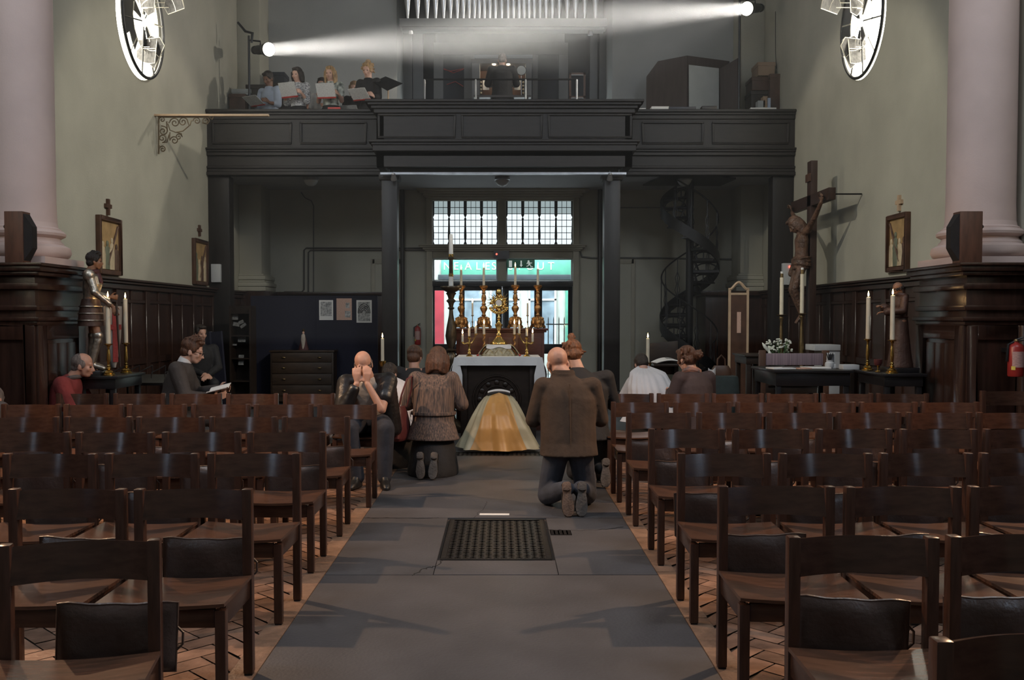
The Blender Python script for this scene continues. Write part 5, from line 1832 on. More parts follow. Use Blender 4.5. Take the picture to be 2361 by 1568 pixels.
# left: table, knight, candles
zt = at(251, 866, 9.66).z
table('side_table', 'black wooden table below the armoured statue by the left pedestal', -4.28, -3.84, 9.53, 10.30, zt, 'table_black')
tall_pair(((251, 866, 792, 687), (291, 853, 790, 689)), (9.68, 10.1), zt, 'left', 'the armoured statue')
k = (at(205, 582, 9.72).z - zt - .05) / 1.70
j = J0('stand', hed=(.0, .06, 1.58))
j[('el', 1)] = V((.25, .08, 1.12)); j[('wr', 1)] = V((.20, .30, .93))
j[('el', -1)] = V((-.25, .02, 1.12)); j[('wr', -1)] = V((-.22, .24, 1.06))
j[('kn', 1)] = V((.11, .10, .50)); j[('an', 1)] = V((.12, .02, .08))
p = at(207, 700, 9.72)
hd = {1: (V((0, .45, -1)), V((-1, 0, 0)), V((0, 1, .3)), 18), -1: (V((.2, 1, 0)), V((1, 0, 0)), V((0, .2, 1)), 55)}
r, M = body('statue', 'painted statue of a young knight in armour on the left table', (p.x, 9.74, zt + .05), -72, j, (10, 0, 0), 'statue_skin', hd=hd, voxel=.010, cat='statue')
r.scale = (k, k, k)
face(r, M)
hair(r, M, 'crop', 'statue_hair', 1.06, .009)
m = MB()
m.loft([((0, 0, 1.02), .125, .10), ((0, .01, 1.10), .135, .11), ((0, .03, 1.24), .165, .135), ((0, .02, 1.36), .15, .11), ((0, .01, 1.42), .08, .07)], 22)
m.loft([((0, 0, .98), .15, .12), ((0, 0, 1.03), .13, .105)], 22)
m.melt('breastplate', 'steel_armour', r, .010, 3, world=False)
m = MB()
for s in (-1, 1):
    sh, el, wr = j[('sh', s)], j[('el', s)], j[('wr', s)]
    m.ell(sh + V((s * .01, 0, -.02)), (.085, .085, .10))
    m.cap(sh, el, .066, .055)
    m.ell(el, (.06, .06, .055))
    m.cap(el, el + (wr - el) * .85, .052, .040)
m.melt('arm_plates', 'steel_armour', r, .010, 2, world=False)
m = MB().loft([((0, 0, .64), .215, .18), ((0, 0, .80), .20, .165), ((0, 0, .92), .18, .145), ((0, 0, 1.03), .15, .12)], 24)
m.build('skirt', 'robe_brown', r, world=False)
m = MB()
for q in range(3):
    zq = .72 + .10 * q
    m.tube([((.212 - .012 * q) * math.cos(a), (.176 - .012 * q) * math.sin(a), zq) for a in [w * PI / 12 for w in range(25)]], .012, 6)
m.build('skirt_bands', 'steel_armour', r, world=False)
m = MB()
for s in (-1, 1):
    kn, an = j[('kn', s)], j[('an', s)]
    m.ell(kn, (.068, .075, .075))
    m.cap(kn - V((0, 0, .06)), an + V((0, 0, .03)), .066, .048)
    m.cap(an, an + V((0, .15, -.05)), .046, .036)
m.melt('greaves', 'steel_armour', r, .010, 2, world=False)
m = MB().tube([j['nek'] + V((.085 * math.cos(a), .085 * math.sin(a), -.03 + .02 * math.sin(a))) for a in [w * PI / 10 for w in range(21)]], .036, 8)
m.cap((.0, .12, 1.38), (.02, .16, 1.26), .03, .018)
m.cap((.04, .10, 1.38), (.09, .15, 1.27), .03, .018)
m.melt('neckerchief', 'scarf_maroon', r, .009, 2, world=False)
m = MB().tube([(.20, .36, .95), (.21, .40, .05)], [.018, .012], 8).tube([(.12, .36, .80), (.30, .36, .80)], .012, 6)
m.build('sword', 'oak_dark', r, world=False)
mat('shield_white', (.30, .27, .24), .7)
TS = Matrix.Translation((-.12, .30, -.12)) @ Matrix.Rotation(math.radians(-62), 4, 'Z') @ Matrix.Translation((.22, -.36, 0))
sh = MB().sheet(lambda u, v: ((u - .5) * (.24 * math.sin(PI * (.5 + .5 * v)) ** .6 + .02) - .22, .32 + .06 * (1 - (2 * u - 1) ** 2), 1.05 - .90 * v), 13, 13, .025, TS).build('shield', 'shield_white', r, world=False, smooth=60)
MB().sheet(lambda u, v: ((u - .5) * .075 - .22, .397, 1.03 - .80 * v), 3, 9, .012, TS).sheet(lambda u, v: ((u - .5) * .19 - .22, .385 + .012 * (1 - (2 * u - 1) ** 2), .78 - .075 * v), 9, 3, .016, TS).build('shield_cross', 'flag_red', sh, world=False)
b = tag(MB().lathe([(.135, 0), (.135, .03), (.125, .05)], 8, (p.x + .03, 9.74, zt)).build('plinth', 'table_black'), 'low dark plinth under the armoured statue', 'plinth')
# votive stand with a pale lit panel
p = at(335, 860, 10.8)
vt = thing('votive_stand', 'black iron votive candle stand beyond the left candle table', 'candle stand', (p.x, 10.8, 0))
for dx in (-.28, .28):
    for dy in (-.2, .2):
        MB().tube([(dx, dy, 0), (dx, dy, .84)], .014, 6).build('leg', 'iron_black', vt, world=False)
MB().box(-.32, .32, -.24, .24, .83, .86, rot(8)).build('tray', 'iron_black', vt, world=False)
m = MB()
for q in range(5):
    m.tube([(-.3 + .15 * q, -.22, .86), (-.3 + .15 * q, -.22, .92), (-.3 + .15 * q, .22, .98), (-.3 + .15 * q, .22, .88)], .006, 5)
m.build('spikes', 'iron_black', vt, world=False)
MB().box(-.30, .02, -.262, -.248, .78, .90).build('pale_label', 'paper', vt, world=False)

# right: table, monk, candles
zt = at(2058, 861, 9.66).z
table('side_table', 'black table under the monk statue by the right pedestal', 3.84, 4.29, 9.58, 10.36, zt, 'table_black')
tall_pair(((2056, 860, 783, 681), (2000, 855, 781, 685)), (9.68, 10.24), zt, 'right', 'the monk statue')
p = at(2076, 760, 9.92)
ztm = zt + .05
k = (at(2070, 650, 9.92).z - ztm) / 1.70
j = J0('stand', hed=(0, .07, 1.575))
j[('el', 1)] = V((.24, .06, 1.12)); j[('wr', 1)] = V((.12, .32, 1.20)); j[('el', -1)] = V((-.24, .06, 1.12)); j[('wr', -1)] = V((-.14, .38, 1.10))
r, M = body('statue', 'brown statue of a robed monk behind the right-hand candles', (p.x, 9.92, ztm), 92, j, (0, 10, 0), 'statue_skin', voxel=.010, cat='statue')
r.scale = (k, k, k)
face(r, M)
hair(r, M, 'ring', 'statue_hair', 1.08, .009)
m = MB()
m.loft([((0, .0, .0), .27, .25), ((0, .0, .3), .23, .20), ((0, 0, .7), .19, .155), ((0, 0, .98), .165, .125), ((0, 0, 1.04), .155, .12), ((0, .01, 1.25), .19, .14), ((0, 0, 1.38), .16, .11), ((0, 0, 1.45), .08, .08)], 26)
sleeves(m, j, (.075, .072, .085), .85)
for q in range(7):
    a = q * .9
    m.cap((.22 * math.cos(a), .20 * math.sin(a), .03), (.15 * math.cos(a), .12 * math.sin(a), .95), .035, .015)
m.melt('habit', 'robe_brown', r, .011, 2, world=False)
m = MB().tube([V((.10 * math.cos(a), .09 * math.sin(a) - .02, 1.43 + .02 * math.sin(a))) for a in [w * PI / 10 for w in range(21)]], .045, 8)
m.build('cowl', 'robe_brown', r, world=False)
MB().tube([V((.168 * math.cos(a), .13 * math.sin(a), 1.0)) for a in [w * PI / 12 for w in range(25)]], .013, 6).tube([(.03, .14, 1.0), (.035, .19, .6)], .012, 6).build('rope_belt', 'scarf_maroon', r, world=False)
tag(MB().box(p.x - .14, p.x + .14, 9.76, 10.08, zt, ztm).build('plinth', 'table_black', bevel=.006), 'low dark plinth under the monk statue', 'plinth')
# votive glass
g = at(2024, 857, 9.98)
t = thing('votive_glass', 'small red votive glass between the two right-hand candlesticks', 'votive glass', (g.x, 9.98, zt))
MB().lathe([(.03, 0), (.03, .006), (.008, .015), (.008, .05), (.03, .065)], 14).build('stem', 'brass', t, world=False)
MB().lathe([(.028, .065), (.04, .085), (.042, .13), (.038, .13), (.03, .085)], 14).build('cup', 'bag_maroon', t, world=False)

# ------------------------------------------------------------------ crucifix
XC, YX = 4.65, 14.33
zc = at(1893, 457, 14.0).z
cr = thing('crucifix', 'large dark wooden cross with a carved crucified figure by the right wall', 'crucifix', (XC, YX, 0))
ztop = at(1871, 372, YX).z
MB().box(XC - .05, XC + .05, YX - .085, YX + .085, 0, ztop).build('upright', 'cross_wood', cr, bevel=.006)
MB().box(XC - .05, XC + .05, YX - .87, YX + .87, zc - .085, zc + .085).build('crossbeam', 'cross_wood', cr, bevel=.006)
MB().box(XC - .075, XC - .05, YX - .10, YX + .10, zc + .28, zc + .40).build('title_plaque', 'frame_wood', cr, bevel=.006)
MB().tube([(XC + .05, YX - .8, zc), (W - .012, YX - .8, zc)], .012, 6).build('wall_rod', 'iron_black', cr)
MB().box(XC - .2, XC + .2, YX - .25, YX + .25, 0, .25).build('foot', 'cross_wood', cr, bevel=.01)
j = dict(pel=(0, .10, .86), che=(0, .10, 1.17), nek=(0, .09, 1.34), hed=(.02, .20, 1.41))
for s in (-1, 1):
    j.update({('sh', s): (s * .165, .06, 1.31), ('el', s): (s * .42, .04, 1.48), ('wr', s): (s * .68, .04, 1.66), ('hip', s): (s * .08, .10, .84), ('kn', s): (s * .06, .22, .44), ('an', s): (s * .025, .08, .06), ('to', s): (s * .025, .17, -.06)})
j = {a: V(b) for a, b in j.items()}
hd = {s: (V((s * .55, .0, .8)), V((0, 1, 0)), V((-s * .5, .3, .8)), 35) for s in (-1, 1)}
m_ = MB()
r, M = body('figure', 'carved', (0, 0, 0), 0, j, (-10, 42, 6), 'carved_wood', hd=hd, voxel=.009, cat='x')
for q in ('label', 'category'):
    del r[q]
r.parent = cr
r.location = (-.05, 0, at(1838, 735, 14.3).z)
r.rotation_euler = (0, 0, PI / 2)
r['label'] = 'carved brown figure with arms raised'
hair(r, M, 'long', 'carved_wood', 1.02, .009)
m = MB().loft([((0, .11, .74), .15, .12), ((0, .10, .86), .155, .125), ((0, .10, .93), .15, .12)], 20)
m.cap((.12, .16, .88), (.16, .20, .68), .04, .05)
for q in range(4):
    m.tube([(.16 * math.cos(a), .10 + .13 * math.sin(a), .80 + .035 * q + .02 * math.sin(a + q)) for a in [w * PI / 8 for w in range(17)]], .016, 6)
m.melt('loincloth', 'carved_wood', r, .009, 2, world=False)
# stand with flowers and the two unlit candles
zb = .62
ft = table('side_table', 'dark table with flowers and unlit candles below the crucifix', at(1755, 800, 13.4).x, at(1895, 800, 13.4).x, 13.1, 13.75, zb, 'oak_dark')
for i, (x, yd, yw, yt) in enumerate(((1801, 725, 640, 626), (1848, 722, 632, 617))):
    Yc = (13.55, 13.3)[i]
    p = at(x, 800, Yc); p.z = zb
    h = at(x, yd, Yc).z - zb
    nm = ('left', 'right')[i]
    brass_stick(p, h, 'large brass candlestick below the crucifix, %s one' % nm, 'large candlesticks below the crucifix', 1.7, 'old_brass')
    t = thing('candle', 'unlit thick candle with a gilt tip below the crucifix, %s one' % nm, 'candle', p + V((0, 0, h)), 0, 'unlit candles below the crucifix')
    h1, h2 = at(x, yw, Yc).z - zb - h, at(x, yt, Yc).z - zb - h
    MB().lathe([(.028, 0), (.027, h1)], 16).build('wax', 'wax', t, world=False)
    MB().lathe([(.022, h1 - .002), (.021, h2 - .03)], 16).build('brass_sleeve', 'old_brass', t, world=False)
    MB().lathe([(.020, h2 - .035), (.019, h2)], 16).build('cap', 'wax_white', t, world=False)
p = at(1797, 800, 13.2); p.z = zb
t = thing('flower_vase', 'glass vase of white lilies and small flowers below the crucifix', 'vase of flowers', p)
MB().lathe([(.05, 0), (.055, .01), (.06, .12), (.075, .28), (.07, .28), (.054, .12)], 18).build('vase', 'vase_glass', t, world=False)
rnd = random.Random(8)
m, ml = MB(), MB()
for q in range(34):
    e = V((rnd.uniform(-.16, .16), rnd.uniform(-.10, .10), rnd.uniform(.42, .60)))
    ml.tube([(0, 0, .06), e * .6 + V((0, 0, .06)), e], .004, 4)
    for w in range(3):
        m.ell(e + V((rnd.uniform(-.03, .03), rnd.uniform(-.03, .03), rnd.uniform(-.02, .03))), (.017, .017, .012), None, 7, 5)
m.build('blossoms', 'flower_white', t, world=False)
for q in range(8):
    a = q * .8
    ml.sheet(lambda u, v: (math.cos(a) * (.04 + .14 * v) + (u - .5) * .04 * math.sin(PI * v), math.sin(a) * (.04 + .12 * v), .26 + .16 * v), 3, 6, .003)
ml.build('stems', 'leaf_green', t, world=False)
for q, (dx, dz, an) in enumerate(((-.21, .37, 60), (-.19, .48, 35), (-.13, .38, 20))):
    MB().lathe([(.004, -.06), (.018, -.01), (.024, .04), (.012, .09), (.002, .11)], 10, M=rot(0, -an, 0, (dx, -.05, dz))).build('lily_bud', 'flower_white', t, world=False)

# ------------------------------------------------------------------ framed panels (stations) and small crosses
def station(s, x0, x1, y0, y1, xc, yc0, yc1, seed, label, lab2):
    Ya, Yb_ = F * W / abs(x0 - VX), F * W / abs(x1 - VX)
    Ya, Yb_ = min(Ya, Yb_), max(Ya, Yb_)
    xe = x0 if s < 0 else x1
    z1, z0 = at(xe, y0, Ya).z, at(xe, y1, Ya).z
    ym, hw = (Ya + Yb_) / 2, (Yb_ - Ya) / 2 - .02
    t = thing('framed_panel', label, 'framed picture', (s * W, ym, z0), 0, 'framed relief panels on the side walls')
    xi = s * (W - .05)
    def bx(m, d0, d1, a, b, c, d):
        m.box(min(s * (W - d0), s * (W - d1)), max(s * (W - d0), s * (W - d1)), a, b, c, d)
        return m
    e = .055
    m = MB()
    bx(m, 0, .06, ym - hw, ym - hw + e, z0, z1); bx(m, 0, .06, ym + hw - e, ym + hw, z0, z1)
    bx(m, 0, .06, ym - hw + e, ym + hw - e, z0, z0 + e); bx(m, 0, .06, ym - hw + e, ym + hw - e, z1 - e, z1)
    m.build('frame', 'frame_wood', t, bevel=.008)
    bx(MB(), 0, .025, ym - hw + e, ym + hw - e, z0 + e, z1 - e).build('panel', 'picture_ground', t)
    rr = random.Random(seed)
    for q in range(4):
        yy = ym + (q - 1.5) * hw * .40
        h = (z1 - z0) * rr.uniform(.45, .62)
        X = s * (W - .03)
        m = MB()
        m.loft([((X, yy, z0 + e + .01), .012, .075), ((X, yy + rr.uniform(-.03, .03), z0 + e + h * .5), .014, .065), ((X, yy, z0 + e + h * .8), .014, .06), ((X, yy, z0 + e + h * .86), .01, .02)], 12)
        m.cap((X, yy, z0 + e + h * .75), (X, yy + rr.uniform(-.12, .12), z0 + e + h * .55), .018, .014, 8)
        m.ell((X, yy, z0 + e + h * .93), (.016, .032, .042), None, 10, 7)
        m.build('relief_figure', ('picture_dark', 'picture_pale', 'picture_green', 'picture_pale')[(q + seed) % 4], t)
    m = MB()
    d = s * (W - .03)
    m.tube([(d, ym - hw * .2, z0 + .12), (d, ym + hw * .75, z1 - .10)], .018, 6)
    m.build('relief_beam', 'picture_dark', t)
    # cross above
    za, zb_ = at(xc, yc0, ym).z, at(xc, yc1, ym).z
    c = MB()
    bx(c, 0, .035, ym - .026, ym + .026, zb_, za)
    zc_ = zb_ + (za - zb_) * .56
    bx(c, 0, .035, ym - .085, ym - .026, zc_ - .026, zc_ + .026); bx(c, 0, .035, ym + .026, ym + .085, zc_ - .026, zc_ + .026)
    tag(c.build('wall_cross', 'bare_wood' if s > 0 else 'frame_wood'), lab2, 'cross', 'small wooden crosses above the panels')
station(-1, 222, 277, 494, 630, 248, 459, 496, 1, 'large framed relief panel on the left wall behind the knight', 'small wooden cross above the panel by the knight')
station(-1, 443, 477, 548, 655, 459, 519, 545, 2, 'smaller-looking framed relief panel near the gallery on the left wall', 'small wooden cross near the gallery on the left wall')
station(1, 2047, 2098, 487, 622, 2073, 450, 487, 4, 'framed relief panel on the right wall above the monk', 'small pale wooden cross above the panel over the monk')

# ------------------------------------------------------------------ loudspeakers on the pedestals
for s, nm in ((-1, 'left'), (1, 'right')):
    x0, x1 = ((25, 78) if s < 0 else (2197, 2251))
    Y = 9.12
    a, b = at(x0, 550, Y).x, at(x1, 550, Y).x
    z1 = at(x0, 490, Y).z
    t = thing('loudspeaker', 'tall wooden loudspeaker on the %s pedestal before the column' % nm, 'loudspeaker', ((a + b) / 2, Y + .0, ZT), 0, 'loudspeakers on the pedestals')
    w = (b - a) / 2
    hh = z1 - ZT
    # cabinet: the side towards the viewer, grille turned to the nave
    R = rot(0, 0, 0)
    MB().box(-w * .9 if s > 0 else -w, w if s > 0 else w * .6, -.12, .03, 0, hh).build('cabinet', 'speaker_wood', t, world=False, bevel=.006)
    q = -1 if s > 0 else 1
    xs = -w * .9 if s > 0 else w * .6
    m = MB().add([(xs, -.11, .02), (xs, .02, .02), (xs, .02, hh - .02), (xs, -.11, hh - .02), (xs + q * .075, -.09, .14), (xs + q * .075, .0, .14), (xs + q * .075, .0, hh - .14), (xs + q * .075, -.09, hh - .14)],
                  [(0, 1, 2, 3), (7, 6, 5, 4), (0, 4, 5, 1), (1, 5, 6, 2), (2, 6, 7, 3), (3, 7, 4, 0)])
    m.build('grille', 'speaker_cloth', t, world=False, smooth=0)
    MB().ell((-q * w * 1.15, .0, hh * .72), (.05, .04, .03)).build('bracket', 'iron_black', t, world=False)
    MB().tube([(-q * w * 1.05, .0, hh * .6), (-q * w * 1.35, .02, hh * .3), (-q * w * 1.4, .03, .01)], .005, 5).build('cable', 'box_grey', t, world=False)

# ------------------------------------------------------------------ wrought iron bracket and beam on the left wall
YBk = F * W / (VX - 363)
p0 = at(363, 266, YBk)
t = thing('wall_bracket', 'scrolled wrought iron bracket under a wooden bar on the left wall', 'bracket', (-W, YBk, p0.z - .55))
xe = at(620, 266, YBk).x
MB().box(-W, xe, YBk - .03, YBk + .03, p0.z - .015, p0.z + .015).build('bar', 'bare_wood', t, bevel=.004)
def PB(x, y):
    return at(x, y, YBk)
m = MB()
m.tube([PB(366, 270), PB(366, 355)], .013, 6).tube([PB(364, 270), PB(482, 270), PB(489, 275), PB(493, 268)], .011, 6)
def scroll(cx, cy, r, a0, turns, tail=None):
    P = []
    n = int(26 * abs(turns))
    for i in range(n + 1):
        a = a0 + 2 * PI * turns * i / n
        rr = r * (1 - .85 * i / n)
        P.append(PB(cx + rr * math.cos(a), cy + rr * math.sin(a)))
    if tail:
        P = [PB(*q) for q in tail] + P
    m.tube(P, .009, 5)
scroll(403, 283, 12, PI, 1.6, [(386, 303), (384, 280)])
scroll(422, 281, 11, 0, -1.6, [(387, 285), (392, 300), (405, 305), (422, 302), (436, 290)])
scroll(454, 279, 9, PI, 1.5, [(438, 290), (441, 278)])
scroll(474, 279, 9, 0, -1.5, [(466, 283), (478, 286)])
scroll(376, 302, 11, -PI / 2, 1.5, [(372, 290)])
scroll(374, 319, 10, PI / 2, -1.5, [(390, 310), (385, 328)])
scroll(402, 324, 10, PI, 1.5, [(392, 305), (391, 318)])
scroll(412, 316, 8, 0, -1.5, [(406, 305), (418, 308)])
scroll(375, 344, 8, PI, 1.5, [(368, 335)])
scroll(374, 276, 7, PI, 1.4)
m.build('scrollwork', 'iron_bracket', t)

# ------------------------------------------------------------------ electric boxes by the wall posts, fire extinguishers
for i, (x0, x1, y0, y1) in enumerate(((488, 509, 609, 651), (1803, 1828, 607, 657))):
    Y = YG - .03
    a, b = at(x0, y1, Y), at(x1, y0, Y)
    t = thing('control_box', 'white electrical box on the %s wall post under the gallery' % ('left', 'right')[i], 'electrical box', ((a.x + b.x) / 2, Y + .02, a.z), 0, 'white electrical boxes')
    MB().box(a.x, b.x, Y - .04, Y + .05, a.z, b.z).build('case', 'box_grey', t, bevel=.01)
    if i:
        c = at(1821, 615, Y - .05)
        MB().ell(c, (.018, .012, .018)).build('red_light', 'led_red', t)

def extinguisher(p, h, r, label):
    t = thing('fire_extinguisher', label, 'fire extinguisher', p)
    MB().lathe([(r * .9, 0), (r, .01), (r, h * .78), (r * .8, h * .86), (r * .35, h * .9), (r * .35, h * .93)], 24).build('cylinder', 'ext_red', t, world=False)
    MB().lathe([(r * .3, h * .9), (r * .34, h * .96), (r * .2, h)], 12).build('valve', 'old_brass', t, world=False)
    MB().tube([(0, 0, h * .98), (r * .9, -.01, h * 1.05)], .009, 6).tube([(0, 0, h * .96), (r * .95, -.01, h * .97)], .008, 6).build('lever', 'iron_black', t, world=False)
    MB().tube([(-r * .2, 0, h * .94), (-r * 1.15, -.01, h * .86), (-r * 1.2, 0, h * .4)], .011, 6).build('hose', 'iron_black', t, world=False)
    MB().sheet(lambda u, v: ((r + .002) * math.sin(-.9 + 1.8 * u), -(r + .002) * math.cos(-.9 + 1.8 * u), h * (.25 + .42 * v)), 14, 4, .001).build('label', 'label_pale', t, world=False)
    MB().sheet(lambda u, v: ((r + .003) * math.sin(-1.0 + .5 * u), -(r + .003) * math.cos(-1.0 + .5 * u), h * (.18 + .10 * v)), 6, 3, .001).build('yellow_label', 'label_yellow', t, world=False)
    return t
Y = 8.85
p = at(2341, 868, Y)
extinguisher(V((p.x, Y, p.z)), at(2341, 782, Y).z - p.z, .068, 'red fire extinguisher hanging on the right pedestal')
m = MB().box(p.x - .02, p.x + .02, Y + .06, PY0 + .01, p.z + .22, p.z + .26)
tag(m.build('wall_hook', 'iron_black'), 'black hook carrying the extinguisher on the right pedestal', 'hook')
Y = YB - .08
p = at(963, 795, Y)
extinguisher(V((p.x, Y, p.z)), at(963, 748, Y).z - p.z, .062, 'distant red fire extinguisher left of the street doors')
# ------------------------------------------------------------------ under the gallery, left
YD = 17.3
def notice_board(n, x0, x1, label):
    a, b = at(x0, 800, YD).x, at(x1, 800, YD).x
    z1 = at(x0, 682, YD).z
    t = thing('display_board', label, 'display board', ((a + b) / 2, YD, 0), 0, 'blue display boards')
    MB().box(a + .015, b - .015, YD, YD + .03, .12, z1 - .015).build('felt', 'board_blue', t)
    m = MB()
    for q in ((a, a + .02, .1, z1), (b - .02, b, .1, z1), (a + .02, b - .02, z1 - .02, z1), (a + .02, b - .02, .1, .12)):
        m.box(q[0], q[1], YD - .008, YD + .036, q[2], q[3])
    m.build('edging', 'board_blue', t)
    for x in (a + .08, b - .08):
        MB().box(x - .02, x + .02, YD - .2, YD + .24, 0, .1).build('foot', 'board_edge', t)
notice_board(0, 579, 727, 'left-hand dark blue display board behind the chest of drawers')
notice_board(1, 727, 871, 'dark blue display board with three sheets pinned on it')
for x0, x1, y0, y1, m_, lab in ((736, 768, 692, 738, 'etching', 'pale sheet with a grey print on the blue board'), (776, 811, 688, 738, 'poster_pink', 'pink newspaper page pinned on the blue board'), (822, 857, 692, 744, 'etching', 'dark etching of an arched vault on the blue board')):
    a, b = at(x0, y1, YD - .004), at(x1, y0, YD - .004)
    t = thing('pinned_sheet', lab, 'poster', ((a.x + b.x) / 2, YD, a.z), 0, 'sheets pinned on the blue board')
    MB().box(a.x, b.x, YD - .004, YD - .0005, a.z, b.z).build('sheet', 'poster_pink' if m_ == 'poster_pink' else 'paper', t)
    w, h = b.x - a.x, b.z - a.z
    if m_ == 'etching':
        im = MB().box(a.x + w * .1, b.x - w * .1, YD - .006, YD - .004, a.z + h * (.2 if x0 < 800 else .06), b.z - h * .08).build('print', 'etching', t)
        if x0 > 800:
            m = MB()
            for q in range(4):
                m.tube([((a.x + b.x) / 2 + w * (.4 - .08 * q) * math.cos(w2 * PI / 10), YD - .008, a.z + h * .42 + h * (.42 - .09 * q) * math.sin(w2 * PI / 10)) for w2 in range(11)], .006, 5)
            m.build('arches', 'black', im)
    else:
        m = MB().box(a.x + w * .55, b.x - w * .08, YD - .006, YD - .004, a.z + h * .12, a.z + h * .42).box(a.x + w * .6, b.x - w * .15, YD - .006, YD - .004, a.z + h * .55, a.z + h * .8)
        m.build('photographs', 'etching', t)
# chest of drawers
YK = 16.9
a, b = at(622, 810, YK).x, at(770, 810, YK).x
z1 = at(700, 808, YK).z
t = thing('chest_of_drawers', 'dark wooden chest of drawers before the blue display board', 'chest of drawers', ((a + b) / 2, YK + .2, 0))
MB().box(a + .01, b - .01, YK, YK + .36, .05, z1 - .03).build('body', 'chest_wood', t, bevel=.006)
MB().box(a - .01, b + .01, YK - .02, YK + .37, z1 - .03, z1).build('top', 'chest_wood', t, bevel=.006)
zz = z1 - .05
for q, h in enumerate((.17, .20, .20, .20)):
    d = MB().box(a + .04, b - .04, YK - .018, YK + .002, zz - h + .015, zz).build('drawer', 'chest_wood', t, bevel=.006)
    for x in (a + (b - a) * .22, a + (b - a) * .78):
        MB().ell((x, YK - .03, zz - h * .45), (.035, .015, .014), None, 10, 6).build('handle', 'old_brass', d)
    zz -= h
sx = at(700, 800, YK + .15)
h = at(700, 758, YK + .15).z - z1
st = thing('statuette', 'small crowned statuette in a white robe on the chest of drawers', 'statuette', (sx.x, YK + .15, z1))
k = h / .40
m = MB().loft([((0, 0, .0), .10, .06), ((0, 0, .02), .10, .06), ((0, .0, .10), .075, .05), ((0, 0, .22), .05, .04), ((0, 0, .29), .03, .025)], 18)
m.v = [p * k for p in m.v]
m.build('cloak', 'scarf_maroon', st, world=False)
m = MB().loft([((0, -.03, .02), .022, .03), ((0, -.035, .10), .032, .035), ((0, -.03, .20), .045, .035), ((0, -.02, .28), .036, .028), ((0, -.01, .305), .018, .018)], 16)
m.v = [p * k for p in m.v]
m.build('white_robe', 'polo_grey', st, world=False)
m = MB().ell((0, -.012, .325), (.022, .023, .027))
m.v = [p * k for p in m.v]
m.build('head', 'skin_pale', st, world=False)
m = MB().lathe([(.020, .345), (.027, .36), (.028, .375), (.012, .39), (.004, .40)], 12)
m.v = [p * k for p in m.v]
m.build('crown', 'gold', st, world=False)
# leaflet rack by the wall, folded boards, bench
YL = 15.9
a, b = at(528, 720, YL).x, at(578, 720, YL).x
t = thing('leaflet_rack', 'dark bookcase of leaflets in the corner beside the blue boards', 'bookcase', ((a + b) / 2, YL + .2, 0))
z1 = at(550, 705, YL).z
MB().box(a, a + .03, YL, YL + .35, 0, z1).box(b - .03, b, YL, YL + .35, 0, z1).box(a + .03, b - .03, YL + .32, YL + .35, 0, z1).build('carcass', 'oak_dark', t)
for q in range(5):
    MB().box(a + .03, b - .03, YL + .01, YL + .32, .08 + q * .38, .10 + q * .38).build('shelf', 'oak_dark', t)
rnd = random.Random(12)
mat('leaflet_dull', (.16, .16, .155), .8, scale=30, var=.4)
for q, (x, y, w, hh, rr) in enumerate(((541, 731, 16, 13, 0), (545, 748, 15, 9, 8), (556, 743, 12, 8, -25), (561, 751, 15, 7, -35), (553, 783, 8, 12, 2), (562, 783, 9, 12, 0), (541, 795, 10, 4, 0), (556, 830, 12, 24, 0))):
    p = at(x, y, YL + .10)
    w, hh = w * .0072, hh * .0072
    lf = tag(MB().cbox((0, 0, 0), (w, .015, hh), rot(-12, rr, 0, p)).build('leaflet', 'leaflet_dull'), 'pale leaflet in the dark rack, %s' % ('top left', 'second tier left', 'second tier middle', 'second tier right, slanting', 'third tier left', 'third tier right', 'lying on the fourth shelf', 'low on the bottom tier')[q], 'leaflet', 'leaflets in the dark rack')
for i, (x0, x1) in enumerate(((479, 492), (491, 520))):
    Y = 14.9
    a, b = at(x0, 764, Y), at(x1, 764, Y)
    w = b.x - a.x
    t = thing('folded_board', 'blue folded board leaning by the left panelling, %s one' % ('narrow', 'wide')[i], 'folded board', (a.x + w / 2 + .05, Y, 0), 0, 'folded blue boards')
    T = rot(0, -5, -20)
    MB().box(-w / 2, w / 2, -.02, .02, 0.01, a.z, T).build('panel', 'board_blue', t, world=False)
    MB().box(-w / 2 - .03, -w / 2, -.025, .025, 0.01, a.z + .01, T).build('edge_strip', 'board_edge', t, world=False)

def bench(label, x0, x1, y0, y1, z=.46):
    t = thing('bench', label, 'bench', ((x0 + x1) / 2, (y0 + y1) / 2, 0))
    MB().box(x0, x1, y0, y1, z - .04, z).build('seat', 'oak_dark', t, bevel=.006)
    for x in (x0 + .12, x1 - .18):
        MB().box(x, x + .05, y0 + .03, y1 - .03, 0, z - .04).build('leg', 'oak_dark', t)
bench('low dark bench under the man in the red fleece', -4.30, -3.95, 9.30, 9.52)
bench('low dark bench under the man in the suit', -3.75, -3.10, 9.74, 10.05)
bench('dark bench under the dim figure along the left panelling', -4.75, -4.15, 13.7, 14.4, .52)
bench('low dark bench under the stooping person at the left edge', -4.95, -4.5, 8.25, 8.6)

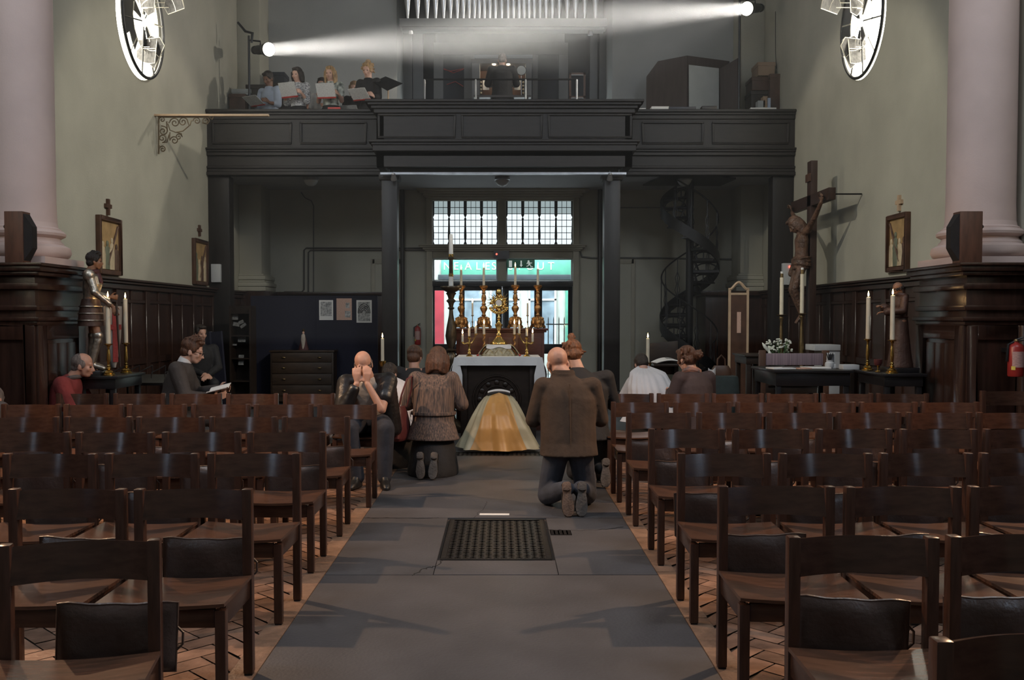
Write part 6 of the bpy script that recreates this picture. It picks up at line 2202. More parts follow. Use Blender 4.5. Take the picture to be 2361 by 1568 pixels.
# ------------------------------------------------------------------ conduits on the west wall, ceiling lamps, spotlights
def conduit(label, pts, Y=YB - .02, r=.016):
    t = MB().tube([at(x, y, Y) for x, y in pts], r, 6).build('conduit', 'pipe_paint' if 'pipe_paint' in MATS else mat('pipe_paint', (.10, .095, .085), .6), smooth=60)
    tag(t, label, 'pipe')
conduit('upper grey conduit running left from the street doors', [(985, 572), (880, 572), (706, 572), (701, 577), (701, 668), (696, 673), (655, 673)])
conduit('lower grey conduit running left from the street doors', [(985, 577), (880, 577), (716, 577), (711, 582), (711, 680)])
conduit('thin grey conduit dropping with a bend from the gallery ceiling', [(694, 443), (703, 456), (718, 463), (723, 475), (723, 682)], r=.012)
conduit('grey conduit running right from the street doors to the stair', [(1336, 572), (1342, 592), (1365, 595), (1500, 595), (1690, 598), (1700, 606)], r=.018)
conduit('thin dark conduit high on the wall right of the post', [(1430, 479), (1525, 479)], r=.012)
for x, lab in ((928, 'left'), (1383, 'right')):
    p = at(x, 600, YB - .1)
    t = tag(MB().tube([(p.x, YB - .1, 0), (p.x, YB - .1, 4.1)], .045, 10).build('drain_pipe', 'post_wood', smooth=60), 'dark vertical pipe beside the post, %s of the doors' % lab, 'pipe', 'dark vertical pipes by the doors')
mat('lamp_glass', (.55, .56, .56), .25, scale=4, var=.05)
for i, (x, y, w, lab) in enumerate(((717, 423, 17, 'left'), (1158, 424, 17, 'middle'), (1578, 425, 17, 'right'))):
    Y = 17.6
    p = at(x, y, Y)
    r = w * Y / F
    t = thing('ceiling_lamp', 'round domed lamp on the ceiling under the gallery, %s of three' % lab, 'ceiling lamp', (p.x, Y, 4.0), 0, 'domed ceiling lamps')
    MB().lathe([(r, .105), (r * 1.05, .09), (r * 1.05, .06), (r * .95, .05)], 24).build('rim', 'steel', t, world=False)
    MB().lathe([(r * .95, .055), (r * .9, .02), (r * .65, -.03), (r * .3, -.055), (.01, -.06)], 24).build('dome', 'lamp_glass', t, world=False)
def small_spot(label, x, y, Y, ztop, yaw=0, tilt=35, on=False, group='small spotlights'):
    p = at(x, y, Y)
    t = thing('spotlight', label, 'spotlight', p, yaw, group)
    T = rot(tilt, 0, 0)
    MB().lathe([(.025, .10), (.035, .09), (.038, .04), (.05, .0), (.052, -.03)], 14, M=T).build('shade', 'steel', t, world=False)
    MB().lathe([(.044, -.022), (.044, -.026)], 14, M=T).build('lens', 'spot_on' if on else 'lamp_glass', t, world=False)
    if on:
        l = lamp('clip_light', 'SPOT', T @ V((0, 0, -.05)), None, 30, (1, .93, .8), spot_size=math.radians(60), spot_blend=.6, shadow_soft_size=.03)
        l.rotation_euler = T.to_euler()
        l.parent = t
    MB().tube([T @ V((0, 0, .09)), (0, .02, .12), (0, .02, ztop - p.z)], .008, 6).build('stem', 'steel', t, world=False)
    return t
glow('spot_on', (1, .93, .78), 14)
small_spot('small spotlight on the gallery beam above the left post', 908, 411, 16.12, 4.0)
small_spot('small spotlight on the gallery beam above the right post', 1406, 411, 16.12, 4.0)

# emergency exit sign and detector
mat('sign_green', (.006, .055, .032), .4, var=.05, emit=(.02, .22, .12), estr=.10)
mat('sign_white', (.75, .80, .76), .5, var=.03, emit=(.85, .95, .9), estr=.35)
YE = YB - .16
a, b = at(1169, 618, YE), at(1233, 599, YE)
ex = thing('exit_sign', 'green emergency exit sign with arrow and running figure over the doors', 'exit sign', ((a.x + b.x) / 2, YE, a.z))
MB().box(a.x, b.x, YE, YE + .03, a.z, b.z).build('plate', 'sign_green', ex, bevel=.004)
for sx_ in (a.x + .05, b.x - .05):
    MB().box(sx_ - .01, sx_ + .01, YE + .03, YE + .10, b.z - .03, b.z + .0).build('bracket', 'steel', ex)
w, h = b.x - a.x, b.z - a.z
Q = lambda u, v: (a.x + w * u, a.z + h * v)
R2 = Matrix(((1, 0, 0, 0), (0, 0, 1, YE - .003), (0, 1, 0, 0), (0, 0, 0, 1)))
MB().prism([Q(.07, .12), Q(.18, .12), Q(.18, .90), Q(.07, .90)], 0, .004, R2).build('door_symbol', 'sign_white', ex, smooth=0)
MB().prism([Q(.485, .90), Q(.485, .38), Q(.455, .38), Q(.51, .12), Q(.565, .38), Q(.535, .38), Q(.535, .90)], 0, .004, R2).build('arrow', 'sign_white', ex, smooth=0)
m = MB()
c = Q(.775, .82)
m.prism([(c[0] + .020 * math.cos(q * PI / 6), c[1] + .020 * math.sin(q * PI / 6)) for q in range(12)], 0, .004, R2)
def limb(*pts, r=.010):
    P = [Q(*q) for q in pts]
    m.tube([(x, YE - .001, z) for x, z in P], r, 6)
limb((.79, .70), (.80, .42), r=.018)
limb((.79, .68), (.73, .62), (.72, .48)); limb((.79, .66), (.86, .58), (.90, .64))
limb((.80, .42), (.86, .30), (.85, .14), (.93, .14)); limb((.80, .42), (.76, .26), (.70, .20))
m.build('running_figure', 'sign_white', ex, world=True)
a, b = at(1138, 597, YB - .2), at(1174, 578, YB - .2)
t = thing('door_sensor', 'grey sensor box with a small red light over the street doors', 'sensor', ((a.x + b.x) / 2, YB - .2, a.z))
MB().box(a.x, b.x, YB - .2, YB - .08, a.z, b.z).build('case', 'board_edge', t, bevel=.01)
MB().ell(at(1145, 586, YB - .2), (.018, .012, .018)).build('red_light', 'led_red', t)

# ------------------------------------------------------------------ spiral stair
XS, YS, RS = at(1590, 600, 17.9).x, 17.9, .54
ss = thing('spiral_stair', 'cast iron spiral staircase climbing to the gallery on the right', 'spiral staircase', (XS, YS, 0))
MB().lathe([(.07, 0), (.07, 4.10)], 14).build('newel_post', 'iron_black', ss, world=False)
ph = lambda z: PI + (z - 1.47) / 2.13 * (-2 * PI)      # left at 1.47, then back, right, front
def P3(r, a, z):
    return V((r * math.cos(a), r * math.sin(a), z))
n = 20
for i in range(n):
    z = .2 + i * .2
    a0_, a1_ = ph(z), ph(z) - 2 * PI * .2 / 2.13 * 1.15
    m = MB()
    arc = [a0_ + (a1_ - a0_) * q / 4 for q in range(5)]
    poly = [P3(.07, a0_, 0), *[P3(RS, q, 0) for q in arc], P3(.07, a1_, 0)]
    k = len(poly)
    m.add([p + V((0, 0, z)) for p in poly] + [p + V((0, 0, z - .025)) for p in poly], [tuple(range(k)), tuple(range(2 * k - 1, k - 1, -1))] + [(q, (q + 1) % k, k + (q + 1) % k, k + q) for q in range(k)])
    t = m.build('tread', 'iron_black', ss, world=False, smooth=0)
    # pierced riser: rails with an open half wheel
    m = MB()
    m.tube([P3(.07, a0_, z - .03), P3(RS, a0_, z - .03)], .022, 5).tube([P3(.07, a0_, z - .19), P3(RS, a0_, z - .19)], .018, 5)
    m.tube([P3(RS * (.56 + .40 * math.cos(q * PI / 8)), a0_, z - .19 + .14 * math.sin(q * PI / 8)) for q in range(9)], .014, 5)
    m.tube([P3(RS * .56, a0_, z - .19), P3(RS * .56, a0_, z - .05)], .012, 5)
    m.tube([P3(RS * .3, a0_, z - .19), P3(RS * .2, a0_, z - .03)], .02, 5)
    m.build('riser', 'iron_black', t, world=False)
    m = MB()
    am = (a0_ + a1_) / 2
    if z + .86 < 4.09:
        o = P3(RS - .02, am, 0)
        tx = V((-math.sin(am), math.cos(am), 0))
        m.tube([o + V((0, 0, z - .02)), o + V((0, 0, z + .86))], .010, 5)
        for q in (-1, 1):
            m.tube([o + V((0, 0, z + .12)), o + tx * .05 * q + V((0, 0, z + .26)), o + tx * .02 * q + V((0, 0, z + .38)), o + tx * .045 * q + V((0, 0, z + .50)), o + V((0, 0, z + .62))], .007, 4)
        m.build('baluster', 'iron_black', t, world=False)
m = MB().tube([P3(RS - .02, ph(.2 + q * .05) - .3, 1.06 + q * .05) for q in range(61)], .015, 6)
m.build('handrail', 'iron_black', ss, world=False)
MB().sheet(lambda u, v: P3(RS, ph(.2 + u * 3.8) - .1, .06 + u * 3.8 + .22 * v), 90, 2, .02).build('outer_string', 'iron_black', ss, world=False)
MB().prism([(-.80, .55), (-.60, -.62), (.2, -.8), (.78, -.3), (.70, .6)], 4.07, 4.10).build('landing_plate', 'iron_black', ss, world=False)

# ------------------------------------------------------------------ under the gallery, right
YW = 14.6
a, b = at(1680, 700, YW).x, at(1727, 700, YW).x
zt_, zs_ = at(1700, 648, YW).z, at(1680, 664, YW).z
t = thing('folding_screen', 'wood-framed brown screen panel with an arched top on the right', 'screen', ((a + b) / 2, YW, 0))
MB().box(a + .02, b - .02, YW + .005, YW + .025, .05, at(1700, 677, YW).z).build('panel', 'frame_wood', t)
m = MB().box(a, a + .035, YW, YW + .03, 0, zs_).box(b - .035, b, YW, YW + .03, 0, zs_).box(a + .035, b - .035, YW, YW + .03, at(1700, 680, YW).z, at(1700, 675, YW).z)
m.tube([(a + .02 + (b - a - .04) * q / 14, YW + .015, zs_ - .02 + (zt_ - zs_) * (.5 - .5 * math.cos(2 * PI * q / 14))) for q in range(15)], .022, 6)
m.build('frame', 'bare_wood', t)
MB().box(a + .13, a + .19, YW - .002, YW + .005, 1.30, 1.62).build('notice', 'poster_pink', t)
# dark lectern with a newspaper
YL2 = 12.3
a, b = at(1498, 800, YL2), at(1563, 786, YL2)
t = thing('lectern', 'dark board of a lectern standing behind the right-hand torch', 'lectern', ((a.x + b.x) / 2, YL2, 0))
MB().add([(a.x, YL2, .80), (b.x, YL2, .80), (b.x, YL2, b.z), (a.x, YL2, b.z - .03), (a.x, YL2 + .03, .80), (b.x, YL2 + .03, .80), (b.x, YL2 + .03, b.z), (a.x, YL2 + .03, b.z - .03)],
         [(0, 1, 2, 3), (7, 6, 5, 4), (0, 4, 5, 1), (1, 5, 6, 2), (2, 6, 7, 3), (3, 7, 4, 0)]).build('board', 'oak_dark', t, bevel=.005)
zl = at(1540, 838, YL2 - .2).z
MB().box(a.x, b.x + .05, YL2 - .34, YL2, zl - .03, zl).build('ledge', 'oak_dark', t, bevel=.005)
for x in (a.x + .04, b.x - .06):
    MB().box(x, x + .05, YL2 - .1, YL2 - .05, 0, zl - .03).build('leg', 'oak_dark', t)
p = at(1537, 834, YL2 - .18)
t = thing('newspaper', 'folded newspaper lying on the dark lectern ledge', 'newspaper', (p.x, YL2 - .18, zl), 8)
MB().sheet(lambda u, v: (-.17 + .34 * u, -.12 + .24 * v, .012 + .055 * math.sin(PI * u * .9) * (.6 + .4 * v)), 14, 6, .008).build('pages', 'paper', t, world=False)
MB().sheet(lambda u, v: (.0 + .08 * u, -.02 + .10 * v, .020 + .055 * math.sin(PI * (.5 + .235 * u) * .9) * (.6 + .4 * (.42 + .42 * v)) + .001), 5, 3, .002).build('photograph', 'etching', t, world=False)
# small table with a green cloth, glowing phone, handbag
YT2 = 11.6
a, b = at(1640, 870, YT2), at(1706, 866, YT2)
t = thing('side_table', 'small table under a dark green cloth right of the plum coat', 'table', ((a.x + b.x) / 2, YT2 + .2, 0))
zc2 = at(1660, 869, YT2).z
MB().box(a.x + .03, b.x - .03, YT2 + .03, YT2 + .42, zc2 - .03, zc2 - .004).build('tabletop', 'oak_dark', t)
for x in (a.x + .04, b.x - .09):
    for y in (YT2 + .05, YT2 + .36):
        MB().box(x, x + .04, y, y + .04, 0, zc2 - .03).build('leg', 'oak_dark', t)
mat('cloth_green', (.030, .042, .040), .9, **CL)
c = tag(MB().loft([((t.location.x, YT2 + .22, .18), (b.x - a.x) / 2 + .03, .25), ((t.location.x, YT2 + .22, zc2 - .02), (b.x - a.x) / 2, .225), ((t.location.x, YT2 + .22, zc2 + .003), (b.x - a.x) / 2 - .01, .215)], 28, p=7).build('table_cloth', 'cloth_green', smooth=50), 'dark green cloth hanging over the small right-hand table', 'tablecloth')
p = at(1662, 862, YT2 + .2)
t = thing('handbag', 'brown handbag with a looped handle on the green cloth', 'handbag', (p.x + .02, YT2 + .27, zc2 + .004))
MB().loft([((0, 0, 0), .13, .05), ((0, 0, .07), .12, .05), ((0, 0, .12), .09, .03)], 18, p=3).build('pouch', 'frame_wood', t, world=False)
MB().tube([(-.05 + .0, 0, .11), (-.045, 0, .20), (0, 0, .25), (.045, 0, .20), (.05, 0, .11)], .010, 6).build('handle', 'frame_wood', t, world=False)
glow('phone_screen', (.85, .95, 1.0), 1.6)
p = at(1642, 860, YT2 + .05)
t = thing('crumpled_paper', 'bright crumpled white paper at the shoulder of the plum coat', 'paper', (p.x, YT2 + .06, zc2 + .004))
MB().sheet(lambda u, v: (-.045 + .09 * u, .0 + .02 * math.sin(7 * u), .0 + .09 * v + .014 * math.sin(6 * u + 2)), 9, 6, .004).build('sheet', 'linen', t, world=False)

# trestle behind, purple striped settle, bookstall table
YB2 = 12.0
a, b = at(1752, 812, YB2), at(1902, 812, YB2)
t = thing('settle', 'settle with a striped mauve back behind the bookstall table', 'settle', ((a.x + b.x) / 2, YB2, 0))
zt2, zb2 = at(1800, 813, YB2).z, at(1800, 842, YB2).z
MB().box(a.x + .06, b.x - .02, YB2, YB2 + .05, zb2, zt2 - .01).build('striped_back', 'purple_stripe', t, bevel=.008)
for x in (a.x, b.x - .02):
    MB().box(x, x + .075, YB2 - .01, YB2 + .07, 0, at(x, 808, YB2).z).build('leg', 'frame_wood', t, bevel=.008)
MB().box(a.x + .05, b.x, YB2 - .45, YB2, .40, .46).build('seat', 'frame_wood', t, bevel=.006)
for x in (a.x + .02, b.x - .02):
    MB().box(x, x + .05, YB2 - .43, YB2 - .37, 0, .40).build('leg', 'frame_wood', t)
YS2 = 10.6
zk = at(1850, 850, YS2).z
table('bookstall_table', 'dark bookstall table with papers before the striped settle', at(1782, 850, 10.3).x, 3.80, 10.25, 11.2, zk, 'table_black', apron=.14)
for i, (x, y, w, d, m_, rz, lab) in enumerate(((1797, 844, .26, .2, 'paper', 10, 'white papers at the left end of the bookstall table'), (1828, 846, .20, .22, 'board_edge', -14, 'dark open folder on the bookstall table'), (1846, 843, .14, .2, 'poster_pink', 8, 'pinkish leaflet between dark folders on the bookstall'), (1885, 846, .30, .2, 'paper', -6, 'spread of white papers in the middle of the bookstall table'))):
    p = at(x, y, 10.6)
    tag(MB().cbox((0, 0, 0), (w, d, .014), rot(0, 0, rz, (p.x, 10.55 + .12 * (i % 2), zk + .008))).build('papers', m_, bevel=.002), lab, 'papers')
p = at(1913, 842, 10.7)
t = thing('pen_pot', 'white pot of pens on the bookstall table', 'pen pot', (p.x, 10.7, zk))
MB().lathe([(.04, 0), (.05, .02), (.05, .06), (.035, .075), (.042, .09)], 16).build('pot', 'box_grey', t, world=False)
for q in range(4):
    MB().tube([(0, 0, .05), (-.04 + .025 * q, 0, .17)], .005, 5).build('pen', 'iron_black', t, world=False)
p = at(1972, 832, 10.75)
t = thing('donation_stand', 'small upright card holder at the right end of the bookstall', 'card holder', (3.70, 10.72, zk), -12)
MB().box(-.05, .06, -.05, .05, 0, .05).box(-.035, .055, .0, .03, .05, .17).build('holder', 'box_grey', t, world=False, bevel=.006)
MB().box(-.02, .045, -.004, .0, .07, .155).build('card', 'board_edge', t, world=False)
p = at(1962, 850, 10.4)
tag(MB().box(p.x - .10, p.x + .08, 10.36, 10.50, zk, zk + .055).build('white_box', 'box_grey', bevel=.01), 'pale shallow box at the near right corner of the bookstall', 'box')
a, b = at(1878, 795, 12.9), at(1938, 840, 12.9)
t = thing('stone_block', 'pale grey block-shaped stand behind the bookstall table', 'stand', ((a.x + b.x) / 2, 12.9, 0))
MB().box(a.x, b.x, 12.9, 13.3, a.z - .08, a.z).box(a.x + .12, b.x, 12.92, 13.28, 0, a.z - .08).build('block', 'street_stone', t, bevel=.01)
table('trestle_table', 'dark trestle table between the arched screen and the settle', at(1700, 815, 13.3).x, at(1762, 815, 13.3).x, 12.9, 13.6, at(1720, 816, 13.2).z, 'oak_dark', leg=.06)

# ------------------------------------------------------------------ gallery: stage lights
mat('lamp_black', (.012, .012, .013), .4, .2)
glow('lens_on', (1.0, .95, .84), 6)
_n = MATS['lens_on'].node_tree
_t = _n.nodes.new('ShaderNodeBsdfTransparent'); _a = _n.nodes.new('ShaderNodeAddShader')      # a glass lens: lets the beam out and glows
_n.links.new(_t.outputs[0], _a.inputs[0]); _n.links.new(_n.nodes['Emission'].outputs[0], _a.inputs[1]); _n.links.new(_a.outputs[0], _n.nodes['Material Output'].inputs[0])
def stage_light(x, y, Y, aim, pole_x, label, zfoot, top):
    p = at(x, y, Y)
    d = V(aim).normalized()
    t = thing('stage_light', label, 'stage light', p, 0, 'theatre spotlights in the gallery')
    q = d.to_track_quat('-Z', 'Y').to_matrix().to_4x4()
    MB().lathe([(.128, 0.0), (.128, .03), (.105, .14), (.065, .17), (.075, .19), (.082, .22), (.082, .42), (.062, .44), (.062, .50), (.075, .51), (.075, .55), (.03, .56)], 24, M=q).build('housing', 'lamp_black', t, world=False)
    MB().lathe([(.122, .004), (.11, -.012), (.07, -.024), (.01, -.028)], 24, M=q).build('lens', 'lens_on', t, world=False)
    l = lamp('beam', 'AREA', d * .003, None, 88, (1.0, .95, .84), shape='DISK', size=.22, spread=math.radians(7.5))
    l.rotation_euler = d.to_track_quat('-Z', 'Y').to_euler()
    l.parent = t
    if p.x > 0:        # spill of the lamp over the choir
        l = lamp('spill', 'SPOT', d * .05, None, 700, (1.0, .93, .82), spot_size=math.radians(70), spot_blend=.8, shadow_soft_size=.10)
        l.rotation_euler = (V((-3.0, 16.6, 5.7)) - p).to_track_quat('-Z', 'Y').to_euler()
        l.parent = t
    xp = at(pole_x, y, Y).x
    c = q @ V((0, 0, .32))
    st = thing('lamp_stand', 'upright stand carrying the %s' % label.replace('burning ', ''), 'lamp stand', (xp, Y + c.y, zfoot + .012), 0, 'stands of the theatre spotlights')
    off = V((xp, Y + c.y, zfoot))
    MB().tube([(0, 0, 0), (0, 0, top - zfoot)], .022, 8).build('pole', 'lamp_black', st, world=False)
    for a in (0.3, 2.4, 4.5):
        MB().tube([(0, 0, .5), (.35 * math.cos(a), .35 * math.sin(a), .02)], .012, 6).build('leg', 'lamp_black', st, world=False)
    MB().tube([V((0, 0, p.z + .22 - zfoot)), p + c + V((0, 0, .14)) - off, p + c + V((0, 0, .07)) - off], .016, 6).build('clamp_arm', 'lamp_black', st, world=False)
    return t, st, off
t, st, off = stage_light(620, 114, 17.2, (.80, -.90, -.222), 566, 'burning stage light on its stand above the choir, left', ZG, at(566, 75, 17.2).z)
MB().tube([at(580, 100, 17.3) - off, at(582, 78, 17.3) - off, at(566, 74, 17.3) - off, at(548, 53, 17.3) - off], [.02, .03, .025, .02], 8).build('second_lamp', 'lamp_black', st, world=False)
t, st, off = stage_light(1722, 20, 17.2, (-.80, -.90, -.32), 1713, 'burning stage light on its stand high on the right', ZG, at(1713, -40, 17.2).z)
MB().tube([at(1788, 28, 17.2) - off, at(1788, 120, 17.25) - off, at(1790, 160, 17.25) - off], .006, 5).build('cable', 'lamp_black', st, world=False)
for x, y, nm in ((947, 74, 'left'), (1361, 78, 'right')):
    small_spot('lit clip spotlight below the organ pipes, %s end' % nm, x, y, 18.75, 7.28, tilt=25 if x < 1000 else 5, on=True, group='clip spotlights below the pipes')

# ------------------------------------------------------------------ organ
mat('organ_case', (.17, .17, .175), .6, var=.08, scale=3)
mat('organ_dark', (.030, .033, .042), .7, var=.15, scale=3)
mat('pipe_metal', (.60, .60, .62), .32, .85, var=.08, scale=4)
mat('ivory', (.70, .62, .45), .5)
mat('white_panel', (.42, .44, .43), .7, var=.05)
og = thing('pipe_organ', 'pipe organ filling the arched recess above the gallery', 'organ', (.05, 20.3, ZG))
YO = 18.75
tips = [235, 325, 412, 488, 560, 622, 683, 738, 790, 838, 882, 928, 977, 1028, 1085, 1142, 1192, 1242, 1287, 1332, 1378, 1432, 1485, 1542, 1605, 1678, 1752, 1835, 1932]
zb3 = at(1150, 47, YO).z
for i, q in enumerate(tips):
    x = at(880 + q / 3.92, 47, YO).x
    e = abs(i - 14) / 14
    r = .062 + .045 * e
    MB().lathe([(.012, 0), (.024, .03), (r, .62 + .2 * e), (r, 2.7 + .3 * e)], 14, (x, YO, zb3)).build('organ_pipe', 'pipe_metal', og)
x0, x1 = at(921, 50, YO - .1).x, at(1400, 50, YO - .1).x
zb4 = at(1150, 62, YO - .1).z
MB().box(x0, x1, YO - .14, YO + .22, zb4, zb3).box(x0 + .05, x1 - .05, YO - .10, YO + .18, zb4 - .05, zb4).build('pipe_rack', 'organ_case', og, bevel=.01)
YQ = 20.2
g2 = lambda x, y, Y=YQ: at(x, y, Y)
def pan(name, m_, x0, x1, y0, y1, Y=YQ, d=.06):
    a, b = g2(x0, y1, Y), g2(x1, y0, Y)
    return MB().box(a.x, b.x, Y, Y + d, a.z, b.z).build(name, m_, og, bevel=.006)
pan('back_panel', 'organ_dark', 925, 1402, -30, 240, 21.0)
pan('upper_case', 'organ_case', 1004, 1302, 62, 126, 20.4, .3)
pan('case_lintel', 'organ_case', 1000, 1310, 98, 126, 20.3, .12)
for x0_, x1_ in ((1022, 1070), (1070, 1094), (1228, 1240), (1240, 1288), (1288, 1310), (1000, 1022)):
    dark = (x1_ - x0_) in (48,)  # wide dark panels stand in for the shaded openings beside the console
    pan('door_panel' if dark else 'stile', 'organ_dark' if dark else 'organ_case', x0_, x1_, 126, 240, 20.3, .06)
for x0_, x1_ in ((930, 950), (952, 975), (1360, 1378), (1382, 1402)):
    pan('side_panel', 'organ_case', x0_, x1_, 66, 240, 20.5, .06)
# console
YCn = 19.5
def cpan(name, m_, x0, x1, y0, y1, Y=YCn, d=.05, par=None):
    a, b = at(x0, y1, Y), at(x1, y0, Y)
    return MB().box(a.x, b.x, Y, Y + d, a.z, b.z).build(name, m_, par or og, bevel=.004)
con = cpan('console_back', 'frame_wood', 1092, 1226, 140, 242, 19.9, .05)
cpan('console_cheek', 'organ_case', 1088, 1106, 146, 242, 19.3, .5)
cpan('console_cheek', 'organ_case', 1212, 1226, 146, 242, 19.3, .5)
cpan('console_top', 'oak_dark', 1086, 1228, 136, 146, 19.3, .6)
for x0_, x1_ in ((1093, 1112), (1203, 1219)):
    j_ = cpan('stop_jamb', 'oak_dark', x0_, x1_, 184, 240, 19.35, .04)
    for r_ in range(6):
        for c_ in range(3):
            c = at(x0_ + 4 + c_ * (x1_ - x0_ - 7) / 2, 190 + r_ * 8 + (c_ % 2) * 4, 19.33)
            MB().ell(c, (.022, .03, .022), None, 8, 6).build('stop_knob', 'ivory', j_)
for r_ in range(3):
    cpan('keyboard', 'ivory', 1110, 1205, 222 + r_ * 4, 225 + r_ * 4, 19.35 - .08 * r_, .12)
glow('console_bulb', (1.0, .86, .62), 45)
for x in (1139, 1172):
    c = at(x, 147, 19.55)
    b_ = MB().ell(c, (.05, .05, .05), None, 12, 8).build('console_lamp', 'console_bulb', og)
    l = lamp('console_light', 'POINT', c - og.location + V((0, -.09, -.05)), None, 14, (1, .84, .6), shadow_soft_size=.05)
    l.parent = og
for x0_, x1_, nm in ((1113, 1128, 'left'), (1186, 1200, 'right')):
    a, b = at(x0_, 207, 19.45), at(x1_, 182, 19.45)
    tag(MB().sheet(lambda u, v: (a.x + (b.x - a.x) * u, 19.45 + .05 * v + .015 * math.sin(PI * u), a.z + (b.z - a.z) * v), 8, 5, .004).build('sheet_music', 'paper'), 'white sheet music on the organ console, %s of the organist' % nm, 'sheet music', 'sheet music on the console')
c = at(1202, 163, 19.0)
t = thing('mirror', 'round mirror on a thin stalk beside the organist', 'mirror', c)
MB().lathe([(.09, 0), (.10, .01), (.10, .02)], 24, M=rot(90)).build('frame', 'lamp_black', t, world=False)
MB().lathe([(.088, .021), (.088, .024)], 24, M=rot(90)).build('glass', 'white_panel', t, world=False)
MB().tube([(0, .0, -.10), (0, .02, -.50)], .008, 6).build('stalk', 'steel', t, world=False)
# organist's floor and bench, rail
tag(MB().box(-1.3, 1.4, 17.95, 20.2, ZG, 5.345).build('organ_platform', 'gallery_wood'), 'raised platform under the organ bench, hidden by the gallery front', 'platform', kind='structure')
t = thing('organ_bench', 'organ bench under the organist', 'bench', (.03, 18.7, 5.345))
MB().box(-.55, .55, -.18, .16, .43, .47).build('seat', 'oak_dark', t, world=False)
for x in (-.5, .45):
    MB().box(x, x + .05, -.16, .14, 0, .43).build('leg', 'oak_dark', t, world=False)
YRl = 18.15
t = thing('handrail', 'thin black handrail with steel posts behind the gallery front', 'handrail', (.05, YRl, 5.345))
a, b = at(978, 183, YRl), at(1332, 183, YRl)
MB().tube([a, b], .018, 8).build('rail', 'lamp_black', t)
for x in (979, 1097, 1212, 1330):
    c = at(x, 183, YRl)
    MB().tube([(c.x, YRl, 5.345), (c.x, YRl, c.z)], .020, 8).build('post', 'steel', t)
a, b = at(1312, 240, 18.6), at(1350, 168, 18.6)
t = thing('easel', 'empty light wood stand-up rack right of the organ', 'rack', ((a.x + b.x) / 2, 18.6, ZG))
m = MB().box(a.x, a.x + .04, 18.58, 18.62, ZG, b.z).box(b.x - .04, b.x, 18.58, 18.62, ZG, b.z).box(a.x, b.x, 18.58, 18.62, b.z - .04, b.z).box(a.x, b.x, 18.58, 18.62, at(1330, 226, 18.6).z, at(1330, 222, 18.6).z)
m.build('bars', 'frame_wood', t)
for i, pts in enumerate((((1023, 158), (1045, 168), (1068, 160)), ((1030, 195), (1050, 188), (1068, 199)), ((1023, 160), (1040, 164), (1070, 158)))):
    tag(MB().tube([at(x, y, 20.25) for x, y in pts], .008, 5).build('red_cable', 'folder_red'), 'loose red cable left of the organ console, %s' % ('upper', 'lower', 'topmost')[i], 'cable', 'loose red cables by the organ')

# ------------------------------------------------------------------ gallery: boxes, stand, booth, shelves
mat('cardboard', (.36, .25, .165), .8, var=.1, scale=4)
def crate(name, label, x0, x1, y0, y1, Y, d, m_, zb=None, group=None, cat='box'):
    a, b = at(x0, y1, Y), at(x1, y0, Y)
    zb = a.z if zb is None else zb
    t = thing(name, label, cat, ((a.x + b.x) / 2, Y, zb), 0, group)
    MB().box(a.x, b.x, Y, Y + d, zb, b.z - .03).build('body', m_, t, bevel=.006)
    MB().box(a.x - .01, b.x + .01, Y - .01, Y + d + .01, b.z - .07, b.z).build('lid', m_, t, bevel=.006)
    return t
crate('cupboard', 'low wooden cupboard at the left end of the gallery', 529, 565, 216, 262, 17.9, .5, 'frame_wood', ZG, cat='cupboard')
crate('storage_box', 'white box on the low cupboard behind the lamp stand', 535, 577, 205, 215, 18.0, .3, 'white_panel', at(550, 216, 17.9).z)
crate('storage_box', 'large dark box behind the man in blue at the back wall', 568, 615, 195, 262, 18.05, .45, 'oak_dark', ZG)
crate('storage_box', 'dark square box stacked high behind the first two singers', 629, 655, 166, 190, 18.55, .4, 'organ_dark')
crate('cupboard', 'dark cupboard behind the singers under the stacked box', 625, 672, 190, 262, 18.5, .5, 'oak_dark', ZG, cat='cupboard')
# music stand
YN = 16.9
c = at(895, 190, YN)
t = thing('music_stand', 'black conductor stand with a wide desk right of the choir', 'music stand', (c.x, YN, ZG))
P = [at(860, 189, YN), at(889, 176, YN + .2), at(928, 192, YN + .05), at(893, 208, YN - .15)]
n_ = (P[1] - P[0]).cross(P[2] - P[0]).normalized() * .012
MB().add([p - t.location for p in P] + [p - t.location + n_ for p in P], [(0, 1, 2, 3), (7, 6, 5, 4), (0, 4, 5, 1), (1, 5, 6, 2), (2, 6, 7, 3), (3, 7, 4, 0)]).build('desk', 'lamp_black', t, world=False)
MB().tube([(0, .0, c.z - ZG - .05), (0, 0, 0.02)], .014, 8).build('pole', 'bare_wood', t, world=False)
for a in (.5, 2.6, 4.7):
    MB().tube([(0, 0, .25), (.28 * math.cos(a), .28 * math.sin(a), .01)], .01, 6).build('leg', 'lamp_black', t, world=False)
# faceted booth
bt = thing('wooden_booth', 'tall faceted dark wooden booth with an open door, right gallery', 'booth', (at(1590, 250, 17.9).x, 18.0, ZG))
mat('booth_wood', (.055, .040, .038), .5, var=.2, scale=3, stretch=(4, 4, 1))
A = [at(1491, 176, 18.5), at(1517, 141, 18.3), at(1584, 128, 17.8), at(1682, 141, 18.2)]
m = MB()
def wallq(p, q, par=bt, mm=None):
    pb, qb = V((p.x, p.y, ZG + .015)), V((q.x, q.y, ZG + .015))
    nn = V((0, .05, 0))
    mm.add([pb, qb, q, p, pb + nn, qb + nn, q + nn, p + nn], [(0, 1, 2, 3), (7, 6, 5, 4), (0, 4, 5, 1), (1, 5, 6, 2), (2, 6, 7, 3), (3, 7, 4, 0)])
wallq(A[0], A[1], mm=m); wallq(A[1], A[2], mm=m)
m.build('side_wall', 'booth_wood', bt)
m = MB(); wallq(A[2], A[3], mm=m)
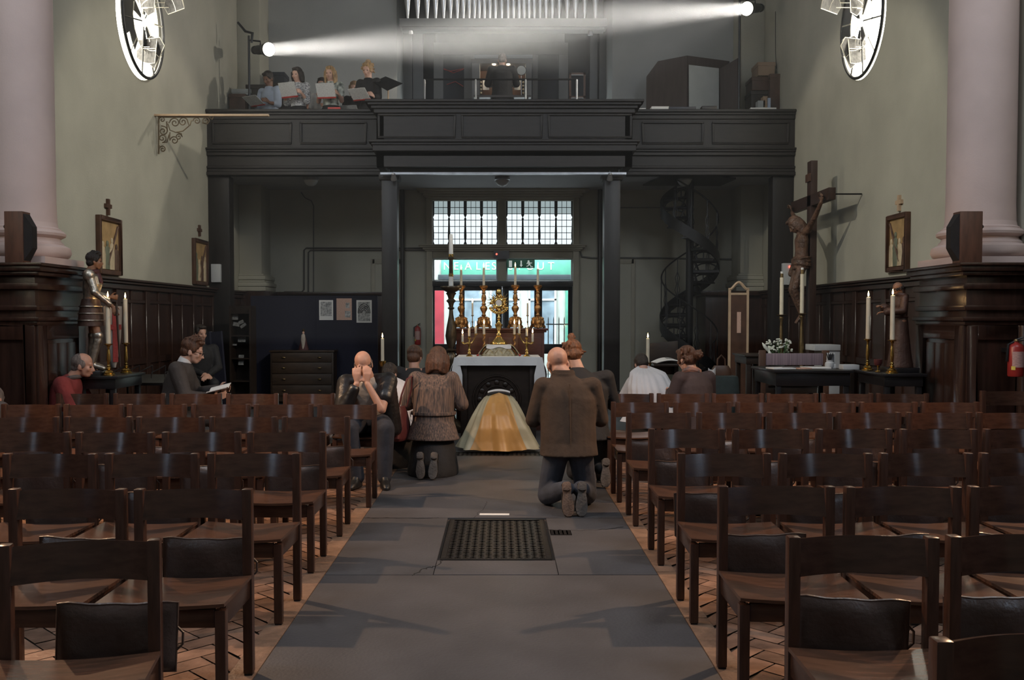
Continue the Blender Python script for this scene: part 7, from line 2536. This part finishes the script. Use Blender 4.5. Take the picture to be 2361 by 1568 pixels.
m.build('front_wall', 'booth_wood', bt)
B0, B1, B2, B3 = at(1588, 150, 17.79), at(1657, 158, 18.05), at(1657, 262, 18.05), at(1588, 262, 17.79)
MB().add([B0, B1, B2, B3, B0 + V((0, -.02, 0)), B1 + V((0, -.02, 0)), B2 + V((0, -.02, 0)), B3 + V((0, -.02, 0))], [(3, 2, 1, 0), (4, 5, 6, 7), (0, 1, 5, 4), (1, 2, 6, 5), (2, 3, 7, 6), (3, 0, 4, 7)]).build('pale_panel', 'white_panel', bt)
D = [at(1660, 158, 18.0), at(1701, 134, 17.5), at(1701, 262, 17.5), at(1660, 262, 18.0)]
MB().add([*D, *[p + V((.03, .02, 0)) for p in D]], [(3, 2, 1, 0), (4, 5, 6, 7), (0, 1, 5, 4), (1, 2, 6, 5), (2, 3, 7, 6), (3, 0, 4, 7)]).build('open_door', 'booth_wood', bt)
# shelf unit and archive boxes at the right
t = crate('shelf_unit', 'brown shelf unit at the right end of the gallery', 1775, 1818, 170, 262, 17.6, .5, 'frame_wood', ZG, cat='shelf unit')
crate('archive_box', 'pale cardboard archive box on top of the right-hand stack', 1748, 1787, 143, 174, 17.7, .45, 'cardboard', group='stacked archive boxes')
crate('archive_box', 'middle brown archive box in the right-hand stack', 1734, 1774, 177, 208, 17.7, .45, 'frame_wood', at(1750, 208, 17.7).z, group='stacked archive boxes')
crate('archive_box', 'bottom dark archive box in the right-hand stack', 1732, 1772, 209, 262, 17.7, .45, 'oak_dark', ZG, group='stacked archive boxes')
for i, (x, y, w, m_, lab) in enumerate(((1745, 250, 16, 'white_panel', 'white file leaning before the archive boxes'), (1757, 240, 10, 'cardboard', 'orange file leaning before the archive boxes'), (1766, 244, 8, 'shirt_blue', 'bluish file leaning by the shelf unit'))):
    a, b = at(x, 262, 17.5), at(x + w, y - 16, 17.5)
    tag(MB().box(a.x, b.x, 17.42, 17.6, ZG, b.z).build('file', m_), lab, 'file', 'files by the shelf unit')
# papers and books on the parapet ledge
for i, (x0, x1, y, c_, h, lab) in enumerate(((1500, 1540, 257, 'paper', .05, 'white book on the right gallery ledge'), (1538, 1602, 258, 'folder_dark', .045, 'long dark book on the right gallery ledge'), (1616, 1650, 257, 'oak_dark', .06, 'dark box file on the right gallery ledge'), (1727, 1786, 256, 'paper', .03, 'loose white papers at the right end of the ledge'), (1468, 1487, 259, 'paper', .02, 'white sheet beside the projecting gallery corner'))):
    if c_ == 'folder_dark':
        mat('folder_dark', (.03, .03, .04), .4)
    a, b = at(x0, y, YG + .05), at(x1, y, YG + .05)
    tag(MB().box(a.x, b.x, YG - .06, YG + .14, ZP + .001, ZP + h).build('ledge_book', c_, bevel=.004), lab, 'book', 'books and papers on the gallery ledge')
for i, (x0, x1) in enumerate(((1283, 1322), (1366, 1388), (1397, 1418))):
    a, b = at(x0, 237, YC), at(x1, 237, YC)
    tag(MB().box(a.x, b.x, YC - .1, YC + .09, ZP + .001, ZP + .012).build('ledge_paper', 'paper'), 'flat white paper on the gallery centre ledge, %s of three' % ('left', 'middle', 'right')[i], 'paper', 'papers on the gallery centre ledge')
a, b = at(758, 257, YG + .05), at(786, 250, YG + .05)
tag(MB().box(a.x, b.x, YG - .05, YG + .13, ZP + .001, ZP + .04).build('ledge_book', 'folder_red', bevel=.004), 'red hymn book on the ledge below the blonde woman in florals', 'book', 'books and papers on the gallery ledge')
# ------------------------------------------------------------------ chairs and kneelers
mat('chair_wood', (0.050, 0.023, 0.0145), 0.19, var=0.3, scale=5, stretch=(1.2, 8, 8), bump=0.03, bscale=40)
mat('chair_post_wood', (0.062, 0.028, 0.018), 0.26, var=0.3, scale=5, stretch=(9, 9, 1.2), bump=0.03, bscale=40)
mat('seat_wood', (0.085, 0.040, 0.024), 0.24, var=0.35, scale=6, stretch=(1.2, 9, 9), bump=0.03, bscale=40)
mat('leather', (0.060, 0.036, 0.028), 0.34, var=0.35, scale=6, bump=0.14, bscale=50)
mat('rubber', (0.015, 0.014, 0.013), 0.8, scale=9)

CW = 0.50
def make_chair():
    t = thing('chapel_chair', 'x', 'chair', (0, 0, 0), 0, 'rows of wooden chairs')
    p = .042
    for s in (-1, 1):
        x = s * (CW / 2 - p / 2)
        m = MB().box(x - p / 2, x + p / 2, 0, .046, .006, .80)
        l = m.build('leg', 'chair_post_wood', t, bevel=.008, world=False)
        MB().box(x - p / 2 + .004, x + p / 2 - .004, .004, .042, 0, .008).build('foot', 'rubber', l, world=False)
        m = MB().box(x - p / 2, x + p / 2, -.40, -.36, .006, .405)
        l = m.build('leg', 'chair_post_wood', t, bevel=.006, world=False)
        MB().box(x - p / 2 + .004, x + p / 2 - .004, -.396, -.364, 0, .008).build('foot', 'rubber', l, world=False)
        m = MB().box(x - .013, x + .013, -.36, .0, .335, .418)
        m.build('side_rail', 'chair_wood', t, bevel=.005, world=False)
    i = CW / 2 - p
    MB().box(-i, i, -.395, -.37, .335, .408).build('front_rail', 'chair_wood', t, bevel=.005, world=False)
    MB().box(-i, i, .008, .034, .345, .41).build('back_rail', 'chair_wood', t, bevel=.005, world=False)
    MB().sheet(lambda u, v: ((u - .5) * CW * .998, -.41 + .405 * v, .428 - .022 * math.sin(PI * u) * (.55 + .45 * math.sin(PI * v))), 15, 9, .013).build('seat', 'seat_wood', t, world=False, smooth=50)
    def back(u, v):
        return ((u - .5) * (CW - 2 * p + .012), .006 + .055 * math.sin(PI * u) + .026 * v, .667 + .121 * v)
    MB().sheet(back, 21, 6, .017).build('backrest', 'chair_wood', t, world=False, smooth=50)
    return t

def make_kneeler():
    t = thing('kneeler', 'x', 'kneeler', (0, 0, 0), 0, 'leather kneelers hanging behind the chairs')
    def f(u, v, s):
        x = (u - .5) * .38
        e = (1 - abs(2 * u - 1) ** 5) * (1 - abs(2 * v - 1) ** 5)
        z = .34 + .235 * v - .008 * math.sin(PI * u) * v + .002 * math.sin(17 * u) * v
        return (x, s * (.004 + .034 * e ** .6 * (1 - .35 * v) + .005 * math.sin(9 * u + 4 * v) * e), z)
    m = MB().sheet(lambda u, v: f(u, v, -1), 21, 13).sheet(lambda u, v: f(u, v, 1), 21, 13)
    m.build('pad', 'leather', t, world=False, smooth=80)
    MB().tube([(-.19, 0, .34)] + [(-.19 + .38 * q / 12, 0, .575 - .008 * math.sin(PI * q / 12) + .002 * math.sin(17 * q / 12)) for q in range(13)] + [(.19, 0, .34), (-.19, 0, .34)], .006, 6).build('piping', 'leather', t, world=False)
    MB().tube([(.19, .0, .41), (.21, 0, .43), (.21, 0, .47), (.19, 0, .49)], .005, 5).build('handle', 'leather', t, world=False)
    return t

def row_y(y, z=.80):
    v = (CY - y) / F
    s, c = math.sin(TH), math.cos(TH)
    return (z - H) * (c + v * s) / (v * c - s)
ORD = ['first', 'second', 'third', 'fourth', 'fifth', 'sixth', 'seventh', 'eighth']
# (back top y, outer aisle edge x, count, pitch)
LEFT = [(1250, 380, 1, .54), (1130, 580, 2, .5375), (1048, 690, 3, .545), (998, 750, 4, .545), (962, 806, 5, .536), (933, 868, 6, .534), (908, 903, 6, .547)]
RIGHT = [(1480, 2155, 1, .54), (1241, 1818, 2, .54), (1125, 1660, 3, .541), (1047, 1563, 4, .545), (991, 1497, 5, .549), (952, 1445, 6, .540), (928, 1410, 6, .537), (908, 1388, 6, .529)]
CH, KN = make_chair(), make_kneeler()
first = True
rnd = random.Random(11)
for side, rows in (('left', LEFT), ('right', RIGHT)):
    sg = -1 if side == 'left' else 1
    for ri, (yt, xe, n, pitch) in enumerate(rows):
        Y = row_y(yt)
        xa = at(xe, yt, Y).x
        for i in range(n):
            x = xa + sg * (CW / 2 + i * pitch)
            where = 'at the aisle end of the' if i == 0 else ORD[i] + ' from the aisle,'
            row = ORD[ri] + ' row from the viewer'
            lab = 'dark wooden chair %s %s, %s block' % (where, row, side)
            rz = rnd.uniform(-1.2, 1.2)
            loc = (x, Y + rnd.uniform(-.012, .012), 0.004)
            if side == 'left' and ri == 6 and i == 0:
                lab = 'dark wooden chair under the man hiding his face'
            c = CH if first else copy_tree(CH)
            c.location = loc
            c.rotation_euler = (0, 0, math.radians(rz))
            c['label'] = lab
            if ri < (5 if side == 'left' else 6) and (ri < 2 or rnd.random() < .9) :
                k = KN if first else copy_tree(KN)
                k.location = (x - sg * .035 + rnd.uniform(-.012, .012), loc[1] + .072, 0.004)
                k.rotation_euler = (math.radians(-1.0), math.radians(rnd.uniform(-2.5, 2.5)), math.radians(rz + rnd.uniform(-2, 2)))
                k['label'] = 'leather kneeler behind the %s %s, %s block' % ('aisle-end chair of the' if i == 0 else 'chair ' + where, row.replace(' row from the viewer', ' row back'), side)
            if side == 'left' and ri == 0:
                c.location.x -= .018; c.location.y -= .03
                c.rotation_euler = (0, 0, math.radians(9.5))
                k.rotation_euler = (0, math.radians(2), math.radians(9.5))
            first = False
p = at(2265, 902, 8.72)
c = copy_tree(CH, (p.x + .26, 8.72, .004), 0, 'dark wooden chair standing apart beside the right pedestal')
c.scale = (1.06, 1.06, 1.075)
# ------------------------------------------------------------------ incense haze
hz = bpy.data.materials.new('haze')
hz.use_nodes = True
nt = hz.node_tree
nt.nodes.remove(nt.nodes['Principled BSDF'])
vs = nt.nodes.new('ShaderNodeVolumeScatter')
vs.inputs['Color'].default_value = (.93, .95, 1.0, 1)
vs.inputs['Density'].default_value = 0.0092
vs.inputs['Anisotropy'].default_value = 0.15
nt.links.new(vs.outputs[0], nt.nodes['Material Output'].inputs['Volume'])
MATS['haze'] = hz
o = MB().box(-W + .02, W - .02, 11.6, YB - .25, 1.2, 9.8).build('haze', 'haze', smooth=0)
tag(o, 'thin incense haze hanging in the nave below the gallery lights', 'haze', kind='stuff')
